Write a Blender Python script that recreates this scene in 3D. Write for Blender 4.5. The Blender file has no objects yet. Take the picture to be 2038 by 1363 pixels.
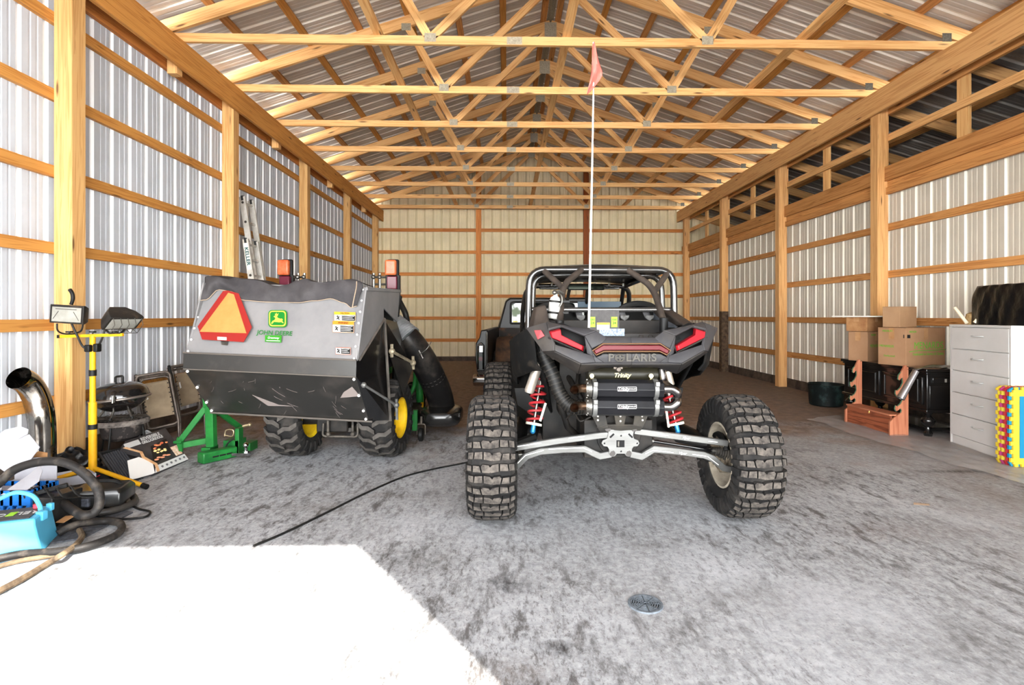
import bpy, math, random
from mathutils import Vector as V, Matrix
random.seed(7)
S = bpy.context.scene
COL = S.collection
PI = math.pi
# ---------------------------------------------------------------- camera
F, CX, CY, HC, YAW = 1060.0, 1030.6, 627.7, 1.2307, -0.0208
cam_d = bpy.data.cameras.new('camera')
cam_d.sensor_width = 36.0
cam_d.lens = F / 2038 * 36
cam_d.shift_x = (1019 - CX) / 2038
cam_d.shift_y = (CY - 681.5) / 2038
cam_d.clip_start = 0.05
cam = bpy.data.objects.new('camera', cam_d)
COL.objects.link(cam)
cam.location = (0, 0, HC)
cam.rotation_euler = (PI / 2, 0, YAW)
S.camera = cam
CS, SN = math.cos(YAW), math.sin(YAW)
def at(px, py, Y):
    """point of the place that the photograph shows at pixel (px, py), Y metres into the building"""
    u = (px - CX) / F; v = (py - CY) / F
    d = Y / (SN * u + CS)
    return V(((CS * u - SN) * d, Y, HC - v * d))
def flr(px, py, z=0.0):
    """the same, on the horizontal plane at height z"""
    u = (px - CX) / F; v = (py - CY) / F
    d = (HC - z) / v
    return V(((CS * u - SN) * d, (SN * u + CS) * d, z))
def onx(px, py, X):
    """the same, on the wall plane at X"""
    u = (px - CX) / F; v = (py - CY) / F
    d = X / (CS * u - SN)
    return V((X, (SN * u + CS) * d, HC - v * d))
# ---------------------------------------------------------------- colour helpers
def lin(c):
    c = c / 255.0
    return c / 12.92 if c <= 0.04045 else ((c + 0.055) / 1.055) ** 2.4
def rgb(c):
    return (lin(c[0]), lin(c[1]), lin(c[2]), 1.0)
# ---------------------------------------------------------------- sky, sun, exposure
S.view_settings.view_transform = 'Standard'
S.view_settings.look = 'None'
S.view_settings.gamma = 1
S.view_settings.use_curve_mapping = False
S.view_settings.exposure = 0.38
W = bpy.data.worlds.new('daylight')
S.world = W
W.use_nodes = True
nt = W.node_tree
nt.nodes.clear()
def N(t, k, **kw):
    n = t.nodes.new(k)
    for a, b in kw.items():
        setattr(n, a, b)
    return n
def world():
    L = nt.links.new
    tc = N(nt, 'ShaderNodeTexCoord')
    sep = N(nt, 'ShaderNodeSeparateXYZ')
    L(tc.outputs['Generated'], sep.inputs[0])
    # bright hazy horizon and sunlit yard in front of the open doors (towards -Y), weaker elsewhere
    ry = N(nt, 'ShaderNodeMapRange'); ry.interpolation_type = 'SMOOTHSTEP'
    ry.inputs[1].default_value = 0.50; ry.inputs[2].default_value = -1.0; ry.inputs[3].default_value = 0.0; ry.inputs[4].default_value = 1.0
    L(sep.outputs[1], ry.inputs[0])
    p = N(nt, 'ShaderNodeMath', operation='POWER'); p.inputs[1].default_value = 2.2
    L(ry.outputs[0], p.inputs[0])
    az = N(nt, 'ShaderNodeMath', operation='ABSOLUTE'); L(sep.outputs[2], az.inputs[0])
    el = N(nt, 'ShaderNodeMapRange'); el.interpolation_type = 'SMOOTHSTEP'
    el.inputs[1].default_value = -0.25; el.inputs[2].default_value = 0.45; el.inputs[3].default_value = 1.5; el.inputs[4].default_value = 0.17
    L(sep.outputs[2], el.inputs[0])
    m = N(nt, 'ShaderNodeMath', operation='MULTIPLY'); L(p.outputs[0], m.inputs[0]); L(el.outputs[0], m.inputs[1])
    nz = N(nt, 'ShaderNodeTexNoise'); nz.inputs['Scale'].default_value = 80; nz.inputs['Detail'].default_value = 4
    L(tc.outputs['Generated'], nz.inputs['Vector'])
    cr = N(nt, 'ShaderNodeValToRGB')
    cr.color_ramp.elements[0].position = 0.40; cr.color_ramp.elements[0].color = (0.16, 0.20, 0.12, 1)
    cr.color_ramp.elements[1].position = 0.54; cr.color_ramp.elements[1].color = (1.0, 1.0, 1.02, 1)
    tl = N(nt, 'ShaderNodeMapRange'); tl.inputs[1].default_value = 0.10; tl.inputs[2].default_value = 0.25; tl.inputs[3].default_value = 0.0; tl.inputs[4].default_value = 0.25
    L(az.outputs[0], tl.inputs[0])
    ta = N(nt, 'ShaderNodeMath', operation='ADD'); L(nz.outputs[0], ta.inputs[0]); L(tl.outputs[0], ta.inputs[1])
    L(ta.outputs[0], cr.inputs[0])
    b1 = N(nt, 'ShaderNodeBackground'); L(cr.outputs[0], b1.inputs[0])
    st = N(nt, 'ShaderNodeMath', operation='MULTIPLY'); st.inputs[1].default_value = SKY_LOBE; L(m.outputs[0], st.inputs[0])
    L(st.outputs[0], b1.inputs[1])
    b2 = N(nt, 'ShaderNodeBackground'); b2.inputs[0].default_value = (0.80, 0.90, 1.0, 1); b2.inputs[1].default_value = SKY_BASE
    ad = N(nt, 'ShaderNodeAddShader'); L(b1.outputs[0], ad.inputs[0]); L(b2.outputs[0], ad.inputs[1])
    o = N(nt, 'ShaderNodeOutputWorld'); L(ad.outputs[0], o.inputs[0])
SKY_LOBE, SKY_BASE = 30.0, 1.2
world()
SUN_EL = math.radians(40)
sd = V((-0.584 * math.cos(SUN_EL), 0.812 * math.cos(SUN_EL), -math.sin(SUN_EL)))
sun_d = bpy.data.lights.new('sun', 'SUN')
sun_d.energy = 18.0
sun_d.angle = math.radians(0.5)
sun_d.color = (1.0, 0.95, 0.87)
sun = bpy.data.objects.new('sun', sun_d)
COL.objects.link(sun)
sun.rotation_euler = sd.to_track_quat('-Z', 'Y').to_euler()
sun.location = (4, -6, 8)
# ---------------------------------------------------------------- materials
MATS = {}
def newmat(name):
    m = bpy.data.materials.new(name)
    m.use_nodes = True
    t = m.node_tree
    b = t.nodes['Principled BSDF']
    return m, t, b
def mat(name, c, c2=None, sc=6.0, lo=0.35, hi=0.65, rough=0.5, metal=0.0, bump=0.0, bs=60.0, st=(1, 1, 1), coat=0.0, r2=None, det=5.0, spec=None, trans=0.0, emit=0.0):
    """painted, plastic, rubber or metal surface with a patchy second colour (dust, wear)"""
    if name in MATS: return MATS[name]
    m, t, b = newmat(name)
    L = t.links.new
    b.inputs['Base Color'].default_value = rgb(c)
    b.inputs['Roughness'].default_value = rough
    b.inputs['Metallic'].default_value = metal
    b.inputs['Coat Weight'].default_value = coat
    if trans: b.inputs['Transmission Weight'].default_value = trans
    b.inputs['Specular IOR Level'].default_value = spec if spec is not None else (0.5 if coat or metal > .5 else 0.2)
    tc = N(t, 'ShaderNodeTexCoord')
    mp = N(t, 'ShaderNodeMapping'); mp.inputs['Scale'].default_value = st
    L(tc.outputs['Object'], mp.inputs[0])
    if c2 is not None:
        nz = N(t, 'ShaderNodeTexNoise'); nz.inputs['Scale'].default_value = sc; nz.inputs['Detail'].default_value = det; nz.inputs['Roughness'].default_value = 0.62
        L(mp.outputs[0], nz.inputs['Vector'])
        r = N(t, 'ShaderNodeMapRange'); r.inputs[1].default_value = lo; r.inputs[2].default_value = hi
        L(nz.outputs[0], r.inputs[0])
        mx = N(t, 'ShaderNodeMix', data_type='RGBA'); mx.inputs[6].default_value = rgb(c); mx.inputs[7].default_value = rgb(c2)
        L(r.outputs[0], mx.inputs[0]); L(mx.outputs[2], b.inputs['Base Color'])
        if r2 is not None:
            rr = N(t, 'ShaderNodeMapRange'); rr.inputs[3].default_value = rough; rr.inputs[4].default_value = r2
            L(r.outputs[0], rr.inputs[0]); L(rr.outputs[0], b.inputs['Roughness'])
    if bump:
        n2 = N(t, 'ShaderNodeTexNoise'); n2.inputs['Scale'].default_value = bs; n2.inputs['Detail'].default_value = 4
        L(mp.outputs[0], n2.inputs['Vector'])
        bp = N(t, 'ShaderNodeBump'); bp.inputs['Strength'].default_value = bump; bp.inputs['Distance'].default_value = 0.01
        L(n2.outputs[0], bp.inputs['Height']); L(bp.outputs[0], b.inputs['Normal'])
    MATS[name] = m
    return m
def wood(name, light, dark, knot=(70, 36, 12), var=0.25, rough=0.6, ring=26.0):
    """sawn softwood: grain along U of the board's own UV map, a few knots, each board its own tone"""
    if name in MATS: return MATS[name]
    m, t, b = newmat(name)
    L = t.links.new
    uv = N(t, 'ShaderNodeUVMap')
    mp = N(t, 'ShaderNodeMapping'); mp.inputs['Scale'].default_value = (0.9, ring, 1)
    L(uv.outputs[0], mp.inputs[0])
    nz = N(t, 'ShaderNodeTexNoise'); nz.inputs['Scale'].default_value = 1.0; nz.inputs['Detail'].default_value = 4; nz.inputs['Distortion'].default_value = 1.1
    L(mp.outputs[0], nz.inputs['Vector'])
    # growth rings
    wv = N(t, 'ShaderNodeMath', operation='MULTIPLY'); wv.inputs[1].default_value = 24
    L(nz.outputs[0], wv.inputs[0])
    sn = N(t, 'ShaderNodeMath', operation='SINE'); L(wv.outputs[0], sn.inputs[0])
    r1 = N(t, 'ShaderNodeMapRange'); r1.inputs[1].default_value = -0.4; r1.inputs[2].default_value = 1.2; r1.inputs[3].default_value = 0; r1.inputs[4].default_value = 0.75
    L(sn.outputs[0], r1.inputs[0])
    mx = N(t, 'ShaderNodeMix', data_type='RGBA'); mx.inputs[6].default_value = rgb(light); mx.inputs[7].default_value = rgb(dark)
    L(r1.outputs[0], mx.inputs[0])
    # knots
    vm = N(t, 'ShaderNodeMapping'); vm.inputs['Scale'].default_value = (1.6, 9.0, 1)
    L(uv.outputs[0], vm.inputs[0])
    vo = N(t, 'ShaderNodeTexVoronoi'); vo.inputs['Scale'].default_value = 1.0
    L(vm.outputs[0], vo.inputs['Vector'])
    r2 = N(t, 'ShaderNodeMapRange'); r2.inputs[1].default_value = 0.05; r2.inputs[2].default_value = 0.13; r2.inputs[3].default_value = 0.85; r2.inputs[4].default_value = 0.0
    L(vo.outputs['Distance'], r2.inputs[0])
    m2 = N(t, 'ShaderNodeMix', data_type='RGBA'); m2.inputs[7].default_value = rgb(knot)
    L(r2.outputs[0], m2.inputs[0]); L(mx.outputs[2], m2.inputs[6])
    # tone per board, big soft stains
    oi = N(t, 'ShaderNodeObjectInfo')
    r3 = N(t, 'ShaderNodeMapRange'); r3.inputs[3].default_value = 1 - var; r3.inputs[4].default_value = 1 + var * 0.6
    L(oi.outputs['Random'], r3.inputs[0])
    hs = N(t, 'ShaderNodeHueSaturation'); L(r3.outputs[0], hs.inputs['Value']); L(m2.outputs[2], hs.inputs['Color'])
    L(hs.outputs[0], b.inputs['Base Color'])
    b.inputs['Roughness'].default_value = rough
    b.inputs['Specular IOR Level'].default_value = 0.25
    MATS[name] = m
    return m
# ---------------------------------------------------------------- mesh builder
def thing(name, label, cat, loc=(0, 0, 0), group=None, rz=0.0, turned=False):
    o = bpy.data.objects.new(name, None)
    COL.objects.link(o)
    o.location = loc
    o.rotation_euler = (0, 0, rz)
    o.empty_display_size = 0.1
    o['label'] = label; o['category'] = cat
    if group: o['group'] = group
    if rz or turned: TURNED.add(o.name)
    return o
TURNED = set()                      # things whose parts are drawn in the thing's own coordinates
def top_of(o):
    while o.parent is not None: o = o.parent
    return o
def tag(o, label, cat, group=None, kind=None):
    o['label'] = label; o['category'] = cat
    if group: o['group'] = group
    if kind: o['kind'] = kind
    return o
def basis(d):
    d = d.normalized()
    a = V((0, 0, 1)) if abs(d.z) < 0.9 else V((1, 0, 0))
    x = a.cross(d).normalized()
    return x, d.cross(x).normalized(), d
class MB:
    def __init__(s):
        s.v = []; s.f = []; s.uv = []; s.mi = []; s.m = 0
    def add(s, vs, fs, uvs=None):
        o = len(s.v)
        s.v += [tuple(p) for p in vs]
        for i, f in enumerate(fs):
            s.f.append([o + k for k in f]); s.mi.append(s.m)
            s.uv.append(uvs[i] if uvs else [(0, 0)] * len(f))
        return s
    def box(s, a, b, R=None, c=None):
        """box between corners a and b; R turns it about c (its centre by default)"""
        x0, x1 = sorted((a[0], b[0])); y0, y1 = sorted((a[1], b[1])); z0, z1 = sorted((a[2], b[2]))
        p = [V((x, y, z)) for z in (z0, z1) for y in (y0, y1) for x in (x0, x1)]
        if R is not None:
            c = V(c) if c is not None else V(((x0 + x1) / 2, (y0 + y1) / 2, (z0 + z1) / 2))
            p = [R @ (q - c) + c for q in p]
        return s.add(p, [(0, 2, 3, 1), (4, 5, 7, 6), (0, 1, 5, 4), (2, 6, 7, 3), (0, 4, 6, 2), (1, 3, 7, 5)])
    def board(s, p0, p1, w, t, up=(0, 0, 1)):
        """sawn board from p0 to p1 (centre line), w along up, t across, with a grain UV map"""
        p0, p1, up = V(p0), V(p1), V(up)
        d = p1 - p0; L = d.length; d.normalize()
        sd_ = d.cross(up).normalized(); up = sd_.cross(d).normalized()
        a, b = up * w / 2, sd_ * t / 2
        P = [p0 - a - b, p0 - a + b, p0 + a + b, p0 + a - b, p1 - a - b, p1 - a + b, p1 + a + b, p1 + a - b]
        o = random.random() * 50; q = random.random() * 50
        fs = [(0, 1, 5, 4), (1, 2, 6, 5), (2, 3, 7, 6), (3, 0, 4, 7), (0, 3, 2, 1), (4, 5, 6, 7)]
        uv = []
        for k, ww in enumerate((t, w, t, w)):
            y = q + k * 0.37
            uv.append([(o, y), (o, y + ww), (o + L, y + ww), (o + L, y)])
        uv.append([(o, q), (o + w * .2, q), (o + w * .2, q + t), (o, q + t)]); uv.append([(o, q), (o + t * .2, q), (o + t * .2, q + w), (o, q + w)])
        return s.add(P, fs, uv)
    def tube(s, pts, r, n=10, closed=False, caps=True):
        pts = [V(p) for p in pts]
        m = len(pts)
        rr = r if isinstance(r, (list, tuple)) else [r] * m
        T = []
        for i in range(m):
            a = pts[(i - 1) % m] if (closed or i) else pts[i]
            b = pts[(i + 1) % m] if (closed or i < m - 1) else pts[i]
            T.append((b - a).normalized())
        x, y, _ = basis(T[0])
        vs = []
        for i in range(m):
            if i:
                q = T[i - 1].rotation_difference(T[i])
                x = q @ x
            x = (x - T[i] * x.dot(T[i])).normalized(); y = T[i].cross(x)
            for k in range(n):
                a = 2 * PI * k / n
                vs.append(pts[i] + (x * math.cos(a) + y * math.sin(a)) * rr[i])
        fs = []
        for i in range(m if closed else m - 1):
            j = (i + 1) % m
            for k in range(n):
                l = (k + 1) % n
                fs.append((i * n + k, i * n + l, j * n + l, j * n + k))
        if caps and not closed:
            fs.append(tuple(range(n - 1, -1, -1))); fs.append(tuple((m - 1) * n + k for k in range(n)))
        return s.add(vs, fs)
    def cyl(s, a, b, r, r2=None, n=16, caps=True):
        return s.tube([a, b], [r, r if r2 is None else r2], n, False, caps)
    def lathe(s, prof, o=(0, 0, 0), ax=(0, 0, 1), n=24, a0=0.0, a1=None):
        """(radius, height) profile turned about the axis ax through o"""
        x, y, z = basis(V(ax)); o = V(o)
        full = a1 is None
        a1 = a0 + 2 * PI if full else a1
        k = n if full else n + 1
        vs = []
        for r, h in prof:
            for i in range(k):
                a = a0 + (a1 - a0) * i / n
                vs.append(o + z * h + (x * math.cos(a) + y * math.sin(a)) * r)
        fs = []
        for j in range(len(prof) - 1):
            for i in range(n):
                l = (i + 1) % k
                fs.append((j * k + i, j * k + l, (j + 1) * k + l, (j + 1) * k + i))
        return s.add(vs, fs)
    def ball(s, c, r, n=16, m=10):
        r = V((r, r, r)) if not hasattr(r, '__len__') else V(r)
        vs = [V(c) + V((0, 0, -r.z))]
        for j in range(1, m):
            t = -PI / 2 + PI * j / m
            for i in range(n):
                a = 2 * PI * i / n
                vs.append(V(c) + V((r.x * math.cos(t) * math.cos(a), r.y * math.cos(t) * math.sin(a), r.z * math.sin(t))))
        vs.append(V(c) + V((0, 0, r.z)))
        fs = [(0, 1 + (i + 1) % n, 1 + i) for i in range(n)]
        for j in range(m - 2):
            for i in range(n):
                a = 1 + j * n; l = (i + 1) % n
                fs.append((a + i, a + l, a + n + l, a + n + i))
        e = len(vs) - 1; a = 1 + (m - 2) * n
        fs += [(a + i, a + (i + 1) % n, e) for i in range(n)]
        return s.add(vs, fs)
    def prism(s, front, off):
        """solid between the polygon front (3-D points) and its copy moved by off"""
        front = [V(p) for p in front]; off = V(off); n = len(front)
        vs = front + [p + off for p in front]
        fs = [tuple(range(n)), tuple(range(2 * n - 1, n - 1, -1))]
        fs += [(i, i + n, (i + 1) % n + n, (i + 1) % n) for i in range(n)]
        fs = [tuple(reversed(f)) for f in fs] if False else fs
        return s.add(vs, fs)
    def loft(s, rings, caps=True, closed=True):
        n = len(rings[0]); vs = [p for r in rings for p in r]; fs = []
        for j in range(len(rings) - 1):
            for i in range(n if closed else n - 1):
                l = (i + 1) % n
                fs.append((j * n + i, j * n + l, (j + 1) * n + l, (j + 1) * n + i))
        if caps:
            fs.append(tuple(range(n - 1, -1, -1))); fs.append(tuple((len(rings) - 1) * n + k for k in range(n)))
        return s.add(vs, fs)
    def grid(s, fn, nu, nv):
        vs = [fn(i / nu, j / nv) for j in range(nv + 1) for i in range(nu + 1)]
        k = nu + 1
        fs = [(j * k + i, j * k + i + 1, (j + 1) * k + i + 1, (j + 1) * k + i) for j in range(nv) for i in range(nu)]
        uv = [[(i / nu, j / nv), ((i + 1) / nu, j / nv), ((i + 1) / nu, (j + 1) / nv), (i / nu, (j + 1) / nv)] for j in range(nv) for i in range(nu)]
        return s.add(vs, fs, uv)
    def xf(s, M, i0=0):
        for i in range(i0, len(s.v)):
            s.v[i] = tuple(M @ V(s.v[i]))
        return s
    def build(s, name, mats, parent=None, origin=None, bevel=0.0, seg=2, sub=0, solid=0.0, ang=0.7, local=False, flip=True):
        if parent is not None and top_of(parent).name in TURNED: local = True
        o0 = V(origin) if origin is not None else (V((0, 0, 0)) if local or parent is None else world_loc(parent))
        me = bpy.data.meshes.new(name)
        me.from_pydata([tuple(V(p) - o0) for p in s.v], [], s.f)
        uvl = me.uv_layers.new(name='UVMap')
        k = 0
        for f in s.uv:
            for c in f:
                uvl.data[k].uv = c; k += 1
        mats = mats if isinstance(mats, (list, tuple)) else [mats]
        for m in mats: me.materials.append(m)
        for p, i in zip(me.polygons, s.mi): p.material_index = i
        if flip:
            import bmesh
            bm = bmesh.new(); bm.from_mesh(me)
            bmesh.ops.recalc_face_normals(bm, faces=bm.faces)
            bm.to_mesh(me); bm.free()
        me.polygons.foreach_set('use_smooth', [True] * len(me.polygons))
        me.set_sharp_from_angle(angle=ang)
        me.update()
        ob = bpy.data.objects.new(name, me)
        COL.objects.link(ob)
        if parent is not None:
            ob.parent = parent
            if origin is not None:
                ob.location = o0 if local else o0 - world_loc(parent)
        elif origin is not None:
            ob.location = o0
        if solid:
            md = ob.modifiers.new('thickness', 'SOLIDIFY'); md.thickness = solid; md.offset = 0
        if bevel:
            md = ob.modifiers.new('edge', 'BEVEL'); md.width = bevel; md.segments = seg; md.limit_method = 'ANGLE'; md.angle_limit = 0.6
        if sub:
            md = ob.modifiers.new('smooth', 'SUBSURF'); md.levels = sub; md.render_levels = sub
        return ob
def world_loc(o):
    p = V(o.location); q = o.parent
    while q is not None:
        p = p + V(q.location); q = q.parent
    return p
def dup(root, loc=None, rot=None, label=None):
    r = root.copy(); COL.objects.link(r)
    if loc is not None: r.location = loc
    if rot is not None: r.rotation_euler = rot
    if label: r['label'] = label
    for ch in list(root.children):
        c = ch.copy(); COL.objects.link(c); c.parent = r
        for g in list(ch.children):
            d = g.copy(); COL.objects.link(d); d.parent = c
    return r
def text(name, s, size, o, ux, uy, m, parent=None, ext=0.0006, align='CENTER', sx=1.0, shear=0.0, bold=0.0):
    """raised lettering: baseline direction ux, up direction uy, anchored at o"""
    cu = bpy.data.curves.new(name, 'FONT')
    cu.body = s; cu.size = size; cu.align_x = align; cu.align_y = 'CENTER'; cu.extrude = ext; cu.shear = shear; cu.offset = bold
    ob = bpy.data.objects.new(name, cu)
    COL.objects.link(ob)
    dg = bpy.context.evaluated_depsgraph_get()
    me = bpy.data.meshes.new_from_object(ob.evaluated_get(dg))
    bpy.data.objects.remove(ob); bpy.data.curves.remove(cu)
    ux = V(ux).normalized(); uy = V(uy).normalized(); uz = ux.cross(uy)
    M_ = Matrix((ux * sx, uy, uz)).transposed().to_4x4()
    base = V(o) - (world_loc(parent) if parent is not None and top_of(parent).name not in TURNED else V((0, 0, 0)))
    me.transform(Matrix.Translation(base) @ M_)
    me.materials.clear(); me.materials.append(m)
    me.name = name
    r = bpy.data.objects.new(name, me)
    COL.objects.link(r)
    if parent is not None: r.parent = parent
    return r
def curve_pts(ctrl, n=8, closed=False):
    """Catmull-Rom through the control points"""
    c = [V(p) for p in ctrl]; out = []; m = len(c)
    rng = range(m) if closed else range(m - 1)
    for i in rng:
        p0 = c[(i - 1) % m] if (closed or i) else c[0]
        p1 = c[i]; p2 = c[(i + 1) % m]
        p3 = c[(i + 2) % m] if (closed or i + 2 < m) else c[-1]
        for k in range(n):
            t = k / n
            out.append(0.5 * ((2 * p1) + (p2 - p0) * t + (2 * p0 - 5 * p1 + 4 * p2 - p3) * t * t + (3 * p1 - p0 - 3 * p2 + p3) * t ** 3))
    if not closed: out.append(c[-1])
    return out
def fillet(pts, r, n=5):
    """polyline with rounded corners"""
    P = [V(p) for p in pts]; out = [P[0]]
    for i in range(1, len(P) - 1):
        a, b, c = P[i - 1], P[i], P[i + 1]
        u = (a - b); w = (c - b); lu, lw = u.length, w.length
        k = min(r, lu * .48, lw * .48)
        s0 = b + u / lu * k; s1 = b + w / lw * k
        for j in range(n + 1):
            t = j / n
            out.append(s0 * (1 - t) ** 2 + b * 2 * t * (1 - t) + s1 * t * t)
    out.append(P[-1])
    return out
# ================================================================ the building
AL, AR, H = 3.337, 4.658, 4.064           # faces of the two header beams, underside of the trusses
YB = 14.47                                 # back wall girts
YF = -0.35                                 # front wall
RX = (AR - AL) / 2                         # ridge
PL = -(AL + 0.038 + 0.14 + 0.038)          # wall panel planes
PR = AR + 0.038 + 0.14 + 0.038
w_pale = wood('pine_pale', (232, 184, 122), (204, 140, 76), var=.16)
w_gold = wood('pine_gold', (198, 140, 72), (164, 104, 46), var=.18)
w_post = wood('post_wood', (212, 168, 110), (176, 124, 68), var=.10)
w_rpost = wood('post_brown', (220, 170, 112), (184, 128, 74), var=.10)
w_deep = wood('pine_deep', (206, 132, 66), (168, 92, 36), var=.2)
w_right = wood('pine_brown', (200, 142, 84), (152, 94, 48), var=.18)
m_plate = mat('galvanised_plate', (178, 168, 146), (146, 138, 120), sc=60, rough=.5, metal=.1)
def panel_mat(name, base, rib, dirt=None):
    return (mat(name, base, tuple(int(c * .93) for c in base), sc=1.5, rough=.68, spec=.25, bump=.04, bs=8),
            mat(name + '_rib', rib, rough=.6, spec=.3))
p_left = panel_mat('steel_left', (192, 196, 203), (246, 248, 250))
p_right = panel_mat('steel_right', (204, 194, 178), (236, 230, 216))
p_back = panel_mat('steel_back', (236, 221, 184), (212, 196, 156))
p_roof = panel_mat('steel_roof', (200, 190, 178), (236, 228, 214))
def ribs(L):
    """steel sheet section seen from inside: (distance along, depth outwards, is rib)"""
    out = [(0, 0, 0)]; x = 0.0; P = 0.2286
    while x < L - 1e-6:
        for a, d, k in ((0.036, 0, 0), (0.042, .004, 0), (0.054, .004, 0), (0.060, 0, 0), (0.098, 0, 0), (0.104, .004, 0), (0.116, .004, 0), (0.122, 0, 0),
                        (0.160, 0, 0), (0.172, .019, 1), (0.198, .019, 1), (0.210, 0, 1), (P, 0, 0)):
            if x + a >= L:
                out.append((L, 0, 0)); return out
            out.append((x + a, d, k))
        x += P
    return out
def sheet(mb, o, along, up, outw, L, hfun, off=0.0):
    """ribbed sheet: origin o, ribs repeat along `along`, run along `up` for hfun(s)=(lo,hi)"""
    o, along, up, outw = V(o), V(along), V(up), V(outw)
    pr = ribs(L)
    vs = []
    for s_, d, k in pr:
        lo, hi = hfun(s_)
        vs += [o + along * s_ + outw * d + up * lo, o + along * s_ + outw * d + up * hi]
    for i in range(len(pr) - 1):
        mb.m = 1 if pr[i + 1][2] and pr[i][2] or (pr[i + 1][2] and not pr[i][2]) else 0
        mb.add([vs[2 * i], vs[2 * i + 2], vs[2 * i + 3], vs[2 * i + 1]], [(0, 1, 2, 3)])
def struct(o):
    o['kind'] = 'structure'
    return o
SL = 1 / 3.0                                # roof pitch
def roof_z(x, d=0.0):                       # top of the top chords
    return 5.69 - abs(x - RX) * SL + d
# ---- floor
def floor_mat():
    m, t, b = newmat('stained_concrete')
    L = t.links.new
    tc = N(t, 'ShaderNodeTexCoord')
    def noise(sc, det, st=(1, 1, 1), rz=0.0, dist=0.0, ro=.6):
        mp = N(t, 'ShaderNodeMapping'); mp.inputs['Scale'].default_value = st; mp.inputs['Rotation'].default_value = (0, 0, rz)
        L(tc.outputs['Object'], mp.inputs[0])
        n = N(t, 'ShaderNodeTexNoise'); n.inputs['Scale'].default_value = sc; n.inputs['Detail'].default_value = det; n.inputs['Roughness'].default_value = ro; n.inputs['Distortion'].default_value = dist
        L(mp.outputs[0], n.inputs['Vector']); return n.outputs[0]
    def rng(x, a, b_, c=0.0, d=1.0):
        r = N(t, 'ShaderNodeMapRange'); r.inputs[1].default_value = a; r.inputs[2].default_value = b_; r.inputs[3].default_value = c; r.inputs[4].default_value = d
        L(x, r.inputs[0]); return r.outputs[0]
    def mix(f, a, b_):
        x = N(t, 'ShaderNodeMix', data_type='RGBA')
        if isinstance(f, float): x.inputs[0].default_value = f
        else: L(f, x.inputs[0])
        for i, c in ((6, a), (7, b_)):
            if isinstance(c, tuple): x.inputs[i].default_value = rgb(c)
            else: L(c, x.inputs[i])
        return x.outputs[2]
    def mul(a, b_):
        x = N(t, 'ShaderNodeMath', operation='MULTIPLY')
        for i, c in enumerate((a, b_)):
            if isinstance(c, float): x.inputs[i].default_value = c
            else: L(c, x.inputs[i])
        return x.outputs[0]
    sep = N(t, 'ShaderNodeSeparateXYZ'); L(tc.outputs['Object'], sep.inputs[0])
    fine = noise(26, 6, ro=.75)
    c = mix(rng(fine, .3, .7), (124, 126, 129), (180, 182, 185))
    pale = noise(1.3, 4, dist=.5)
    c = mix(rng(pale, .5, .72, 0, .55), c, (194, 197, 202))
    scuff = noise(13, 8, (1, .34, 1), .55, .3, .74)      # scuffed dark dirt with a direction
    patch = noise(.75, 3, (1, 1, 1), 0, .3)
    f1 = mul(rng(scuff, .50, .62), rng(patch, .36, .56, .12, 1))
    c = mix(mul(f1, .85), c, (62, 58, 56))
    sc2 = noise(46, 6, (1, .45, 1), .5, .3, .78)
    c = mix(mul(mul(rng(sc2, .52, .62), rng(patch, .30, .6, .25, 1)), .7), c, (58, 54, 52))
    speck = noise(60, 3, ro=.6)
    c = mix(mul(rng(speck, .60, .70), .5), c, (86, 80, 78))
    oil = noise(2.1, 6, (1, .5, 1), -.4, .8, .7)
    c = mix(mul(rng(oil, .62, .74), .75), c, (58, 54, 54))
    # brown soil carried in, thick towards the back
    soil = noise(1.1, 6, ro=.65)
    depth = rng(sep.outputs[1], 3.6, 8.0, -.30, .55)
    ad = N(t, 'ShaderNodeMath', operation='ADD'); L(soil, ad.inputs[0]); L(depth, ad.inputs[1])
    sc_ = mix(rng(noise(9, 6, ro=.7), .35, .65), (98, 74, 56), (146, 120, 98))
    c = mix(mul(rng(ad.outputs[0], .42, .72), .93), c, sc_)
    right = rng(sep.outputs[0], 1.2, 4.2, -.35, .16)
    ad2 = N(t, 'ShaderNodeMath', operation='ADD'); L(noise(1.7, 6, (1, .6, 1), .6, .4), ad2.inputs[0]); L(right, ad2.inputs[1])
    c = mix(mul(rng(ad2.outputs[0], .40, .66), .55), c, (112, 98, 90))
    # tyre marks, smears, stains and darker patches at set places, one under the buggy
    grit = rng(noise(30, 6, (1, .5, 1), .5, .3, .75), .40, .62, .15, 1)
    for px, py, rx, ry, k, col in ((830, 1115, .22, .16, .6, (52, 48, 44)), (1010, 1165, .13, .10, .9, (36, 34, 36)), (1115, 1292, .09, .05, .95, (30, 29, 32)), (1500, 1185, .30, .14, .5, (70, 64, 58)), (1612, 1108, .08, .04, .9, (34, 32, 34)),
                                   (1905, 938, .38, .05, .95, (40, 32, 28)), (1290, 1085, .12, .05, .6, (70, 66, 64)), (1790, 1055, .45, .16, .5, (92, 74, 68)), (1960, 1290, .28, .20, .6, (64, 60, 58)), (1180, 985, .55, .16, .55, (72, 64, 58)), (620, 1010, .30, .12, .5, (84, 76, 68)), (760, 985, .5, .10, .4, (96, 88, 82)), (1020, 1340, .16, .10, .6, (84, 70, 60))):
        q = flr(px, py)
        mp = N(t, 'ShaderNodeMapping'); mp.inputs['Location'].default_value = (-q.x / rx, -q.y / ry, 0); mp.inputs['Scale'].default_value = (1 / rx, 1 / ry, 0)
        L(tc.outputs['Object'], mp.inputs[0])
        ln = N(t, 'ShaderNodeVectorMath', operation='LENGTH'); L(mp.outputs[0], ln.inputs[0])
        c = mix(mul(mul(rng(ln.outputs['Value'], 1.3, .2, 0, 1), grit), k), c, col)
    L(c, b.inputs['Base Color'])
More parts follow.
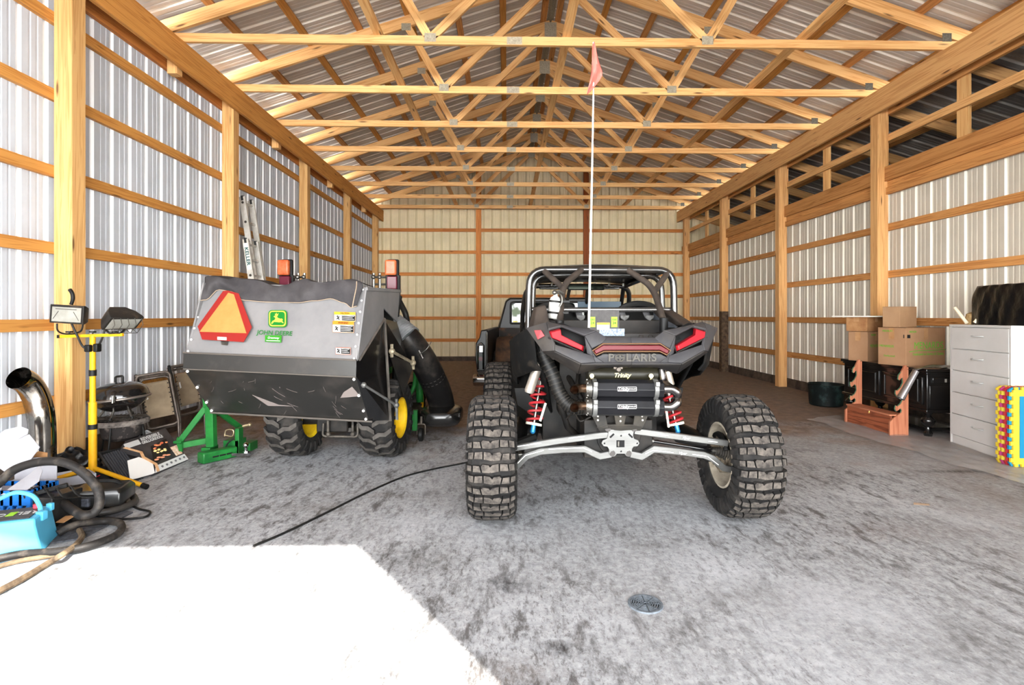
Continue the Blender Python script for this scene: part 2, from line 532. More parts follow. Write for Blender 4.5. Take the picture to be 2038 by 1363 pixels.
    b.inputs['Roughness'].default_value = .8
    bp = N(t, 'ShaderNodeBump'); bp.inputs['Strength'].default_value = .25; bp.inputs['Distance'].default_value = .004
    L(fine, bp.inputs['Height']); L(bp.outputs[0], b.inputs['Normal'])
    return m
mb = MB()
mb.box((-9, -12, -.15), (14, YB + .2, 0))
struct(mb.build('floor', floor_mat()))
# ---- left wall
mb = MB(); sheet(mb, (PL, YF, .02), (0, 1, 0), (0, 0, 1), (-1, 0, 0), YB - YF, lambda s_: (0, H + .1))
wall_l = struct(mb.build('wall_left', p_left, flip=False))
GZ = [.56 + .597 * i for i in range(6)]
for z in GZ:
    mb = MB(); mb.board((PL + .019, YF, z), (PL + .019, YB, z), .089, .038)
    mb.build('girt', w_gold, wall_l)
mb = MB(); mb.board((PL + .019, YF, .10), (PL + .019, YB, .10), .2, .03); mb.build('splash_board', mat('grey_board', (96, 84, 74), (60, 50, 44), rough=.8), wall_l)
for nm, x in (('inner_header', -AL - .019), ('outer_header', -AL - .038 - .14 - .019)):
    mb = MB(); mb.board((x, YF, H - .143), (x, YB + .05, H - .143), .286, .038); mb.build(nm, w_gold if nm[0] == 'i' else w_deep, wall_l)
for i in range(12):
    y = 4.36 - 1.22 * 2 + 1.22 * i + .02
    if abs((y - 4.21) / 2.44 - round((y - 4.21) / 2.44)) > .25:
        mb = MB(); mb.board((-AL - .108, y, H - .34), (-AL - .108, y, H), .089, .1, up=(0, 1, 0)); mb.build('block', w_pale, wall_l)
# ---- back wall
mb = MB(); sheet(mb, (PL, YB + .038, .02), (1, 0, 0), (0, 0, 1), (0, 1, 0), PR - PL, lambda s_: (0, roof_z(PL + s_) + .05))
wall_b = struct(mb.build('wall_back', p_back, flip=False))
for z in GZ + [4.17]:
    mb = MB(); mb.board((PL, YB + .019, z), (PR, YB + .019, z), .089, .038); mb.build('girt', w_deep, wall_b)
mb = MB(); mb.board((PL, YB + .0, .05), (PR, YB + .0, .05), .14, .03); mb.build('splash_board', MATS['grey_board'], wall_b)
# ---- right wall: steel to 2.8 m, open above it to the lean-to
mb = MB(); sheet(mb, (PR, YF, .02), (0, 1, 0), (0, 0, 1), (1, 0, 0), YB - YF, lambda s_: (0, 2.80))
wall_r = struct(mb.build('wall_right', p_right, flip=False))
for z in GZ[:4] + [GZ[5] - .06]:
    mb = MB(); mb.board((PR - .019, YF, z), (PR - .019, YB, z), .089, .038); mb.build('girt', w_right if z < 3 else w_rpost, wall_r)
mb = MB(); mb.board((AR + .038 + .14 - .03, YF, 3.02), (AR + .038 + .14 - .03, YB, 3.02), .184, .038); mb.build('lower_header', w_right, wall_r)
mb = MB(); mb.board((PR - .03, YF, 2.90), (PR - .03, YB, 2.90), .20, .038); mb.build('lower_header', w_right, wall_r)
mb = MB(); mb.board((PR - .05, YF, 2.805), (PR - .05, YB, 2.805), .085, .038); mb.build('top_girt', w_right, wall_r)
mb = MB(); mb.board((PR - .02, YF, .07), (PR - .02, YB, .07), .15, .04); mb.build('splash_board', MATS['grey_board'], wall_r)
for nm, x in (('inner_header', AR + .019), ('outer_header', AR + .038 + .14 + .019)):
    mb = MB(); mb.board((x, YF, H - .143), (x, YB + .05, H - .143), .286, .038); mb.build(nm, w_rpost if nm[0] == 'i' else w_right, wall_r)
for i in range(11):
    y = 6.82 - 1.22 * 5 + 1.22 * i
    if 0 < y < YB:
        mb = MB(); mb.board((PR + .019, y, 2.85), (PR + .019, y, H + .1), .14, .038, up=(0, 1, 0)); mb.build('stud', w_pale, wall_r)
# ---- posts
ORD = ['nearest', 'second nearest', 'third', 'fourth', 'fifth', 'last']
def post(x0, x1, y, top, label, m=None, d=.13, dark=False):
    mb = MB()
    for k in range(3):
        a = x0 + (x1 - x0) * k / 3; b_ = x0 + (x1 - x0) * (k + 1) / 3
        mb.board(((a + b_) / 2, y + d / 2, 0), ((a + b_) / 2, y + d / 2, top), d, (x1 - x0) / 3 - .0008, up=(0, 1, 0))
    if dark:
        mb.m = 1
        mb.box((x0 - .004, y - .004, 0), (x1 + .004, y + d + .004, 1.32)); 
    o = mb.build('wall_post', [m or w_post, mat('weathered_wood', (104, 84, 66), (58, 46, 38), sc=14, rough=.85)], origin=((x0 + x1) / 2, y + d / 2, 0))
    return tag(o, label, 'post', kind='structure')
LP = -AL - .038 - .14
for i, y in enumerate((1.77, 4.21, 6.654, 9.094, 11.534, 13.98)):
    if i: post(LP, -AL - .038, y, H, ['', 'wide pine wall post behind the yellow work light stand', 'pine post on the left wall just before the leaning ladder', 'pine post on the left wall just beyond the ladder', 'pine post on the left wall two beyond the ladder', 'corner post where the left wall meets the back wall'][i])
    if i: post(AR + .038, AR + .178, y, H, m=w_rpost, label=['', 'pine post on the right wall cut by the right edge', 'pine post on the right wall behind the stacked cardboard boxes', 'pine post on the right wall left of the black tub', 'right wall post with a dark weathered lower half', 'corner post where the right wall meets the back wall'][i], dark=(i == 4))
post(-.83, -.69, 14.34, 5.2, 'back wall post left of the black pickup, between the two vehicles', w_deep)
post(2.08, 2.22, 14.34, 5.2, 'reddish back wall post rising behind the flag pole', wood('pine_red', (168, 88, 36), (128, 58, 22)))
# ---- trusses
def truss(y, label):
    T = thing('roof_truss', label, 'truss', (RX, y + .019, H), 'roof trusses')
    yc = y + .019
    xl, xr = LP, AR + .178
    mb = MB(); mb.board((xl, yc, H + .0445), (xr, yc, H + .0445), .089, .038); mb.build('bottom_chord', w_pale, T)
    n = V((0, 1, 0))
    for s_ in (-1, 1):
        xe = RX + s_ * (RX - xl + .22)
        c = .139 / 2 * math.sqrt(1 + SL * SL)
        mb = MB(); mb.board((xe, yc, roof_z(xe) - c), (RX + s_ * .0, yc, roof_z(RX) - c), .139, .038, up=(0, 0, 1)); mb.build('top_chord', w_pale, T)
        nx = RX + s_ * 1.46
        qx = RX + s_ * 1.98
        mb = MB(); mb.board((nx + s_ * .02, yc, H + .08), (qx - s_ * .06, yc, roof_z(qx) - .13), .089, .038, up=(1, 0, 0)); mb.build('web', w_pale, T)
        mb = MB(); mb.board((nx - s_ * .02, yc, H + .08), (RX + s_ * .06, yc, roof_z(RX) - .19), .089, .038, up=(1, 0, 0)); mb.build('web', w_pale, T)
        for px_, pz in ((nx, H + .07), (qx - s_ * .04, roof_z(qx) - .13)):
            mb = MB(); mb.box((px_ - .06, y - .002, pz - .045), (px_ + .06, y, pz + .045))
            for q in range(9): mb.box((px_ - .054 + q * .0125, y - .0035, pz - .04), (px_ - .05 + q * .0125, y - .001, pz + .04))
            mb.build('gusset_plate', m_plate, T)
        if s_ > 0: mb = MB(); mb.box((RX + 3.98, y - .002, H + .085), (RX + 4.08, y, H + .175)); mb.build('gusset_plate', mat('dull_plate', (96, 90, 78), (70, 66, 58), sc=60, rough=.6), T)
    mb = MB(); mb.box((RX - .09, y - .002, roof_z(RX) - .26), (RX + .09, y, roof_z(RX) - .04))
    for q in range(11): mb.box((RX - .084 + q * .0155, y - .0035, roof_z(RX) - .25), (RX - .079 + q * .0155, y - .001, roof_z(RX) - .05))
    mb.build('gusset_plate', m_plate, T)
    mb = MB(); mb.box((RX - .66, y - .002, H + .005), (RX - .5, y, H + .085)); mb.build('gusset_plate', m_plate, T)
TL = {1: 'roof truss nearest the camera, its webs cut by the top of the picture', 2: 'second roof truss, whole pale bottom chord nearest the camera', 3: 'third roof truss from the camera, chord crossing behind the pink flag',
      4: 'fourth roof truss counted from the camera', 5: 'fifth roof truss counted from the camera', 6: 'sixth roof truss counted from the camera', 7: 'seventh roof truss, third before the back wall', 8: 'eighth roof truss, last free one before the back gable', 9: 'roof truss standing against the cream back gable'}
for i in range(1, 10):
    truss(5.58 + 1.22 * (i - 2), TL[i])
# ---- roof: sheets, purlins, ridge, long braces
mb = MB()
for s_ in (-1, 1):
    dn = V((s_, 0, -SL)).normalized(); up_ = V((s_ * SL, 0, 1)).normalized()
    LN = 4.75 * math.sqrt(1 + SL * SL) if s_ < 0 else 4.55 * math.sqrt(1 + SL * SL)
    o = V((RX + s_ * .05, YF - .3, 5.69 + .045 - .05 * SL))
    sheet(mb, o, (0, 1, 0), dn, up_, YB - YF + .6, lambda q: (0, LN))
roof = struct(mb.build('ceiling', p_roof, flip=False))
mb = MB(); mb.prism([(RX - .12, YF - .3, 5.70), (RX, YF - .3, 5.76), (RX + .12, YF - .3, 5.70), (RX, YF - .3, 5.78)], (0, YB - YF + .6, 0)); mb.build('ridge_cap', m_plate, roof)
for s_ in (-1, 1):
    for k in range(8):
        d = .11 + k * .605
        if d > 4.4: continue
        x = RX + s_ * d
        mb = MB(); mb.board((x, YF - .2, roof_z(x) + .019 + .003), (x, YB + .05, roof_z(x) + .019 + .003), .085, .038, up=(s_ * -1, 0, SL)); mb.build('purlin', w_gold if k % 2 else w_right, roof)
for x, z in ((-1.34, H + .11), (.63, H + .11), (3.13, H + .11)):
    mb = MB(); mb.board((x, YF, z), (x, YB, z), .038, .089); mb.build('long_brace', w_pale, roof)
# ---- lean-to seen through the gap over the right wall
def lean_z(x): return 4.02 - (x - PR) * .30
mb = MB()
sheet(mb, V((PR + .02, YF, lean_z(PR) + .06)), (0, 1, 0), V((1, 0, -.30)).normalized(), V((.3, 0, 1)).normalized(), YB - YF, lambda q: (0, 4.6))
lean = struct(mb.build('ceiling_lean_to', panel_mat('steel_lean_to', (140, 134, 128), (184, 178, 170)), flip=False))
for k in range(7):
    x = PR + .25 + k * .62
    mb = MB(); mb.board((x, YF, lean_z(x) + .03), (x, YB, lean_z(x) + .03), .085, .038, up=(-1, 0, .3)); mb.build('purlin', w_right, lean)
for i in range(13):
    y = .72 + 1.22 * i
    mb = MB(); mb.board((PR + .03, y, lean_z(PR) - .09), (PR + 4.3, y, lean_z(PR + 4.3) - .09), .14, .038); mb.build('rafter', w_rpost, lean)
mb = MB(); sheet(mb, (PR + 4.35, YF, 0), (0, 1, 0), (0, 0, 1), (1, 0, 0), YB - YF, lambda s_: (0, 2.9)); struct(mb.build('wall_lean_to', panel_mat('steel_dark', (84, 80, 76), (100, 96, 92)), flip=False))
mb = MB(); sheet(mb, (PR, YB + .038, 0), (1, 0, 0), (0, 0, 1), (0, 1, 0), 4.4, lambda s_: (0, 4.1)); struct(mb.build('wall_lean_to_end', p_back, flip=False))
mb = MB(); sheet(mb, (PR, YF, 0), (1, 0, 0), (0, 0, 1), (0, -1, 0), 4.4, lambda s_: (0, 4.1)); struct(mb.build('wall_lean_to_front', MATS and panel_mat('steel_dark', (84, 80, 76), (100, 96, 92)), flip=False))
# ---- front wall with the open door and an added low opening (behind the camera)
HD = (2.862 - YF + .12) / .812 * math.tan(SUN_EL)
JX = -.014 + .7186 * (1.77 - YF + .12)
mb = MB()
mb.box((PL - .2, YF - .12, HD), (PR + .1, YF, 6.2))
mb.box((PL - .2, YF - .12, 0), (PL + .25, YF, HD))
mb.box((JX, YF - .12, 0), (JX + .25, YF, HD))
mb.box((JX + .25, YF - .12, 2.0), (PR + .1, YF, HD))  # head of the made-up opening that lets daylight onto the right side
struct(mb.build('wall_front', mat('steel_front', (205, 200, 190), rough=.6)))
# ================================================================ tyres
rub = mat('tyre_rubber', (20, 19, 19), (58, 54, 50), sc=9, lo=.46, hi=.8, rough=.85, spec=.3)
rub_dust = mat('dusty_tread', (90, 84, 78), (46, 43, 41), sc=34, rough=.9, spec=.2)
blk = mat('black_plastic', (14, 14, 15), (28, 27, 25), sc=7, rough=.5)
blk_gloss = mat('black_gloss', (12, 12, 13), rough=.12, coat=.5)
steel = mat('bright_steel', (120, 118, 113), (88, 85, 80), sc=14, rough=.35, metal=.9)
chrome = mat('chrome', (190, 190, 190), rough=.08, metal=1.0)
dsteel = mat('dark_steel', (70, 66, 62), (100, 90, 80), sc=12, rough=.5, metal=.7)
white_p = mat('white_paint', (184, 183, 181), rough=.5)
red_p = mat('red_lens', (140, 20, 29), (112, 14, 22), sc=5, rough=.3)
def tyre_mesh(mb, R, Wd, rim, n, style, hl=.02):
    """tyre lying about the X axis through the origin, m=0 carcass, m=1 tread tops, sides stay rubber"""
    hw = Wd / 2
    prof = [(rim, -hw * .72), (rim + .012, -hw * .86), (rim + (R - rim) * .45, -hw * 1.0), (R - hl - .035, -hw * .96), (R - hl - .008, -hw * .78), (R - hl, -hw * .4),
            (R - hl, hw * .4), (R - hl - .008, hw * .78), (R - hl - .035, hw * .96), (rim + (R - rim) * .45, hw), (rim + .012, hw * .86), (rim, hw * .72)]
    mb.m = 0
    mb.lathe(prof, (0, 0, 0), (1, 0, 0), 48)
    def rad(t):
        a = abs(t) / hw
        return R - (0 if a < .55 else .030 * ((a - .55) / .45) ** 2)
    def block(poly, i, mir=1, sh=0.0, h=hl + .012):
        top = []; bot = []
        for s_, t in poly:
            a = 2 * PI * (i + s_ + sh) / n
            t_ = t * hw * mir
            r = rad(t_)
            top.append(V((t_, r * math.sin(a), r * math.cos(a))))
            r2 = r - h
            bot.append(V((t_ * 1.02, r2 * math.sin(a), r2 * math.cos(a))))
        k = len(top)
        mb.m = 1; mb.add(top, [tuple(range(k))])
        mb.m = 0; mb.add(top + bot, [(j, (j + 1) % k, k + (j + 1) % k, k + j) for j in range(k)])
    def sidelug(s0, s1, i, mir, sh):
        vs = []
        for s_ in (s0, s1):
            a = 2 * PI * (i + s_ + sh) / n
            for r, t in ((R - .030, 1.0), (R - .055, 1.07), (R - .115, 1.06), (R - .115, .97), (R - .045, .92)):
                vs.append(V((t * hw * mir, r * math.sin(a), r * math.cos(a))))
        mb.m = 0
        mb.add(vs, [(0, 1, 6, 5), (1, 2, 7, 6), (2, 3, 8, 7), (4, 0, 5, 9), (0, 4, 3, 2, 1), (5, 6, 7, 8, 9)])
    for i in range(n):
        if style == 'crawler':
            for mir, sh in ((1, 0.0), (-1, 0.5)):
                block([(.02, .05), (.20, .02), (.34, .10), (.38, .34), (.30, .42), (.04, .36)], i, mir, sh)
                block([(.05, .42), (.31, .48), (.33, .74), (.06, .74)], i, mir, sh)
                block([(.52, -.02), (.70, -.10), (.86, .06), (.90, .30), (.58, .30)], i, mir, sh)
                block([(.60, .36), (.90, .36), (.88, .66), (.60, .70)], i, mir, sh)
                block([(.08, .80), (.32, .80), (.32, .98), (.08, .98)], i, mir, sh)
                block([(.60, .74), (.88, .72), (.88, .93), (.60, .95)], i, mir, sh)
                sidelug(.06, .34, i, mir, sh); sidelug(.58, .90, i, mir, sh)
        else:
            for mir, sh in ((1, 0.0), (-1, 0.5)):
                block([(.02, -.06), (.34, -.06), (.66, .28), (.66, .62), (.98, .99), (.62, .99), (.34, .70), (.34, .36)], i, mir, sh)
                sidelug(.62, .98, i, mir, sh)
UT = thing('off_road_buggy', 'dark grey side-by-side off-road buggy with knobbly tyres, parked nose in on the concrete', 'off-road vehicle', (.652, 3.27, 0))
UX = .652
tb = MB(); tyre_mesh(tb, .37, .27, .195, 18, 'crawler', .028)
tyre0 = None
m_rim = mat('rim_tan', (188, 178, 160), (140, 130, 116), sc=9, rough=.5, metal=.1)
for nm, cx, cy in (('rear', -.085, 3.27), ('rear', 1.425, 3.27), ('front', -.085, 5.62), ('front', 1.40, 5.62)):
    if tyre0 is None:
        tb.xf(Matrix.Translation((cx, cy, .37)))
        tyre0 = tb.build('tyre', [rub, rub_dust], UT, origin=(cx, cy, .37), ang=.5)
        ty = tyre0
    else:
        ty = tyre0.copy(); COL.objects.link(ty); ty.location = V((cx, cy, .37)) - V(UT.location)
        ty.rotation_euler = (random.random() * 6, 0, 0)
    s_ = 1 if cx < UX else -1
    w = MB()
    w.lathe([(.197, .095), (.20, .11), (.188, .112), (.178, .06), (.172, .0), (.165, -.06), (.11, -.075), (.06, -.07), (.0, -.07)], (cx, cy, .37), (s_, 0, 0), 32)
    w.lathe([(.0, -.06), (.15, -.055), (.178, .02), (.178, .08)], (cx, cy, .37), (s_, 0, 0), 32)
    w2 = MB()
    for p in w.v: w2.v.append(tuple(V(p) - V((cx, cy, .37))))
    w2.f, w2.uv, w2.mi = w.f, w.uv, w.mi
    r_ = w2.build('rim', m_rim, None)
    r_.parent = ty
    if nm == 'rear':
        h = MB()
        h.cyl((s_ * .10, 0, 0), (s_ * .02, 0, 0), .085, n=20); h.cyl((s_ * .15, 0, 0), (s_ * .05, 0, 0), .05, n=16)
        h.box((s_ * .04, -.06, -.09), (s_ * .12, .06, .10))
        for k in range(4):
            a = PI / 4 + k * PI / 2
            h.cyl((s_ * .16, math.sin(a) * .05, math.cos(a) * .05), (s_ * .08, math.sin(a) * .05, math.cos(a) * .05), .012, n=8)
        ho = h.build('hub', mat('hub_cast', (140, 128, 110), (84, 74, 62), sc=30, rough=.6, metal=.3), None, bevel=.004)
        ho.parent = ty
        d = MB(); d.tube([(s_ * .10, .02 + .11 * math.sin(a), .11 * math.cos(a)) for a in [(-.9 + .18 * i) for i in range(11)]], .022, 8)
        do = d.build('brake_caliper', blk, None); do.parent = ty
# ---------------------------------------------------------------- body panels
gp = mat('grey_plastic', (47, 46, 48), (70, 65, 60), sc=3.5, lo=.45, hi=.75, rough=.48, bump=.06, bs=160)
gp_d = mat('grey_plastic_dark', (26, 25, 26), (46, 42, 38), sc=4, rough=.5, bump=.06, bs=160)
mud = mat('muddy_black', (8, 8, 8), (48, 42, 36), sc=11, lo=.54, hi=.84, rough=.75, spec=.15)
dusty = mat('dusty_tube', (64, 56, 50), (44, 39, 36), sc=9, rough=.6)
def both(fn):
    for s_ in (-1, 1): fn(s_)
def P(w, Y, z, s_): return V((UX + s_ * w, Y, z))
fb = MB()
def facets(polys, mbx, m=0):
    for s_ in (-1, 1):
        for p in polys:
            pts = [P(*q, s_) for q in p]
            if s_ < 0: pts.reverse()
            mbx.m = m
            mbx.add(pts, [tuple(range(len(pts)))])
T0 = (0, 2.80, 1.112); T1 = (.126, 2.795, 1.112); T2 = (.177, 2.81, 1.147); T3 = (.319, 2.876, 1.168); T4 = (.433, 2.925, 1.193); T5 = (.54, 3.0, 1.160)
L1 = (.451, 2.91, 1.033); C1 = (.398, 2.82, 1.043); C2 = (.264, 2.775, .979); C3 = (0, 2.772, .979); B1 = (.267, 2.863, .919); B2 = (.151, 2.83, .957); B3 = (0, 2.83, .957)
R1 = (.428, 2.868, 1.153); R2 = (.362, 2.868, 1.172); R3 = (.240, 2.808, 1.122); R4 = (.200, 2.785, 1.018); R6 = (.395, 2.83, 1.075)
S1 = (.205, 2.79, 1.055); S2 = (.152, 2.78, 1.085); S3 = (0, 2.775, 1.085); Q1 = (.15, 2.768, 1.030); Q0 = (0, 2.768, 1.032); D1 = (.145, 2.772, .985); D0 = (0, 2.770, .985)
G1 = (.23, 2.79, 1.06); Q2 = (.186, 2.772, 1.012)
facets([[T0, T1, S2, S3], [T1, T2, R3, S1, S2], [T2, T3, R2, R3], [T3, T4, R1, R2], [T4, T5, L1, C1, R6, R1]], fb)
facets([[C3, C2, B1, B2, B3], [C2, C1, L1, B1]], fb, 1)
facets([[R6, C1, C2, (.19, 2.772, .985), R4]], fb)
facets([[R4, (.19, 2.772, .985), D1, Q2], [Q2, D1, D0, Q0, Q1]], fb)
facets([[S1, R4, Q2]], fb)
facets([[(.19, 2.772, .985), C2, C3, D0, D1]], fb)
facets([[R3, (.228, 2.80, 1.03), R4, S1]], fb)
fascia = fb.build('rear_fascia', [gp, gp_d], UT, solid=.014, bevel=.003)
for s_ in (-1, 1):
    mb = MB(); mb.add([P(*q, s_) for q in ((.44, 2.93, 1.17), (.35, 2.92, 1.19), (.225, 2.87, 1.14), (.19, 2.85, 1.0), (.42, 2.90, 1.04))], [(0, 1, 2, 3, 4)])
    mb.build('lamp_recess', mat('pit_black', (16, 16, 17), rough=.7), fascia, solid=.01)
# tail lamps: L-shaped lens with a bright ridge
def lens(poly, ridge, name, par):
    mb = MB()
    c = sum((V(p) for p in poly), V()) / len(poly)
    k = len(poly)
    outer = [V(p) for p in poly]
    inner = [V(p) + V((0, -.018, 0)) + (c - V(p)) * .12 for p in poly]
    back = [V(p) + V((0, .03, 0)) for p in poly]
    mb.loft([back, outer, inner])
    return mb.build(name, red_p, par, bevel=.003)
for s_ in (-1, 1):
    q = [P(.425, 2.862, 1.145, s_), P(.366, 2.858, 1.161, s_), P(.362, 2.855, 1.128, s_), P(.243, 2.812, 1.068, s_), P(.247, 2.81, 1.040, s_), P(.418, 2.856, 1.112, s_)]
    if s_ < 0: pass
    lens(q, None, 'tail_lamp', fascia)
    # frame strip under the lamp
    mb = MB(); mb.tube([P(.43, 2.86, 1.112, s_), P(.248, 2.806, 1.032, s_), P(.236, 2.806, 1.07, s_)], .005, 6); mb.build('lamp_frame', gp_d, fascia)
barp = [P(.187, 2.765, 1.030, -1), P(.197, 2.765, 1.047, -1), P(.150, 2.765, 1.075, -1), P(.150, 2.765, 1.075, 1), P(.197, 2.765, 1.047, 1), P(.187, 2.765, 1.030, 1), P(.146, 2.762, 1.050, 1), P(.146, 2.762, 1.050, -1)]
mb = MB(); mb.prism(barp, (0, .03, 0)); bar = mb.build('brake_light_bar', mat('dark_red_lens', (78, 10, 18), rough=.3), fascia, bevel=.003)
mb = MB(); mb.tube([p + V((0, .002, 0)) for p in [barp[0] + V((.002, 0, -.006))] + [barp[1] + V((-.008, 0, 0)), barp[2] + V((0, 0, .008)), barp[3] + V((0, 0, .008)), barp[4] + V((.008, 0, 0)), barp[5] + V((-.002, 0, -.006)), barp[6] + V((0, 0, -.007)), barp[7] + V((0, 0, -.007))]], .0035, 6, closed=True); mb.build('light_bar_frame', mat('bronze_trim', (128, 96, 72), rough=.3, metal=.5), bar)
for ch_, lx in (('P', 1216), ('L', 1251), ('A', 1266), ('R', 1281), ('I', 1292), ('S', 1301)):
    text('raised_lettering', ch_, .054, (at(lx, 713, 2.759).x, 2.759, 1.010), (1, 0, 0), (0, 0, 1), mat('letter_grey', (66, 63, 58), rough=.5), fascia, ext=.004, sx=1.15, bold=.0012)
mb = MB()
ox = at(1233.5, 713, 2.759).x
for i in range(8):
    a = PI / 4 * i + PI / 8
mb.tube([(ox + .024 * math.cos(a), 2.757, 1.010 + .018 * math.sin(a)) for a in [PI / 8 + PI / 4 * i for i in range(8)]], .0042, 6, closed=True)
for a in range(4):
    d = (math.cos(a * PI / 2), math.sin(a * PI / 2))
    mb.box((ox - .003 + d[0] * .011 - abs(d[0]) * .006, 2.754, 1.010 - .003 + d[1] * .009 - abs(d[1]) * .004), (ox + .003 + d[0] * .011 + abs(d[0]) * .006, 2.76, 1.010 + .003 + d[1] * .009 + abs(d[1]) * .004))
mb.build('raised_lettering', MATS['letter_grey'], fascia)
mb = MB(); mb.cyl((UX - .06, 2.80, .945), (UX - .06, 2.86, .945), .012); mb.box((UX - .085, 2.815, .945), (UX - .035, 2.84, .97)); mb.build('rear_camera', dsteel, fascia, bevel=.002)
for s_ in (-1,):
    mb = MB(); mb.prism([P(.50, 2.955, 1.148, s_), P(.465, 2.935, 1.15, s_), P(.447, 2.925, 1.12, s_), P(.482, 2.94, 1.10, s_)], (0, -.03, 0)); mb.build('side_reflector', mat('salmon_reflector', (180, 50, 54), rough=.3), fascia)
# quarter panels and arch liners on both sides
for s_ in (-1, 1):
    mb = MB()
    prof = [(.50, 3.0, 1.155), (.545, 3.05, 1.15), (.60, 3.25, 1.10), (.63, 3.5, 1.06), (.62, 3.75, .98)]
    rings = []
    for i, (w, Y, z) in enumerate(prof):
        rings.append([P(w - .10, Y, z + .03, s_), P(w, Y, z, s_), P(w - .02, Y + .04, z - .20, s_), P(w - .05, Y + .05, z - .24, s_)])
    mb.loft(rings, caps=False, closed=False)
    mb.build('quarter_panel', mud, UT, solid=.012, bevel=.003)
    mb = MB()
    mb.loft([[P(.50, 3.04, 1.14, s_), P(.60, 3.5, 1.05, s_), P(.62, 4.0, .95, s_)], [P(.45, 3.10, .98, s_), P(.57, 3.55, .92, s_), P(.62, 4.0, .85, s_)],
             [P(.40, 3.25, .78, s_), P(.52, 3.7, .74, s_), P(.60, 4.1, .70, s_)], [P(.36, 3.45, .60, s_), P(.46, 3.9, .56, s_), P(.56, 4.3, .50, s_)]], caps=False, closed=False)
    mb.build('arch_liner', mud, UT, solid=.014)
    mb = MB()
    mb.prism([P(.60, 3.75, .72, s_), P(.36, 3.72, .73, s_), P(.34, 3.72, .60, s_), P(.40, 3.72, .48, s_), P(.58, 3.75, .60, s_)], (0, .03, 0)); mb.build('mud_guard', blk, UT, bevel=.004)
    # intake pods beside the bed
    mb = MB()
    b0 = [P(.50, 3.10, 1.15, s_), P(.395, 3.12, 1.17, s_), P(.395, 3.5, 1.17, s_), P(.52, 3.5, 1.12, s_)]
    if s_ < 0:
        t0 = [P(.475, 3.22, 1.285, s_), P(.415, 3.24, 1.295, s_), P(.40, 3.45, 1.30, s_), P(.48, 3.45, 1.28, s_)]
    else:
        t0 = [P(.44, 3.45, 1.262, s_), P(.36, 3.45, 1.27, s_), P(.36, 3.75, 1.27, s_), P(.44, 3.75, 1.26, s_)]
    mb.loft([b0, t0])
    mb.build('intake_pod', dusty, UT, bevel=.012, seg=3)
    mb = MB(); mb.prism([P(.40, 3.2, 1.15, s_), P(.40, 3.75, 1.27, s_), P(.40, 3.75, 1.10, s_)], (s_ * -.015, 0, 0)); mb.build('bed_side_panel', mat('slate_plastic', (92, 98, 106), rough=.45), UT)
# cargo bed and the black hull in front of it
mb = MB()
mb.box((UX - .36, 3.02, 1.00), (UX + .36, 3.05, 1.13)); mb.box((UX - .40, 2.95, .985), (UX + .40, 3.75, 1.01))
mb.box((UX - .40, 3.60, 1.0), (UX + .40, 3.64, 1.20)); mb.box((UX - .41, 3.0, 1.0), (UX - .385, 3.7, 1.16)); mb.box((UX + .385, 3.0, 1.0), (UX + .41, 3.7, 1.16))
for k in range(5): mb.box((UX + .10 + k * .055, 3.012, 1.02), (UX + .125 + k * .055, 3.022, 1.12))
bed = mb.build('cargo_bed', gp_d, UT, bevel=.006)
mb = MB()
mb.loft([[V((UX - .50, 3.75, .45)), V((UX + .50, 3.75, .45)), V((UX + .50, 3.75, 1.16)), V((UX - .50, 3.75, 1.16))],
         [V((UX - .60, 4.2, .30)), V((UX + .60, 4.2, .30)), V((UX + .60, 4.2, 1.02)), V((UX - .60, 4.2, 1.02))],
         [V((UX - .60, 5.0, .30)), V((UX + .60, 5.0, .30)), V((UX + .60, 5.0, 1.02)), V((UX - .60, 5.0, 1.02))],
         [V((UX - .50, 5.9, .36)), V((UX + .50, 5.9, .36)), V((UX + .50, 5.9, .98)), V((UX - .50, 5.9, .98))],
         [V((UX - .38, 6.25, .42)), V((UX + .38, 6.25, .42)), V((UX + .36, 6.25, .80)), V((UX - .36, 6.25, .80))]])
mb.build('hull', mat('hull_black', (6, 6, 6), (16, 15, 13), sc=5, rough=.7, spec=.2), UT, bevel=.03, seg=3)
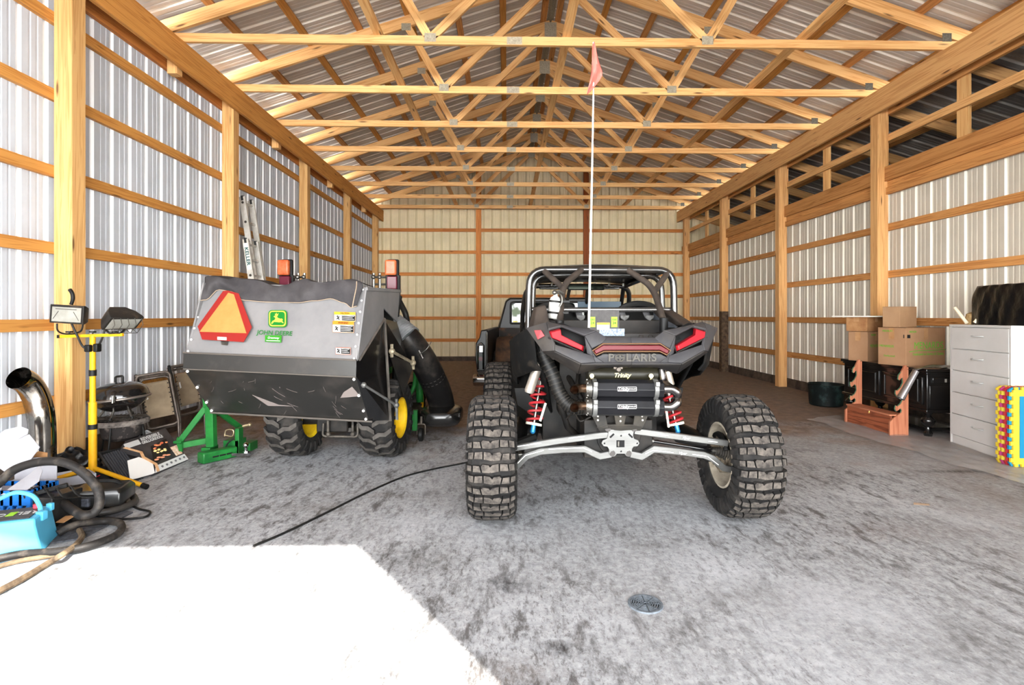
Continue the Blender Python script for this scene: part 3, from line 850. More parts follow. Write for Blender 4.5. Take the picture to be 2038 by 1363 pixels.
# seats, harness pads
for s_ in (-1, 1):
    mb = MB()
    mb.loft([[P(.30 + a * .22, 4.05 + b * .08, .70, s_) for a, b in ((-1, -1), (1, -1), (1, 1), (-1, 1))], [P(.30 + a * .23, 3.98 + b * .07, 1.12, s_) for a, b in ((-1, -1), (1, -1), (1, 1), (-1, 1))],
             [P(.30 + a * .17, 3.93 + b * .06, 1.26, s_) for a, b in ((-1, -1), (1, -1), (1, 1), (-1, 1))], [P(.30 + a * .10, 3.92 + b * .04, 1.31, s_) for a, b in ((-1, -1), (1, -1), (1, 1), (-1, 1))]])
    seat = mb.build('seat', mat('black_vinyl', (10, 10, 11), (20, 20, 19), sc=12, rough=.6), UT, bevel=.03, seg=3)
    mb = MB()
    mb.tube(curve_pts([P(.30 - .17, 3.84, 1.23, s_), P(.30 - .10, 3.83, 1.295, s_), P(.30, 3.82, 1.315, s_), P(.30 + .10, 3.83, 1.295, s_), P(.30 + .17, 3.84, 1.23, s_)], 6), .022, 8)
    mb.build('headrest_roll', blk, seat)
    for k in (-1, 1):
        x = .235 + k * .085
        mb = MB()
        mb.grid(lambda u, v: P(x + (u - .5) * .045 + v * k * -.0, 3.62 + .16 * (1 - v), 1.27 - .05 * v + .01 * math.sin(v * 5), s_), 2, 6)
        mb.build('harness_strap', mat('grey_webbing', (96, 96, 98), (70, 70, 72), sc=80, rough=.8), seat, solid=.004)
        mb = MB(); mb.prism([P(x - .03, 3.60, 1.232, s_), P(x + .03, 3.60, 1.232, s_), P(x + .028, 3.60, 1.215, s_), P(x, 3.60, 1.192, s_), P(x - .028, 3.60, 1.212, s_)], (0, .012, 0)); mb.build('buckle', mat('buckle_grey', (96, 96, 95), (64, 62, 60), sc=40, rough=.5), seat, bevel=.003)
# ---------------------------------------------------------------- roll cage
cage_m = mat('cage_black', (24, 23, 22), (58, 52, 46), sc=3, lo=.5, hi=.8, rough=.22, coat=.4)
def hoop(Y, wb, wt, zb, zt, r, name='roll_hoop', par=None, rad_=.14, Yb=None):
    Yb = Y if Yb is None else Yb
    mb = MB(); mb.tube(fillet([P(wb, Yb, zb, -1), P(wb - .0, Y * .7 + Yb * .3, zb * .4 + zt * .6, -1), P(wt, Y, zt, -1), P(wt, Y, zt, 1), P(wb, Y * .7 + Yb * .3, zb * .4 + zt * .6, 1), P(wb, Yb, zb, 1)], rad_, 6), r, 12)
    return mb.build(name, cage_m, par or UT)
h1 = hoop(3.65, .502, .495, .95, 1.545, .024, rad_=.13)
hoop(3.82, .47, .46, .95, 1.52, .022, rad_=.13)
hoop(4.85, .50, .47, 1.02, 1.50, .022, Yb=5.35)
mb = MB()
for s_ in (-1, 1):
    mb = MB(); mb.tube([P(.43, 3.66, 1.54, s_), P(.43, 4.85, 1.50, s_)], .021, 12); mb.build('roof_rail', cage_m, UT)
    # Y braces, dusty
    mb = MB()
    if s_ < 0:
        n0 = at(1119, 572, 3.45)
        mb.tube(fillet([at(1157, 537, 3.64), at(1122, 566, 3.48), at(1117, 600, 3.38), at(1114, 652, 3.20)], .08), .021, 12)
        mb.tube([at(1084, 540, 3.64), n0], .020, 12)
        base = at(1114, 650, 3.20)
    else:
        n0 = at(1304, 578, 3.45)
        mb.tube(fillet([at(1251, 538, 3.64), at(1292, 566, 3.49), at(1304, 585, 3.43), at(1321, 640, 3.22)], .12), .021, 12)
        mb.tube([at(1327, 545, 3.64), n0], .020, 12)
        base = at(1321, 645, 3.20)
    yb = mb.build('brace', dusty, UT)
    mb = MB(); mb.cyl(base + V((0, 0, -.06)), base + V((0, 0, .04)), .026, n=12); mb.box(base + V((-.035, -.03, -.09)), base + V((.035, .04, -.05))); mb.build('brace_foot', blk, yb, bevel=.003)
    mb = MB(); mb.tube([P(.42, 4.86, 1.50, s_), P(.45, 5.2, 1.20, s_), P(.47, 5.5, .98, s_)], .02, 10); mb.build('windscreen_pillar', cage_m, UT)
    mb = MB(); mb.tube([P(.08, 4.82, 1.49, s_), P(.12, 5.3, 1.0, s_)], .016, 10); mb.build('windscreen_brace', cage_m, UT)
mb = MB(); mb.tube([P(.50, 3.68, 1.27, -1), P(.50, 3.68, 1.27, 1)], .018, 12); mb.build('harness_bar', mat('satin_bar', (110, 108, 106), rough=.25, metal=.8), UT)
mb = MB()
mb.grid(lambda u, v: V((UX + (u - .5) * .86, 3.68 + v * 1.15, 1.563 - .045 * v + .02 * math.sin(u * PI))), 12, 6)
rp = mb.build('roof_panel', mat('roof_metal_dark', (40, 38, 35), (76, 68, 58), sc=2, rough=.25, metal=.6), UT, solid=.006)
mb = MB()
for k in range(7):
    mb.cyl((UX - .38 + k * .127, 4.70, 1.515), (UX - .38 + k * .127, 4.70, 1.49), .011, n=8)
mb.build('roof_bolt', steel, rp)
mb = MB(); mb.box((UX - .36, 4.74, 1.465), (UX + .36, 4.80, 1.485)); mb.build('roof_crossbar', cage_m, UT, bevel=.008)
a, b_ = at(1129, 571, 4.45), at(1204, 571, 4.45)
mb = MB(); mb.box(a + V((0, 0, -.026)), b_ + V((0, .025, .026))); mi = mb.build('rear_view_mirror', blk, UT, bevel=.012, seg=3)
mb = MB(); mb.box(a + V((.012, -.004, -.019)), b_ + V((-.012, 0, .019))); mb.build('mirror_glass', mat('mirror', (20, 22, 19), rough=.1, metal=1.0), mi, bevel=.003)
a, b_ = at(1150, 614, 4.95), at(1236, 600, 4.95)
mb = MB(); mb.box((a.x, 4.95, a.z), (b_.x, 4.965, b_.z)); mb.build('half_windscreen', mat('blue_tint', (36, 60, 78), rough=.3), UT)
# fire extinguisher on the left brace
ex0, ex1 = at(1101, 634, 3.30), at(1106, 588, 3.30)
mb = MB(); d = (ex1 - ex0).normalized(); r = .036
mb.lathe([(0, 0), (r * .8, 0), (r, .01), (r, .11), (r * .8, .13), (.014, .142), (.012, .16)], ex0, d, 20)
ex = mb.build('fire_extinguisher', mat('white_cylinder', (190, 190, 187), (160, 157, 152), sc=7, rough=.35), UT)
mb = MB(); mb.tube([ex1 + V((0, 0, .012)), ex1 + V((.02, 0, .03)), ex1 + V((.05, 0, .01))], .008, 8); mb.ball(ex1 + V((-.008, -.01, .018)), .016, 10, 6); mb.tube(curve_pts([ex1 + V((.0, -.02, .02)), ex1 + V((.03, -.03, .0)), ex1 + V((.035, -.03, -.04)), ex1 + V((.02, -.035, -.07))], 5), .005, 6); mb.build('valve', steel, ex)
mb = MB()
for t in (.03, .10): mb.lathe([(r + .003, t), (r + .004, t + .012), (r, t + .013)], ex0, d, 20); mb.box(ex0 + d * t + V((0, -.02, 0)), ex0 + d * t + V((.09, .03, .012)))
mb.build('bracket', blk, ex)
mb = MB(); mb.lathe([(r + .001, .05), (r + .001, .085)], ex0, d, 20, 1.2, 4.2); text('extinguisher_label', 'H', .001, ex0, (1, 0, 0), (0, 0, 1), blk, ex); mb.build('instruction_label', mat('label_paper', (206, 206, 200), (120, 120, 118), sc=60, rough=.6, lo=.5, hi=.56), ex)
# stickers, plate in the bed
mb = MB(); a, b_ = at(1171, 668, 3.012), at(1232, 618, 3.012)
mb.box((a.x + .008, 3.008, a.z + .02), (b_.x, 3.016, b_.z)); pl = mb.build('sticker_panel', mat('slate_panel', (46, 44, 44), (60, 57, 56), sc=40, rough=.5), UT)
lime = mat('lime_sticker', (122, 168, 40), rough=.5); ink = mat('black_ink', (20, 20, 20), rough=.6)
for x0, x1, s1 in ((1173.5, 1184.5, 'ORV'), (1216.5, 1228.5, 'R/18')):
    a, b_ = at(x0, 651, 3.006), at(x1, 630.5, 3.006)
    mb = MB(); mb.box((a.x, 3.004, a.z), (b_.x, 3.009, b_.z)); st = mb.build('permit_sticker', lime, pl)
    c = (a + b_) / 2
    text('sticker_print', s1, .016, (c.x, 3.003, b_.z - .016), (1, 0, 0), (0, 0, 1), ink, st, sx=.8); text('sticker_print', '24', .020, (c.x, 3.003, c.z - .006), (1, 0, 0), (0, 0, 1), ink, st)
a, b_ = at(1188, 656, 3.006), at(1213, 642, 3.006)
mb = MB(); mb.box((a.x, 3.004, a.z), (b_.x, 3.009, b_.z)); st = mb.build('warning_sticker', white_p, pl)
mb = MB(); mb.box((a.x, 3.002, b_.z - .013), (b_.x, 3.006, b_.z)); mb.build('warning_band', mat('amber_print', (232, 178, 56), rough=.5), st)
text('warning_print', 'WARNING', .009, ((a.x + b_.x) / 2, 3.001, b_.z - .0065), (1, 0, 0), (0, 0, 1), ink, st)
a, b_ = at(1193, 668.5, 3.006), at(1243, 654, 3.006)
mb = MB(); mb.box((a.x, 3.006, a.z), (b_.x, 3.014, b_.z)); mb.build('data_sticker', mat('pale_blue_print', (128, 140, 154), (96, 104, 118), sc=90, lo=.5, hi=.58, rough=.5), pl)
# whip flag
p0, p1 = at(1172, 652, 3.0), at(1181, 84, 3.0)
mb = MB(); mb.tube([p0, p0.lerp(p1, .5) + V((.004, 0, 0)), p1 + V((0, 0, -.30))], [.0065, .0055, .0045], 10); mb.tube([p1 + V((0, 0, -.31)), p1], .0035, 8)
wp = mb.build('flag_pole', mat('white_fibreglass', (236, 234, 230), rough=.35), UT)
mb = MB()
FL = [(86, 1179.5, 1182), (100, 1179, 1186), (118, 1178.5, 1192), (138, 1177.5, 1200), (150, 1176, 1199), (165, 1173, 1190), (178, 1170, 1180), (186, 1168.5, 1173)]
def flag(u, v):
    # pennant hanging down along the pole
    t = v * (len(FL) - 1); i = min(int(t), len(FL) - 2); f = t - i
    y, l, r = [FL[i][k] + (FL[i + 1][k] - FL[i][k]) * f for k in range(3)]
    p = at(l + (r - l) * u, y, 2.985)
    return p + V((0, .02 * math.sin(u * 5 + v * 7) * (1 if u > .1 else .3), 0))
mb.grid(flag, 6, 16)
mb.build('flag', mat('faded_pink_cloth', (196, 112, 98), (176, 92, 84), sc=6, rough=.8), wp, solid=.002)
# ---------------------------------------------------------------- exhaust
alu = mat('brushed_aluminium', (118, 118, 116), (94, 94, 92), sc=3, st=(1, 1, 6), rough=.42, metal=.6)
muf = mat('muffler_black', (17, 17, 19), (28, 28, 31), sc=4, rough=.35)
tip_m = mat('heat_steel', (186, 160, 136), (140, 106, 86), sc=12, rough=.28, metal=1.0)
def oct_can(c0, c1, r, name, m):
    mb = MB(); mb.tube([c0, c1], r, 8); return mb.build(name, m, UT, bevel=.003)
YM = 2.885
for y0 in (773, 808):
    c0, c1 = at(1176, y0, YM), at(1318, y0 + 1.5, YM)
    can = oct_can(c0, c1, .052, 'muffler', muf)
    for x in (1182, 1303):
        p = at(x, y0 + .5, YM)
        mb = MB(); mb.tube([p + V((-.012, 0, 0)), p + V((.012, 0, 0))], .0565, 16); mb.box(p + V((-.011, -.066, .02)), p + V((.011, -.03, .045))); mb.build('clamp', alu, can, bevel=.002)
    mb = MB(); mb.tube([c0 + V((-.03, 0, 0)), c0], [.045, .052], 16)
    for k in range(8):
        a = k * PI / 4; mb.ball(c0 + V((-.022, .047 * math.cos(a), .047 * math.sin(a))), .006, 6, 4)
    mb.build('end_cap', steel, can)
    t0 = at(1172, y0, YM)
    mb = MB(); path = curve_pts([t0 + V((.02, 0, 0)), t0 + V((-.03, -.005, .002)), t0 + V((-.07, -.03, .004)), t0 + V((-.088, -.075, .004))], 5)
    mb.tube(path, .0235, 16, caps=False); mb.tube(path, .0205, 16, caps=False)
    mb.tube([path[-1] + V((.004, .016, 0)), path[-1]], [.0238, .0245], 16, caps=False)
    mb.build('tailpipe', tip_m, can)
    # maker's plate
    pc = at(1248, y0 + 1, YM - .05)
    mb = MB()
    mb.tube([pc + V((-.048, 0, 0)), pc + V((.048, 0, 0))], .001, 4)
    o2 = [pc + V((.058 * math.cos(t) * (1 if True else 1), -.0015, .0115 * math.sin(t))) for t in [i * PI / 12 for i in range(24)]]
    o2 = [pc + V((max(-.05, min(.05, .075 * math.cos(t))), -.002, max(-.0105, min(.0105, .016 * math.sin(t))))) for t in [i * PI / 16 for i in range(32)]]
    mb.v = []; mb.f = []; mb.uv = []; mb.mi = []
    mb.tube(o2, .0014, 5, closed=True)
    bd = mb.build('maker_badge', white_p, can)
    text('badge_lettering', 'Trinity', .026, pc + V((-.020, -.0035, 0)), (1, 0, 0), (0, 0, 1), white_p, bd, shear=.3, sx=.85, bold=.0004); text('badge_lettering', 'EXHAUST', .0115, pc + V((.029, -.0035, 0)), (1, 0, 0), (0, 0, 1), white_p, bd, sx=.8)
    mb = MB(); mb.box(pc + V((-.042, -.003, -.0095)), pc + V((-.008, -.001, -.0075))); mb.build('badge_red_line', red_p, bd)
mb = MB()
for p in ((1322, 773, 768), (1322, 808, 815)):
    pass
ua, ub = at(1320, 774, YM), at(1320, 809, YM)
mb.tube(curve_pts([ua, ua + V((.045, 0, .0)), ua + V((.075, 0, -.02)), ua + V((.078, 0.01, -.035))], 5), .024, 14)
mb.tube(curve_pts([ub, ub + V((.045, 0, .0)), ub + V((.075, 0, .02)), ub + V((.078, 0.01, .035))], 5), .024, 14)
mb.tube(curve_pts([ua + V((.04, .0, 0)), ua + V((.02, .05, .03)), ua + V((.015, .07, .10))], 4), .026, 14)
mb.build('exhaust_bend', mat('steel_bend', (150, 146, 142), (96, 92, 92), sc=8, rough=.25, metal=1.0), UT)
c0, c1 = at(1168, 744, 3.0), at(1306, 745, 3.0)
mb = MB(); mb.tube([c0, c1], .055, 20); hc = mb.build('heat_shield_can', mat('olive_black', (24, 23, 18), (42, 39, 28), sc=3, rough=.35), UT, bevel=.003)
pc = at(1238, 747, 2.942); text('can_lettering', 'Trinity', .034, pc, (1, 0, 0), (0, 0, 1), mat('cream_letter', (214, 200, 140), rough=.5), hc, shear=.3, bold=.0008)
mb = MB()
for x in (1178, 1296): mb.cyl(at(x, 748, 2.90), at(x, 748, 2.94), .012, n=10); mb.cyl(at(x, 748, 2.93), at(x, 760, 2.93), .008, n=8)
mb.build('clamp_bolt', mat('brass_bolt', (198, 180, 126), rough=.35, metal=.8), hc)
a, b_ = at(1327, 738, 2.95), at(1334, 766, 2.95)
mb = MB(); mb.tube([a, b_], .024, 14); mb.build('exhaust_stub', mat('grey_tube', (150, 142, 130), rough=.4, metal=.7), UT)
# intake duct, black ribbed hose on the left
pts = curve_pts([at(1072, 682, 3.12), at(1082, 706, 3.12), at(1100, 745, 3.10), at(1113, 780, 3.08), at(1128, 802, 3.06), at(1143, 810, 3.05), at(1160, 808, 3.06)], 8)
mb = MB(); mb.tube(pts, .040, 14); du = mb.build('intake_hose', mat('hose_black', (8, 8, 9), (24, 23, 21), sc=18, rough=.5), UT)
mb = MB()
for i in range(2, len(pts) - 1, 2):
    a = (pts[i + 1] - pts[i - 1]).normalized() * .003
    mb.tube([pts[i] - a, pts[i] + a], .0425, 14)
mb.build('hose_band', mat('band_dark', (28, 26, 23), (48, 44, 39), sc=20, rough=.5), du)
# ---------------------------------------------------------------- rear suspension
alu = mat('brushed_aluminium', (118, 118, 116), (94, 94, 92), sc=3, st=(1, 1, 6), rough=.42, metal=.6)
YP = 3.05
def plate_poly():
    L = [(1211, 859), (1206, 853), (1207, 848), (1213, 846), (1219, 849), (1222, 856), (1236, 857), (1250, 856), (1253, 849), (1259, 846), (1265, 848), (1266, 853), (1262, 859), (1260, 866), (1262, 873),
         (1270, 876), (1273, 882), (1269, 888), (1261, 889), (1258, 894), (1258, 903), (1253, 909), (1247, 908), (1243, 903), (1228, 903), (1224, 908), (1217, 909), (1212, 903), (1212, 894), (1209, 889), (1201, 888), (1197, 882), (1200, 876), (1208, 873), (1210, 866)]
    return [at(x, y + 4 * 0, YP) for x, y in L]
mb = MB(); mb.prism(plate_poly(), (0, .012, 0)); pt = mb.build('radius_plate', alu, UT, bevel=.0015)
mb = MB()
for x, y, r in ((1210, 853, .014), (1262, 853, .014), (1219, 902, .013), (1251, 902, .013)):
    mb.cyl(at(x, y, YP - .006), at(x, y, YP + .002), r, n=6); mb.cyl(at(x, y, YP - .003), at(x, y, YP + .002), r * 1.25, n=16)
mb.build('plate_bolt', mat('bolt_grey', (62, 59, 57), rough=.5, metal=.3), pt)
mb = MB(); a, b_ = at(1227, 890, YP - .001), at(1243, 876, YP - .001); mb.box((a.x, YP - .002, a.z), (b_.x, YP + .013, b_.z))
for x, y in ((1236, 867), (1236, 898), (1203, 882), (1268, 882)): mb.cyl(at(x, y, YP - .001), at(x, y, YP + .013), .0055, n=10)
for s_, x in ((1, 1218), (-1, 1255)):
    p = at(x, 867, YP); mb.box(p + V((-.016, -.002, -.005)), p + V((.016, .013, .005)), R=Matrix.Rotation(-s_ * .75, 3, 'Y'))
mb.build('plate_opening', MATS['pit_black'], pt, bevel=.001)
mb = MB(); mb.tube([at(1231, 888, YP - .004), at(1231, 878, YP - .004)], .006, 8); mb.build('drain_bolt', steel, pt)
def arm(pts, h, name, t=.028):
    """flat-sided aluminium radius rod following px points; height h, thickness t"""
    mb = MB(); q = [at(*p) for p in pts]; rings = []
    for i, p in enumerate(q):
        a = q[max(0, i - 1)]; b_ = q[min(len(q) - 1, i + 1)]
        d = (b_ - a); d.y = 0; d.normalize()
        nz = V((-d.z, 0, d.x))
        if nz.z < 0: nz = -nz
        k = 1.0
        if 0 < i < len(q) - 1:
            d1 = (p - q[i - 1]).normalized(); d2 = (q[i + 1] - p).normalized(); k = 1 / max(.75, math.sqrt((1 + d1.dot(d2)) / 2))
        rings.append([p + nz * h / 2 * k + V((0, -t / 2, 0)), p + nz * h / 2 * k + V((0, t / 2, 0)), p - nz * h / 2 * k + V((0, t / 2, 0)), p - nz * h / 2 * k + V((0, -t / 2, 0))])
    mb.loft(rings)
    return mb.build(name, alu, UT, bevel=.004)
def slot(par, pts, Yo):
    mb = MB(); mb.tube([at(x, y, Yo) for x, y in pts], .0028, 6); mb.build('machined_slot', mat('slot_light', (236, 236, 232), rough=.4, metal=.5), par)
ar = arm([(1210, 865, 3.07), (1195, 866, 3.07), (1110, 877, 3.09), (1014, 893, 3.13)], .036, 'radius_rod'); slot(ar, [(1132, 872), (1183, 866)], 3.066); slot(ar, [(1025, 889), (1078, 881.5)], 3.092)
ar = arm([(1262, 857, 3.07), (1275, 859, 3.07), (1360, 870, 3.09), (1448, 882, 3.13)], .036, 'radius_rod'); slot(ar, [(1288, 861), (1330, 867)], 3.066); slot(ar, [(1375, 873), (1428, 880)], 3.10)
text('rod_lettering', 'Viper', .022, at(1365, 871.5, 3.070), (1, 0, -.13), (.13, 0, 1), white_p, ar, shear=.4)
ar = arm([(1216, 903, 3.07), (1194, 907, 3.07), (1180, 901, 3.07), (1164, 893, 3.07), (1120, 894, 3.08), (1075, 898, 3.09), (1048, 907, 3.10), (1030, 925, 3.12), (1014, 943, 3.14)], .038, 'radius_rod'); slot(ar, [(1092, 893.5), (1160, 891), (1178, 899)], 3.05); slot(ar, [(1030, 922), (1046, 906), (1082, 896)], 3.07)
ar = arm([(1254, 903, 3.07), (1277, 908, 3.07), (1288, 901, 3.07), (1301, 893, 3.07), (1350, 898, 3.08), (1400, 905, 3.09), (1418, 912, 3.10), (1440, 931, 3.12), (1457, 934, 3.14)], .038, 'radius_rod'); slot(ar, [(1284, 903), (1300, 896), (1340, 900.5)], 3.05); slot(ar, [(1378, 904), (1406, 908)], 3.07); slot(ar, [(1408, 908), (1430, 925)], 3.08)
text('rod_lettering', 'Viper', .022, at(1358, 902, 3.058), (1, 0, -.1), (.1, 0, 1), white_p, ar, shear=.4)
# half shafts with boots
for pts in (((1205, 884), (1165, 886), (1032, 905), (1018, 907)), ((1268, 874), (1296, 877), (1422, 897), (1455, 905))):
    q = [at(x, y, 3.22) for x, y in pts]
    mb = MB(); mb.tube([q[1], q[2]], .0105, 10); sh = mb.build('half_shaft', blk_gloss, UT)
    mb = MB()
    for a, b_, r0, r1 in ((q[0], q[1], .045, .018), (q[3], q[2], .05, .02)):
        n = 16; pp = [a.lerp(b_, i / n) for i in range(n + 1)]; rr = [(r0 + (r1 - r0) * i / n) * (1.12 if i % 2 else .92) for i in range(n + 1)]
        mb.tube(pp, rr, 14)
    mb.build('axle_boot', mat('boot_rubber', (34, 33, 32), (60, 56, 50), sc=30, rough=.6), sh)
    mb = MB(); mb.tube([q[1].lerp(q[2], .0), q[1].lerp(q[2], .03)], .021, 12); mb.tube([q[2].lerp(q[1], .0), q[2].lerp(q[1], .05)], .021, 12); mb.build('boot_clamp', steel, sh)
# gearbox, skid frame and the clutter behind the plate
mb = MB(); mb.box((UX - .20, 3.10, .40), (UX + .20, 3.7, .62)); mb.cyl((UX, 3.09, .53), (UX, 3.6, .53), .13, n=20); mb.box((UX - .33, 3.25, .62), (UX + .28, 3.75, .95)); mb.box((UX - .42, 3.45, .42), (UX - .18, 3.8, .80)); mb.box((UX + .12, 3.5, .45), (UX + .34, 3.8, .70))
mb.tube([(UX - .2, 3.15, .72), (UX - .30, 3.3, .90), (UX - .33, 3.5, 1.0)], .018, 10); mb.tube([(UX - .24, 3.15, .76), (UX - .2, 3.3, .95)], .012, 8); mb.tube([(UX - .33, 3.2, .70), (UX - .28, 3.25, .55), (UX - .2, 3.3, .47)], .02, 10)
mb.tube(curve_pts([(UX - .30, 3.14, .62), (UX - .26, 3.1, .66), (UX - .22, 3.12, .61), (UX - .16, 3.1, .64)], 5), .007, 6)
mb.build('engine_block', mat('engine_black', (9, 9, 9), (34, 30, 26), sc=9, rough=.5), UT, bevel=.01)
mb = MB()
for x0, x1, x2, x3 in ((1176, 1204, 1211, 1190), (1264, 1292, 1280, 1259)):
    mb.prism([at(x0, 822, 3.0), at(x1, 822, 3.0), at(x2, 852, 3.03), at(x3, 852, 3.03)], (0, .012, 0))
mb.prism([at(1222, 822, 3.0), at(1248, 822, 3.0), at(1242, 848, 3.03), at(1226, 848, 3.03)], (0, .012, 0))
mb.prism([at(1188, 850, 3.02), at(1205, 845, 3.02), at(1262, 845, 3.02), at(1280, 850, 3.02), at(1272, 862, 3.08), at(1196, 862, 3.08)], (0, .04, 0))
mb.prism([at(1176, 866, 3.10), at(1200, 862, 3.10), at(1214, 905, 3.12), at(1202, 905, 3.12), at(1192, 895, 3.12)], (0, .05, 0)); mb.prism([at(1290, 862, 3.10), at(1268, 862, 3.10), at(1256, 900, 3.12), at(1266, 903, 3.12), at(1278, 892, 3.12)], (0, .05, 0))
sk = mb.build('subframe', mat('frame_grey', (46, 45, 44), (68, 64, 58), sc=7, rough=.5), UT, bevel=.003)
mb = MB()
for x, y in ((1190, 828), (1190, 836), (1235, 828), (1235, 838), (1278, 828), (1279, 836)): mb.cyl(at(x, y, 2.994), at(x, y, 3.0), .006, n=8)
mb.build('frame_bolt', steel, sk)
# trailing arms
for s_, px in ((-1, 1060), (1, 1350)):
    mb = MB()
    e = V((UX + s_ * .60, 3.27, .37))
    mb.tube([e, V((UX + s_ * .58, 3.5, .42)), V((UX + s_ * .52, 4.3, .42))], [.05, .06, .05], 10)
    mb.tube([V((UX + s_ * .60, 3.3, .43)), at(px, 872, 3.36), V((UX + s_ * .45, 3.7, .46))], .03, 8)
    mb.build('trailing_arm', blk, UT)
# coil-over shocks: red spring, steel body, grey reservoir
def shock(top, bot, vis0=0.0, r0=.036, r1=.048, turns=9):
    ax = (bot - top); L = ax.length; d = ax.normalized(); x, y, _ = basis(d)
    mb = MB(); mb.tube([top, bot], .010, 10); mb.tube([top, top + ax * .52], .026, 14); sh = mb.build('shock_absorber', mat('shock_body', (120, 112, 106), (90, 84, 80), sc=8, rough=.25, metal=.9), UT)
    mb = MB(); n = turns * 14; P_ = []
    for i in range(n + 1):
        t = i / n; a = 2 * PI * turns * t; r = r0 + (r1 - r0) * t
        P_.append(top + ax * (vis0 + (.97 - vis0) * t) + (x * math.cos(a) + y * math.sin(a)) * r)
    mb.tube(P_, .0075, 8); mb.build('coil_spring', mat('spring_red', (158, 30, 38), (132, 44, 44), sc=12, rough=.4), sh)
    mb = MB(); mb.tube([bot - d * .014, bot], .05, 20); mb.build('spring_perch', mat('cream_perch', (220, 214, 192), rough=.4), sh)
    mb = MB(); mb.tube([bot, bot + d * .03], .015, 12); mb.ball(bot + d * .036, .017, 10, 8); mb.build('lower_eye', mat('blue_anodised', (44, 132, 190), rough=.25, metal=.6), sh)
    return sh
sl = shock(at(1085, 700, 3.36), at(1062, 846, 3.26)); sr = shock(at(1318, 738, 3.36), at(1346, 846, 3.28))
mb = MB(); a, b_ = at(1076, 714, 3.2), at(1053, 779, 3.2); mb.tube([a, b_], .030, 20); mb.tube([b_, b_ + (b_ - a).normalized() * .008], .026, 20); mb.build('reservoir', mat('reservoir_grey', (150, 142, 132), (120, 113, 106), sc=7, rough=.38, metal=.5), sl, bevel=.002)
mb = MB(); mb.tube([at(1086, 802, 3.24), at(1075, 838, 3.22)], .007, 4); mb.build('limit_strap', mat('strap_white', (206, 200, 188), rough=.6), sl)
mb = MB(); mb.tube([at(1326, 816, 3.2), at(1331, 850, 3.22)], .007, 4); mb.build('limit_strap', MATS['strap_white'], sr)
# ================================================================ pickup truck
TK = thing('pickup_truck', 'old black pickup truck parked at the back, open bed facing out, left of the buggy', 'truck', (.56, 6.62, 0), rz=-.058)
tk_m = mat('truck_black', (5, 5, 6), (12, 11, 10), sc=4, rough=.38, spec=.22)
sec = [(-.80, .52), (-.935, .52), (-.955, .70), (-.95, .88), (-.905, .955), (-.885, 1.045), (-.80, 1.05), (-.80, 1.02)]
for s_ in (-1, 1):
    mb = MB(); mb.loft([[V((x * (1 if s_ < 0 else -1), y, z)) for x, z in sec] for y in (.0, .05, 1.0, 2.02)]); mb.build('bed_side', tk_m, TK, local=True, bevel=.012)
mb = MB(); mb.box((-.80, .0, .56), (.80, 2.02, .60)); mb.box((-.80, 1.97, .56), (.80, 2.02, 1.03)); mb.box((-.92, 0, .50), (.92, .06, .565)); mb.build('bed_floor', mat('bed_worn', (34, 30, 28), (96, 62, 36), sc=5, lo=.48, hi=.7, rough=.7), TK, local=True)
for s_ in (-1, 1):
    mb = MB(); mb.lathe([(.0, -.1), (.36, -.1), (.38, -.06), (.38, .12), (.0, .12)], (s_ * .66, 1.05, .55), (1, 0, 0), 20, 0, PI); mb.build('wheel_hump', mat('rusty_brown', (84, 58, 38), (40, 32, 28), sc=7, rough=.8), TK, local=True)
    mb = MB(); mb.prism([(s_ * .93, -.02, .54), (s_ * .84, -.02, .54), (s_ * .84, -.02, .86), (s_ * .88, -.02, .90), (s_ * .93, -.02, .86)], (0, .04, 0)); tl = mb.build('tail_lamp', tk_m, TK, local=True, bevel=.008)
    mb = MB(); mb.tube([(s_ * .915, -.022, .56), (s_ * .855, -.022, .56), (s_ * .855, -.022, .85), (s_ * .885, -.022, .88), (s_ * .92, -.022, .85)], .008, 8, closed=True); mb.box((s_ * .90, -.03, .775), (s_ * .86, -.015, .85)); mb.build('chrome_trim', chrome, tl, )
    mb = MB(); mb.cyl((s_ * .885, -.026, .69), (s_ * .885, -.01, .69), .028); mb.build('lens', mat('dark_lens', (60, 12, 14), rough=.15), tl)
    mb = MB(); mb.tube([(s_ * .81, -.02, .56), (s_ * .81, -.02, 1.02)], .012, 8); mb.build('bed_edge', steel, TK, local=True)
mb = MB(); mb.loft([[V((x, y, z)) for y, z in ((-.10, .36), (-.16, .40), (-.17, .47), (-.10, .51), (-.03, .50), (-.03, .37))] for x in (-.97, -.9, .9, .97)]); mb.build('rear_bumper', chrome, TK, local=True, bevel=.015)
mb = MB(); mb.box((-.86, .05, .22), (.86, 1.9, .5)); mb.build('chassis', mat('chassis_black', (16, 15, 15), rough=.8), TK, local=True)
for s_ in (-1, 1):
    for y in (1.05, 4.0):
        mb = MB(); mb.lathe([(.19, -.10), (.30, -.12), (.355, -.10), (.36, 0), (.355, .10), (.30, .12), (.19, .10)], (s_ * .76, y, .36), (1, 0, 0), 28); w_ = mb.build('wheel', rub, TK, local=True)
        mb = MB(); mb.lathe([(.0, .0), (.12, .02), (.19, .09)], (s_ * .76, y, .36), (s_, 0, 0), 24); mb.build('hub_cap', chrome, w_)
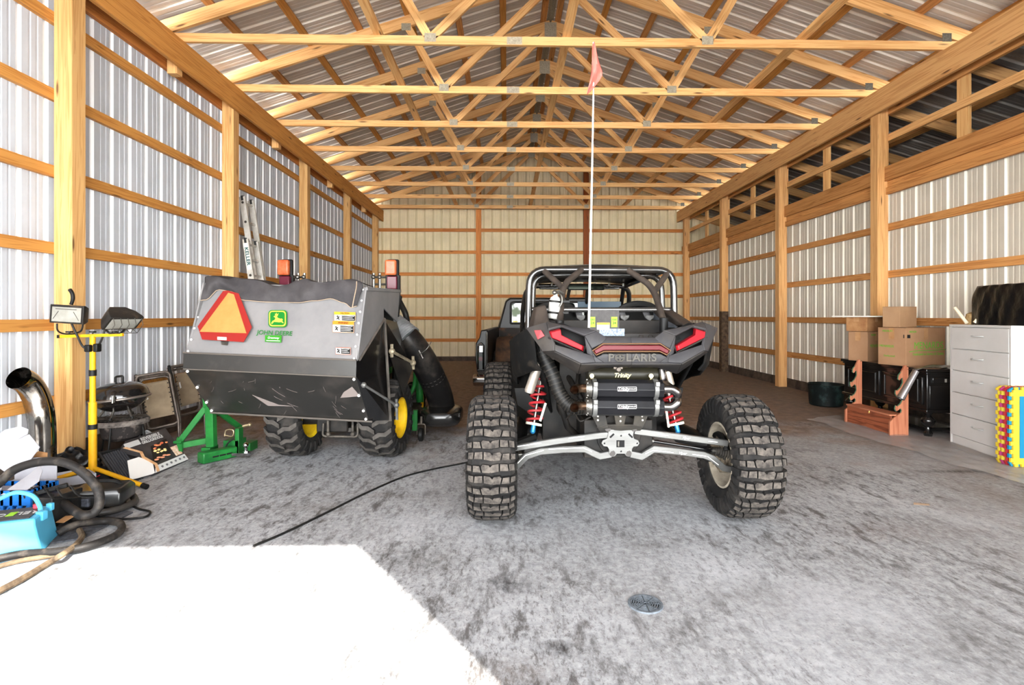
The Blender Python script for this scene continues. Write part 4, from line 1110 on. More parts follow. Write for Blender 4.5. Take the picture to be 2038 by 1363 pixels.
# cab
mb = MB()
def ring(y, wb, wt, zb, zt): return [V((-wb, y, zb)), V((wb, y, zb)), V((wb, y, 1.05)), V((wt, y + .06, zt - .05)), V((wt - .07, y + .07, zt)), V((-wt + .07, y + .07, zt)), V((-wt, y + .06, zt - .05)), V((-wb, y, 1.05))]
mb.loft([ring(2.05, .80, .70, .40, 1.515), ring(2.3, .84, .72, .40, 1.535), ring(3.1, .84, .70, .40, 1.51), ring(3.7, .86, .62, .40, 1.12)])
cab = mb.build('cab', tk_m, TK, local=True, bevel=.02, seg=3)
mb = MB(); mb.prism([(-.60, 2.058, 1.115), (.60, 2.058, 1.115), (.60, 2.058, 1.40), (.54, 2.058, 1.435), (-.54, 2.058, 1.435), (-.60, 2.058, 1.40)], (0, .06, .002)); bw = mb.build('rear_window', mat('dark_glass', (10, 14, 12), rough=.015, spec=.42), cab, bevel=.004)
mb = MB(); mb.tube(fillet([(-.62, 2.05, 1.10), (.62, 2.05, 1.10), (.62, 2.05, 1.455), (-.62, 2.05, 1.455), (-.62, 2.05, 1.10)], .06), .012, 8); mb.build('window_rubber', rub, bw)
mb = MB(); mb.box((-.58, 2.046, 1.122), (-.50, 2.05, 1.138)); mb.build('window_sticker', mat('yellow_sticker', (226, 206, 60), rough=.5), bw)
mb = MB(); mb.loft([ring(3.7, .90, .86, .40, 1.06), ring(4.6, .90, .84, .40, 1.04), ring(5.0, .88, .80, .42, .98)]); mb.build('hood', tk_m, TK, local=True, bevel=.02)
# ================================================================ garden tractor with its grass collector
GT = thing('garden_tractor', 'green and yellow garden tractor carrying a dented grey grass-collection hopper at its rear', 'tractor', (-1.45, 4.71, 0))
grn = mat('tractor_green', (34, 112, 48), (24, 84, 38), sc=6, rough=.35)
ylw = mat('tractor_yellow', (236, 196, 34), (206, 166, 30), sc=8, rough=.4)
alz = mat('dull_aluminium', (110, 109, 110), (124, 122, 122), sc=3, rough=.55, metal=.2)
blks = mat('hopper_black', (33, 32, 30), (60, 55, 52), sc=4.5, lo=.5, hi=.8, rough=.28, coat=.15, bump=.03, bs=9)
mb = MB(); tyre_mesh(mb, .335, .29, .165, 19, 'bar', .026)
mb.xf(Matrix.Translation((-1.055, 4.71, .335)))
bar_m = mat('bar_tread', (80, 76, 72), (54, 51, 48), sc=14, rough=.85)
rt = mb.build('rear_tyre', [rub, bar_m], GT, origin=(-1.055, 4.71, .335), ang=.5)
lt = rt.copy(); COL.objects.link(lt); lt.location = V((-1.845, 4.76, .335)) - V(GT.location); lt.rotation_euler = (.2, 0, -.12); rt.rotation_euler = (0, 0, -.12)
for t_, s_ in ((rt, 1), (lt, -1)):
    w = MB(); w.lathe([(.172, .125), (.178, .13), (.160, .115), (.152, .06), (.09, .03), (.05, .05), (0, .05)], (0, 0, 0), (s_, 0, 0), 32); w.lathe([(.172, -.125), (.178, -.13), (.158, -.11), (.15, 0), (.09, .02), (0, .02)], (0, 0, 0), (s_, 0, 0), 32)
    for k in range(5): w.cyl((s_ * .02, .07 * math.sin(k * 1.257), .07 * math.cos(k * 1.257)), (s_ * .065, .07 * math.sin(k * 1.257), .07 * math.cos(k * 1.257)), .012, n=6)
    r_ = w.build('wheel', ylw, None); r_.parent = t_
mb = MB(); tyre_mesh(mb, .23, .18, .11, 16, 'bar', .016)
mb.xf(Matrix.Translation((-1.06, 6.20, .23)))
ft = mb.build('front_tyre', [rub, bar_m], GT, origin=(-1.06, 6.20, .23), ang=.5)
f2 = ft.copy(); COL.objects.link(f2); f2.location = V((-1.84, 6.20, .23)) - V(GT.location)
for t_, s_ in ((ft, 1), (f2, -1)):
    w = MB(); w.lathe([(.115, .08), (.10, .06), (.05, .03), (0, .03)], (0, 0, 0), (s_, 0, 0), 24); r_ = w.build('wheel', ylw, None); r_.parent = t_
# body
mb = MB(); mb.box((-1.62, 4.55, .36), (-1.28, 6.3, .66)); mb.tube([(-1.9, 4.71, .335), (-1.0, 4.71, .335)], .06, 12); mb.box((-1.58, 4.45, .26), (-1.32, 4.7, .46)); mb.build('chassis', mat('tractor_black', (12, 12, 12), (36, 32, 28), sc=9, rough=.6), GT, bevel=.012)
mb = MB(); mb.loft([[V((-1.45 + a * w, y, z)) for a, z in ((-1, .62), (1, .62), (1, h - .06), (.8, h), (-.8, h), (-1, h - .06))] for y, w, h in ((5.55, .24, 1.02), (6.0, .25, .99), (6.55, .22, .90), (6.65, .18, .82))]); mb.build('hood', grn, GT, bevel=.02)
for s_ in (-1, 1):
    mb = MB(); mb.tube(fillet([(-1.45 + s_ * .38, 5.1, .60), (-1.45 + s_ * .38, 5.2, 1.25), (-1.45 + s_ * .40, 5.25, 1.42)], .1), .025, 8); mb.build('roll_bar', blk, GT)
mb = MB(); mb.box((-1.65, 5.0, .80), (-1.25, 5.4, .90)); mb.box((-1.65, 4.95, .88), (-1.25, 5.05, 1.22)); mb.build('seat', mat('seat_yellow', (216, 180, 40), rough=.5), GT, bevel=.04, seg=3)
# hopper: everything drawn on the left (x0) and right (x1) end planes
HX0, HX1 = -2.463, -1.109
HY = .17                                   # the whole tractor stands a little turned
def hp(u, Y, z): return V((HX0 + (HX1 - HX0) * u, Y - HY * (u - .5), z - .046 * (u - .5)))
def pl(px, py, o=0.0):
    """point on the right end plane of the hopper"""
    u_ = (px - CX) / F; v_ = (py - CY) / F
    d = V((CS * u_ - SN, SN * u_ + CS, -v_)); p0 = V((HX1 + o, 4.05 - HY / 2, HC)); n = V((.9916, -.1292, 0))
    t = p0.dot(n) / d.dot(n) - HC * 0
    return V((0, 0, HC)) + d * t
ENDV = V((HX0 - HX1, HY, .046))
def hpan(name, quads, m, th=.012, bevel=.002, par=GT):
    mb = MB()
    for q in quads:
        mb.prism([hp(*q[0]), hp(*q[1]), hp(*q[2]), hp(*q[3])], V((0, th, 0)))
    return mb.build(name, m, par, bevel=bevel)
hop = hpan('rear_panel', [[(0, 4.05, .915), (1, 4.05, .915), (1, 4.30, 1.475), (0, 4.30, 1.475)]], alz)
hpan('rear_strip', [[(-.005, 4.03, .80), (1.0, 4.03, .80), (1.0, 4.035, .93), (-.005, 4.035, .93)]], blks)
hpan('chute_panel', [[(.005, 4.40, .405), (1.0, 4.40, .405), (1.0, 4.03, .805), (-.005, 4.03, .805)]], blks)
mb = MB(); mb.tube([hp(0, 4.02, .925), hp(1, 4.02, .925)], .006, 6); mb.tube([hp(0, 4.022, .80), hp(1, 4.022, .80)], .005, 6); mb.tube([hp(0, 4.395, .40), hp(1.02, 4.395, .40)], .008, 6); mb.build('panel_edge', mat('edge_grey', (110, 104, 98), rough=.4, metal=.5), GT)
scr = mat('scratch_light', (132, 122, 118), rough=.5)
mb = MB()
def cp(u, t, o=.002): return hp(u, 4.03 + .37 * t, .805 - .40 * t) + V((0, -o, -o))
mb.prism([cp(.335, .52), cp(.47, .72), cp(.56, .74), cp(.40, .76)], (0, .001, .001)); mb.prism([cp(.96, .22), cp(.99, .42), cp(.87, .48), cp(.9, .35)], (0, .001, .001))
for k in range(26):
    u = .1 + .85 * random.random(); t = .15 + .75 * random.random(); a = (random.random() - .5) * .12; b_ = .03 + random.random() * .15
    mb.tube([cp(u, t), cp(u + a * .4, t + b_ * .5), cp(u + a, t + b_)], .0008, 4)
mb.build('scratch_marks', scr, GT)['kind'] = 'stuff'
# end panels
e = pl
for u in (0, 1):
    off = V((0, 0, 0)) if u else ENDV
    s_ = 1 if u else -1
    mb = MB(); mb.prism([e(*q) + off for q in ((730, 572), (796, 577), (791, 641), (764, 613), (764, 634), (712, 718))], (-s_ * .012, 0, 0)); mb.build('end_panel', alz, GT, bevel=.002)
    eb = mat('end_black', (14, 14, 15), (40, 37, 34), sc=7, lo=.52, hi=.8, rough=.25, coat=.2)
    low = [e(764, 634), at(775, 730, 4.58), at(776, 836, 4.34), hp(1, 4.40, .405), hp(1, 4.03, .805), e(712, 718)]
    mb = MB(); q = [p + off for p in low]; q2 = [p + V((-s_ * .012, .004, 0)) for p in q]
    mb.add(q + q2, [(0, 1, 5), (1, 4, 5), (1, 2, 4), (2, 3, 4), (6, 11, 7), (7, 11, 10), (7, 10, 8), (8, 10, 9)] + [(k, 6 + k, 6 + (k + 1) % 6, (k + 1) % 6) for k in range(6)]); mb.build('lower_end_panel', eb, GT)
    mb = MB(); mb.prism([p + off for p in (e(764, 634), e(790, 641), at(811, 712, 4.95), at(775, 732, 4.60))], (-s_ * .012, .01, 0)); mb.build('upper_end_panel', eb, GT)
    for a, b_ in ((e(764, 634), at(775.5, 838, 4.33)), (e(764, 634), e(714, 716))):
        mb = MB(); mb.tube([a + off + V((s_ * .006, 0, 0)), b_ + off + V((s_ * .006, 0, 0))], .011, 4); mb.build('edge_channel', mat('channel_grey', (120, 114, 108), (80, 76, 72), sc=9, rough=.4, metal=.5), GT)
mb = MB(); mb.prism([e(728, 571), e(796, 576), e(796, 582), e(729, 578)], (.012, 0, 0)); mb.build('top_flange', alz, GT, bevel=.002)
mb = MB(); mb.prism([hp(.01, 4.32, 1.38), hp(.99, 4.32, 1.38), hp(.99, 4.95, 1.40) + V((.08, 0, 0)), hp(.01, 4.95, 1.40) + V((.08, 0, 0))], (0, 0, .015)); mb.prism([hp(.01, 4.95, 1.46) + V((.09, 0, 0)), hp(.99, 4.95, 1.46) + V((.09, 0, 0)), hp(.99, 4.95, .95) + V((.09, 0, 0)), hp(.01, 4.95, .95) + V((.09, 0, 0))], (0, .02, 0)); mb.build('inner_screen', blk, GT)
# bolts along the edges
mb = MB()
for k in range(7):
    t = k / 6
    for u in (.018, .985): mb.ball(hp(u, 4.05 + .25 * t - .004, .935 + .52 * t), .009, 8, 5)
for t in (.05, .4, .75, .95):
    for u in (.015, .985): mb.ball(cp(u, t, .004), .012, 8, 5)
mb.build('bolt_heads', mat('bolt_white', (226, 224, 220), rough=.4), GT)
# folded cloth cover lying over the top
HANG = [(0, .15), (.05, .14), (.11, .055), (.18, .065), (.28, .135), (.45, .142), (.62, .14), (.74, .12), (.82, .10), (.90, .13), (.955, .165), (1, .15)]
def hang_at(u):
    for (a, p), (b_, q) in zip(HANG[:-1], HANG[1:]):
        if u <= b_:
            t = (u - a) / (b_ - a); t = t * t * (3 - 2 * t); return p + (q - p) * t
    return HANG[-1][1]
def cov(u, v):
    z0 = 1.475; w = .014 * math.sin(u * 31 + v * 4) + .012 * math.sin(u * 17 - v * 7) + .010 * math.sin(u * 53 - v * 9 + 2 * math.sin(u * 11))
    hump = .022 * math.sin(u * 9 + .4) + .016 * math.sin(u * 21 + 1)
    if v < .35:
        t = v / .35
        return hp(.01 + u * .965, 4.70 - t * .40, z0 + .03 + hump + w * .5)
    t = (v - .35) / .65; d = hang_at(u) * t
    return hp(.01 + u * .965 + .010 * math.sin(t * 3 + u * 20), 4.30 - .446 * d - .016 - .034 * math.sin(t * PI) * (.6 + .5 * math.sin(u * 19)) + w * .9 * (1 - .5 * t), z0 + (.03 + hump) * (1 - t) - d)
mb = MB(); mb.grid(cov, 70, 18); cv = mb.build('cloth_cover', mat('cover_cloth', (46, 44, 46), (66, 63, 64), sc=4, rough=.8, bump=.1, bs=260), GT, solid=.004)
mb = MB(); mb.tube([cov(i / 60, 1.0) + V((0, -.003, 0)) for i in range(61)], .003, 5); mb.tube([cov(.965, .36 + i * .064) + V((0, -.004, 0)) for i in range(11)], .004, 5); mb.build('hem', mat('hem_tan', (150, 132, 112), rough=.8), cv)
# slow-moving triangle, maker's badge and warning labels on the panel
pn = V((0, -.56, .25)).normalized()
def pp_(px, py, o=.014):
    """point on the tilted rear panel"""
    u_ = V(((px - CX) / F, 1, -(py - CY) / F)); d = V((CS * u_.x - SN, SN * u_.x + CS, u_.z))
    q0 = hp(0, 4.05, .915); n = (V((0, .25, .56)).cross(hp(1, 4.05, .915) - hp(0, 4.05, .915))).normalized()
    if n.y > 0: n = -n
    t = (q0 - V((0, 0, HC))).dot(n) / d.dot(n)
    return V((0, 0, HC)) + d * t + n * o
ux_ = (hp(1, 4.05, .915) - hp(0, 4.05, .915)).normalized(); uy_ = V((0, .25, .56)).normalized()
def flat(name, pts, m, par, o=.014, th=.003):
    q = [pp_(x, y, o) for x, y in pts]; mb = MB(); mb.prism(q, V((0, th, 0))); return mb.build(name, m, par)
red_s = mat('sign_red', (126, 32, 28), rough=.35); org = mat('sign_orange', (178, 120, 66), (168, 110, 58), sc=9, rough=.5)
sg = flat('slow_vehicle_triangle', [(399, 653), (449, 583), (458, 582), (480, 588), (506, 655), (490, 684), (408, 679)], red_s, GT, .036, .004)
flat('triangle_face', [(403.5, 664), (460, 587), (471, 590), (496, 667)], org, sg, .040, .004)
flat('triangle_tag', [(439, 674), (457, 675), (457, 681), (439, 680)], white_p, sg, .042, .003)
flat('bracket', [(443, 680), (456, 681), (455, 689), (443, 688)], steel, sg, .020, .006)
lg = mat('badge_green', (18, 100, 34), rough=.35); ly = mat('badge_yellow', (190, 170, 60), rough=.4)
def rr(x0, y0, x1, y1, r=4, sk=0):
    o = []
    for cx, cy, a in ((x1 - r, y0 + r, -90), (x1 - r, y1 - r, 0), (x0 + r, y1 - r, 90), (x0 + r, y0 + r, 180)):
        for k in range(5):
            t = math.radians(a + k * 22.5); o.append((cx + r * math.cos(t), cy + r * math.sin(t)))
    return o
bd = flat('maker_badge', rr(536, 618.5, 573, 653, 7), lg, GT, .016, .003)
flat('badge_ring', rr(538, 620.5, 571, 651, 6), ly, bd, .018, .002); flat('badge_field', rr(540, 622.5, 569, 649, 5), lg, bd, .020, .002)
deer = [(542, 646), (545, 641), (549, 639), (551, 636), (549.5, 633.5), (547, 632.5), (549, 630.8), (551, 630.6), (549.8, 626.5), (551.6, 628), (552.6, 624.5), (554, 628), (557, 625.5), (555.5, 630), (553.6, 632.5), (556, 635), (560, 636.5), (563.5, 636), (565.5, 638.5), (564, 640.5), (567, 644.5), (566.5, 645.5), (562.5, 643), (558, 643.5), (553, 643), (548, 642.6), (544.5, 646.5)]
flat('leaping_animal', deer, ly, bd, .022, .002)
text('badge_lettering', 'JOHN DEERE', .052, pp_(549, 664.5, .018), ux_, uy_, lg, GT, ext=.001, sx=.96)
gl = flat('dealer_label', [(530, 669), (563, 669.5), (562, 683.5), (530, 682)], mat('label_green', (40, 116, 24), rough=.5), GT, .020, .002)
text('dealer_print', 'Greenway', .026, pp_(547, 674.5, .024), ux_, uy_, white_p, gl, shear=.2, sx=.85)
mb = MB(); mb.prism([pp_(533, 679, .023), pp_(560, 680, .023), pp_(560, 681.3, .023), pp_(533, 680.3, .023)], (0, .002, 0)); mb.build('dealer_line', white_p, gl)
def warn(x0, y0, x1, y1, head, band, colr, sk):
    h = (y1 - y0); b = flat('warning_label', [(x0, y0), (x1, y0 + sk), (x1, y1 + sk), (x0, y1)], white_p, GT, .016, .002)
    if band:
        flat('label_band', [(x0, y0), (x1, y0 + sk), (x1, y0 + sk + h * .3), (x0, y0 + h * .3)], colr, b, .018, .002)
        text('label_print', head, .021, pp_((x0 + x1) / 2, y0 + h * .15 + sk / 2, .021), ux_, uy_, ink, b, sx=.8)
        yb_ = y0 + h * .36
    else: yb_ = y0 + h * .1
    xm = x0 + (x1 - x0) * .36
    blkp = flat('label_text_block', [(xm, yb_), (x1 - .8, yb_ + sk), (x1 - .8, y1 - .8 + sk), (xm, y1 - .8)], ink, b, .018, .002)
    mb = MB()
    n = max(2, int((y1 - yb_) / 3))
    for k in range(n):
        y = yb_ + 1.2 + (y1 - yb_ - 2) * k / n
        mb.prism([pp_(xm + 1.2, y, .0205), pp_(x1 - 2.5 - (k % 2) * 3, y + sk, .0205), pp_(x1 - 2.5 - (k % 2) * 3, y + .9 + sk, .0205), pp_(xm + 1.2, y + .9, .0205)], (0, .001, 0))
    mb.build('text_lines', white_p, blkp)
    mb = MB(); cx, cy = (x0 + xm) / 2, (yb_ + y1) / 2
    mb.tube([pp_(cx - 2.5, cy + 3, .020), pp_(cx, cy, .020), pp_(cx + 3, cy - 2.5, .020)], .004, 5); mb.tube([pp_(cx, cy, .020), pp_(cx + 2.5, cy + 3.5, .020)], .004, 5); mb.ball(pp_(cx - 1, cy - 3, .020), .006, 8, 6)
    mb.build('pictogram', ink, b)
    mb = MB(); mb.tube([pp_(x0, y0, .018), pp_(x1, y0 + sk, .018), pp_(x1, y1 + sk, .018), pp_(x0, y1, .018)], .0018, 4, closed=True); mb.build('label_border', colr, b)
    return b
warn(667, 622.5, 709, 640, 'CAUTION', 1, mat('caution_yellow', (196, 150, 40), rough=.45), 1.2)
warn(664, 641, 706, 662.5, 'WARNING', 1, mat('warning_orange', (192, 114, 36), rough=.45), 1.2)
warn(670, 693, 699.5, 706, '', 0, mat('warning_orange_edge', (186, 78, 30), rough=.45), 1.0)
# gas strut, latch links on the right end
mb = MB(); a, b_ = at(724, 766, 4.02), at(789, 806, 4.28); mb.tube([a, b_], .010, 10); mb.ball(a, .022, 8, 6); mb.ball(b_, .024, 8, 6); mb.tube([b_ + V((0, 0, .05)), b_ + V((0, .02, -.12))], .012, 8); mb.build('gas_strut', alu, GT)
mb = MB(); a, b_ = at(780, 699, 4.50), at(822, 722, 4.86); mb.tube([a, b_], .014, 4); mb.ball(a, .028, 8, 6); mb.ball(b_, .028, 8, 6); mb.tube([a + V((0, 0, .06)), a + V((0, 0, -.05))], .014, 6); mb.tube([b_ + V((0, 0, .06)), b_ + V((0, .02, -.06))], .014, 6); mb.build('latch_link', mat('tan_steel', (178, 166, 140), (120, 110, 94), sc=20, rough=.45, metal=.5), GT)
mb = MB(); mb.prism([at(776, 706, 4.54), at(824, 724, 4.92), at(803, 788, 4.62)], (-.01, .02, 0)); mb.build('gusset_panel', mat('gusset_black', (22, 22, 22), (46, 43, 40), sc=6, rough=.4), GT)
mb = MB(); mb.box(at(761, 829, 4.335), at(769, 819, 4.34)); mb.build('small_label', mat('label_blue', (120, 140, 170), (226, 120, 70), sc=60, lo=.48, hi=.52, rough=.5), GT)
# rear lamps on stalks
for px in (-1, 1):
    o = at(563, 530, 5.2) if px < 0 else at(777, 530, 5.2)
    mb = MB(); mb.box(o + V((-.055, -.01, -.085)), o + V((.055, .05, .065))); lm = mb.build('amber_lamp', mat('amber_lens', (184, 98, 60), (160, 72, 40), sc=16, rough=.25), GT, bevel=.018, seg=3)
    mb = MB(); mb.box(o + V((-.045, .05, -.12)), o + V((.07, .09, .075))); mb.build('lamp_body', blk, lm, bevel=.015)
    mb = MB(); mb.box(o + V((-.035, -.005, -.22)), o + V((.062, .05, -.095))); mb.build('stop_lens', mat('maroon_lens', (84, 24, 40), rough=.2), lm, bevel=.008)
    mb = MB(); mb.box(o + V((-.06, .05, -.30)), o + V((.08, .10, -.08))); mb.build('lamp_stalk', blk, lm, bevel=.006)
    s_ = 1 if px < 0 else -1
    mb = MB()
    for z in (-.10, -.17): mb.tube([o + V((s_ * .05, .07, z)), o + V((s_ * .19, .07, z))], .011, 8)
    for k in range(2): mb.tube([o + V((s_ * (.12 + .06 * k), .07, -.06)), o + V((s_ * (.12 + .06 * k), .07, -.22))], .014, 8); mb.ball(o + V((s_ * (.12 + .06 * k), .05, -.10)), .022, 8, 6)
    mb.build('lamp_bracket', steel, lm)
# suction tube: ribbed collar, long black tube, moulded boot on the mower deck
pts = curve_pts([at(780, 650, 5.25), at(798, 660, 5.18), at(824, 690, 5.22), at(852, 735, 5.33), at(872, 780, 5.48), at(882, 815, 5.60)], 8)
mb = MB(); n = len(pts); mb.tube(pts[11:], [.125 + .012 * math.sin(i / n * 4) for i in range(n - 11)], 20); ch = mb.build('suction_tube', mat('tube_black', (20, 19, 19), (60, 55, 50), sc=6, lo=.48, hi=.75, rough=.35), GT)
mb = MB(); pc = pts[:13]; k = len(pc) * 3
q = [pts[0].lerp(pts[13], i / 36) for i in range(37)]
mb.tube(q, [.136 + (.007 if i % 4 < 2 else -.003) for i in range(37)], 20); mb.build('ribbed_collar', mat('collar_grey', (140, 142, 144), (112, 114, 116), sc=7, rough=.4, metal=.2), ch)
mb = MB()
for i in (26, 27): mb.tube([pts[i] - (pts[i + 1] - pts[i]) * .1, pts[i] + (pts[i + 1] - pts[i]) * .1], .137, 20)
p = at(832, 694, 5.12); mb.tube([p, p + V((.05, -.02, -.09))], .008, 6); mb.tube(curve_pts([p + V((.02, -.03, -.05)), p + V((.09, -.05, 0)), p + V((.13, -.03, .07))], 5), .004, 5)
mb.build('hose_clamp', steel, ch)
mb = MB(); mb.tube(fillet([at(795, 600, 5.4), at(808, 625, 5.35), at(812, 652, 5.4)], .05), .03, 10); mb.build('lift_hose', blk, GT)
mb = MB()
def sect(Y, x0, x1, y0, y1):
    a, b_ = at(x0, y1, Y), at(x1, y0, Y); c = (a + b_) / 2; w, h = (b_.x - a.x) / 2, (b_.z - a.z) / 2
    return [V((c.x + w * (abs(math.cos(t)) ** .6) * (1 if math.cos(t) > 0 else -1), Y, c.z + h * (abs(math.sin(t)) ** .6) * (1 if math.sin(t) > 0 else -1))) for t in [i * PI / 10 + .01 for i in range(20)]]
mb.loft([sect(5.17, 862, 888, 829, 838), sect(5.19, 848, 900, 822, 845), sect(5.30, 835, 915, 814, 850), sect(5.5, 832, 919, 807, 846), sect(5.75, 846, 922, 803, 838), sect(5.95, 858, 916, 802, 832)])
bt = mb.build('deck_boot', mat('boot_black', (13, 13, 14), (30, 29, 28), sc=5, rough=.25, coat=.1), GT, bevel=.004)
text('boot_lettering', 'J. DEERE', .05, at(902, 829, 5.28), (1, .25, .12), (-.1, 0, 1), mat('embossed_grey', (66, 66, 66), rough=.4), bt, ext=.004, sx=.8)
mb = MB(); mb.lathe([(.0, .10), (.48, .10), (.52, .13), (.52, .20), (.46, .26), (.2, .27), (.0, .27)], (-1.40, 5.72, 0), (0, 0, 1), 28); mb.build('mower_deck', mat('deck_black', (22, 22, 22), (44, 40, 36), sc=8, rough=.6), GT)
p = at(838, 862, 5.22); mb = MB(); mb.lathe([(.0, -.022), (.05, -.024), (.065, -.014), (.065, .014), (.05, .024), (0, .022)], (p.x, p.y, .068), (1, 0, 0), 20); cw = mb.build('gauge_wheel', blk, GT)
mb = MB(); mb.tube(fillet([V((p.x + .04, p.y, .068)), V((p.x + .04, p.y, .17)), V((p.x - .04, p.y, .17)), V((p.x - .04, p.y, .068))], .02), .007, 8); mb.tube([V((p.x, p.y, .17)), V((p.x, p.y + .02, .24))], .012, 8); mb.build('wheel_fork', dsteel, cw)
mb = MB(); a = at(826, 845, 5.2); mb.box(a + V((-.03, 0, -.06)), a + V((.02, .05, .14))); mb.tube([at(834, 756, 5.9), at(836, 800, 5.9)], .04, 10); mb.box(at(826, 757, 5.88), at(843, 751, 5.95)); mb.box(at(800, 712, 5.6), at(822, 690, 5.9)); mb.tube(fillet([at(827, 700, 5.7), at(826, 770, 5.6), at(806, 800, 5.6)], .1), .022, 8)
mb.build('deck_bracket', grn, GT, bevel=.004)
# hitch frame under the hopper
mb = MB()
y0 = 4.42
a, b_ = at(642, 868, y0), at(712, 868, y0)
mb.tube(fillet([at(644, 842, y0), at(642, 868, y0), at(712, 869, y0), at(712, 842, y0)], .03), .010, 8)
for x in (653, 702): mb.ball(at(x, 864, y0 - .02), .02, 8, 6); mb.tube([at(x, 864, y0), at(x, 836, y0)], .012, 8)
mb.box(at(646, 860, y0 + .05), at(708, 848, y0 + .12)); mb.box(at(655, 846, y0 + .1), at(700, 830, y0 + .2))
mb.build('hitch_frame', mat('hitch_dark', (44, 42, 40), (90, 84, 76), sc=16, rough=.5, metal=.3), GT, bevel=.003)
# ================================================================ along the left wall
# ---- work lights on a yellow stand
WL = thing('work_light_stand', 'yellow work light stand with two black halogen lamps on its crossbar', 'work light', (-3.07, 3.95, 0))
yel = mat('stand_yellow', (212, 160, 26), (196, 140, 20), sc=8, rough=.4)
g_ = lambda x, y, Y=3.95: at(x, y, Y)
bx = g_(184.5, 900).x
mb = MB(); mb.tube([g_(184.5, 800), V((bx, 3.95, .06))], .026, 16); mb.tube([g_(184.5, 668), g_(184.5, 800)], .019, 16); mb.build('pole', yel, WL)
mb = MB(); mb.tube([g_(184.5, 736), g_(184.5, 748)], .024, 16); mb.tube([g_(184.5, 844), g_(184.5, 854)], .029, 16); mb.build('pole_collar', blk, WL)
for a in (2.4, 3.5, 4.5):
    mb = MB(); q = V((bx, 3.95, .12)); d = V((math.cos(a), math.sin(a), 0))
    if a == 4.5: e_ = flr(290, 968, .02)
    else: e_ = q + d * .38 + V((0, 0, -.10))
    mb.tube([q, e_], .016, 10); lg_ = mb.build('leg', yel, WL)
    mb = MB(); mb.tube([e_ - (e_ - q).normalized() * .03, e_ + (e_ - q).normalized() * .012], .019, 10); mb.build('leg_cap', blk, lg_)
mb = MB(); mb.board(g_(120, 669.5), g_(245, 666), .022, .022); cb = mb.build('crossbar', yel, WL, bevel=.002)
mb = MB(); mb.board(g_(115.5, 669.6), g_(121, 669.5), .024, .024); mb.build('bar_end', blk, cb)
mb = MB()
for x in (138, 184.5, 229): p = g_(x, 662); mb.cyl(p + V((0, 0, -.02)), p + V((0, 0, .006)), .006, n=8); mb.cyl(p + V((0, 0, .0)), p + V((0, 0, .012)), .022, n=8)
mb.build('wing_nut', blk, cb)
lampb = mat('lamp_black', (32, 30, 28), (74, 62, 52), sc=14, lo=.5, hi=.8, rough=.45)
refl = mat('lamp_reflector', (150, 149, 142), (126, 124, 116), sc=6, rough=.35)
# lamp facing the camera
c = g_(141.5, 625.5, 3.90); R_ = Matrix.Rotation(.06, 3, 'Y')
mb = MB(); mb.loft([[c + R_ @ V((sx * w, y, sz * h)) for sx, sz in ((-1, -1), (1, -1), (1, 1), (-1, 1))] for w, y, h in ((.118, -.04, .066), (.118, -.02, .066), (.10, .03, .052), (.055, .085, .035))])
l1 = mb.build('lamp', lampb, WL, bevel=.004)
mb = MB(); mb.prism([c + R_ @ V((x, -.041, z)) for x, z in ((-.102, -.054), (.102, -.054), (.102, .050), (-.102, .050))], (0, .012, 0)); gl_ = mb.build('lamp_glass', refl, l1)
mb = MB(); mb.tube([c + R_ @ V((-.09, -.044, -.035)), c + R_ @ V((-.055, -.044, .02))], .0018, 4); mb.tube([c + R_ @ V((.09, -.044, -.04)), c + R_ @ V((.05, -.044, .02))], .0018, 4); mb.tube([c + R_ @ V((-.075, -.044, .036)), c + R_ @ V((.07, -.044, .036))], .002, 4); mb.build('reflector_crease', dsteel, gl_)
mb = MB(); p = c + V((.0, .0, .07)); mb.tube(curve_pts([p, p + V((.012, 0, .04)), p + V((.008, 0, .08)), p + V((-.012, 0, .112))], 5), [.012] * 5 + [.013] * 10 + [.008], 10); mb.build('handle', blk, l1)
mb = MB(); mb.tube(fillet([c + V((-.10, -.0, -.066)), c + V((-.10, 0, -.12)), g_(126, 664.5), g_(148, 664.5), c + V((.075, 0, -.12)), c + V((.085, 0, -.066))], .03), .006, 6); mb.build('bracket', blk, l1)
mb = MB(); mb.tube(curve_pts([c + V((0, .0, -.06)), c + V((.03, .02, -.16)), c + V((.07, .02, -.235)), g_(180, 694)], 6), .007, 6); mb.build('cable', blk, l1)
# lamp turned to the right, with wire guard
c = g_(240, 634, 3.97); Rz = Matrix.Rotation(1.2, 3, 'Z') @ Matrix.Rotation(.85, 3, 'X')
mb = MB(); mb.loft([[c + Rz @ V((sx * w, y, sz * h)) for sx, sz in ((-1, -1), (1, -1), (1, 1), (-1, 1))] for w, y, h in ((.118, -.05, .066), (.118, -.03, .066), (.10, .03, .052), (.055, .085, .035))])
l2 = mb.build('lamp', lampb, WL, bevel=.004)
mb = MB(); mb.prism([c + Rz @ V((x, -.051, z)) for x, z in ((-.102, -.054), (.102, -.054), (.102, .050), (-.102, .050))], Rz @ V((0, .012, 0))); mb.build('lamp_glass', refl, l2)
mb = MB()
for k in range(5):
    x = -.10 + k * .05
    mb.tube([c + Rz @ V((x, -.05, .06)), c + Rz @ V((x, -.095, .04)), c + Rz @ V((x, -.10, -.05)), c + Rz @ V((x, -.05, -.065))], .0025, 5)
mb.tube([c + Rz @ V((-.10, -.097, 0)), c + Rz @ V((.10, -.097, 0))], .0025, 5); mb.tube([c + Rz @ V((-.10, -.10, -.05)), c + Rz @ V((.10, -.10, -.05))], .0025, 5); mb.build('wire_guard', steel, l2)
mb = MB(); mb.tube(fillet([c + Rz @ V((-.10, 0, -.06)), g_(217, 664), g_(241, 663.5), c + Rz @ V((.09, 0, -.06))], .03), .007, 6); mb.build('bracket', blk, l2)
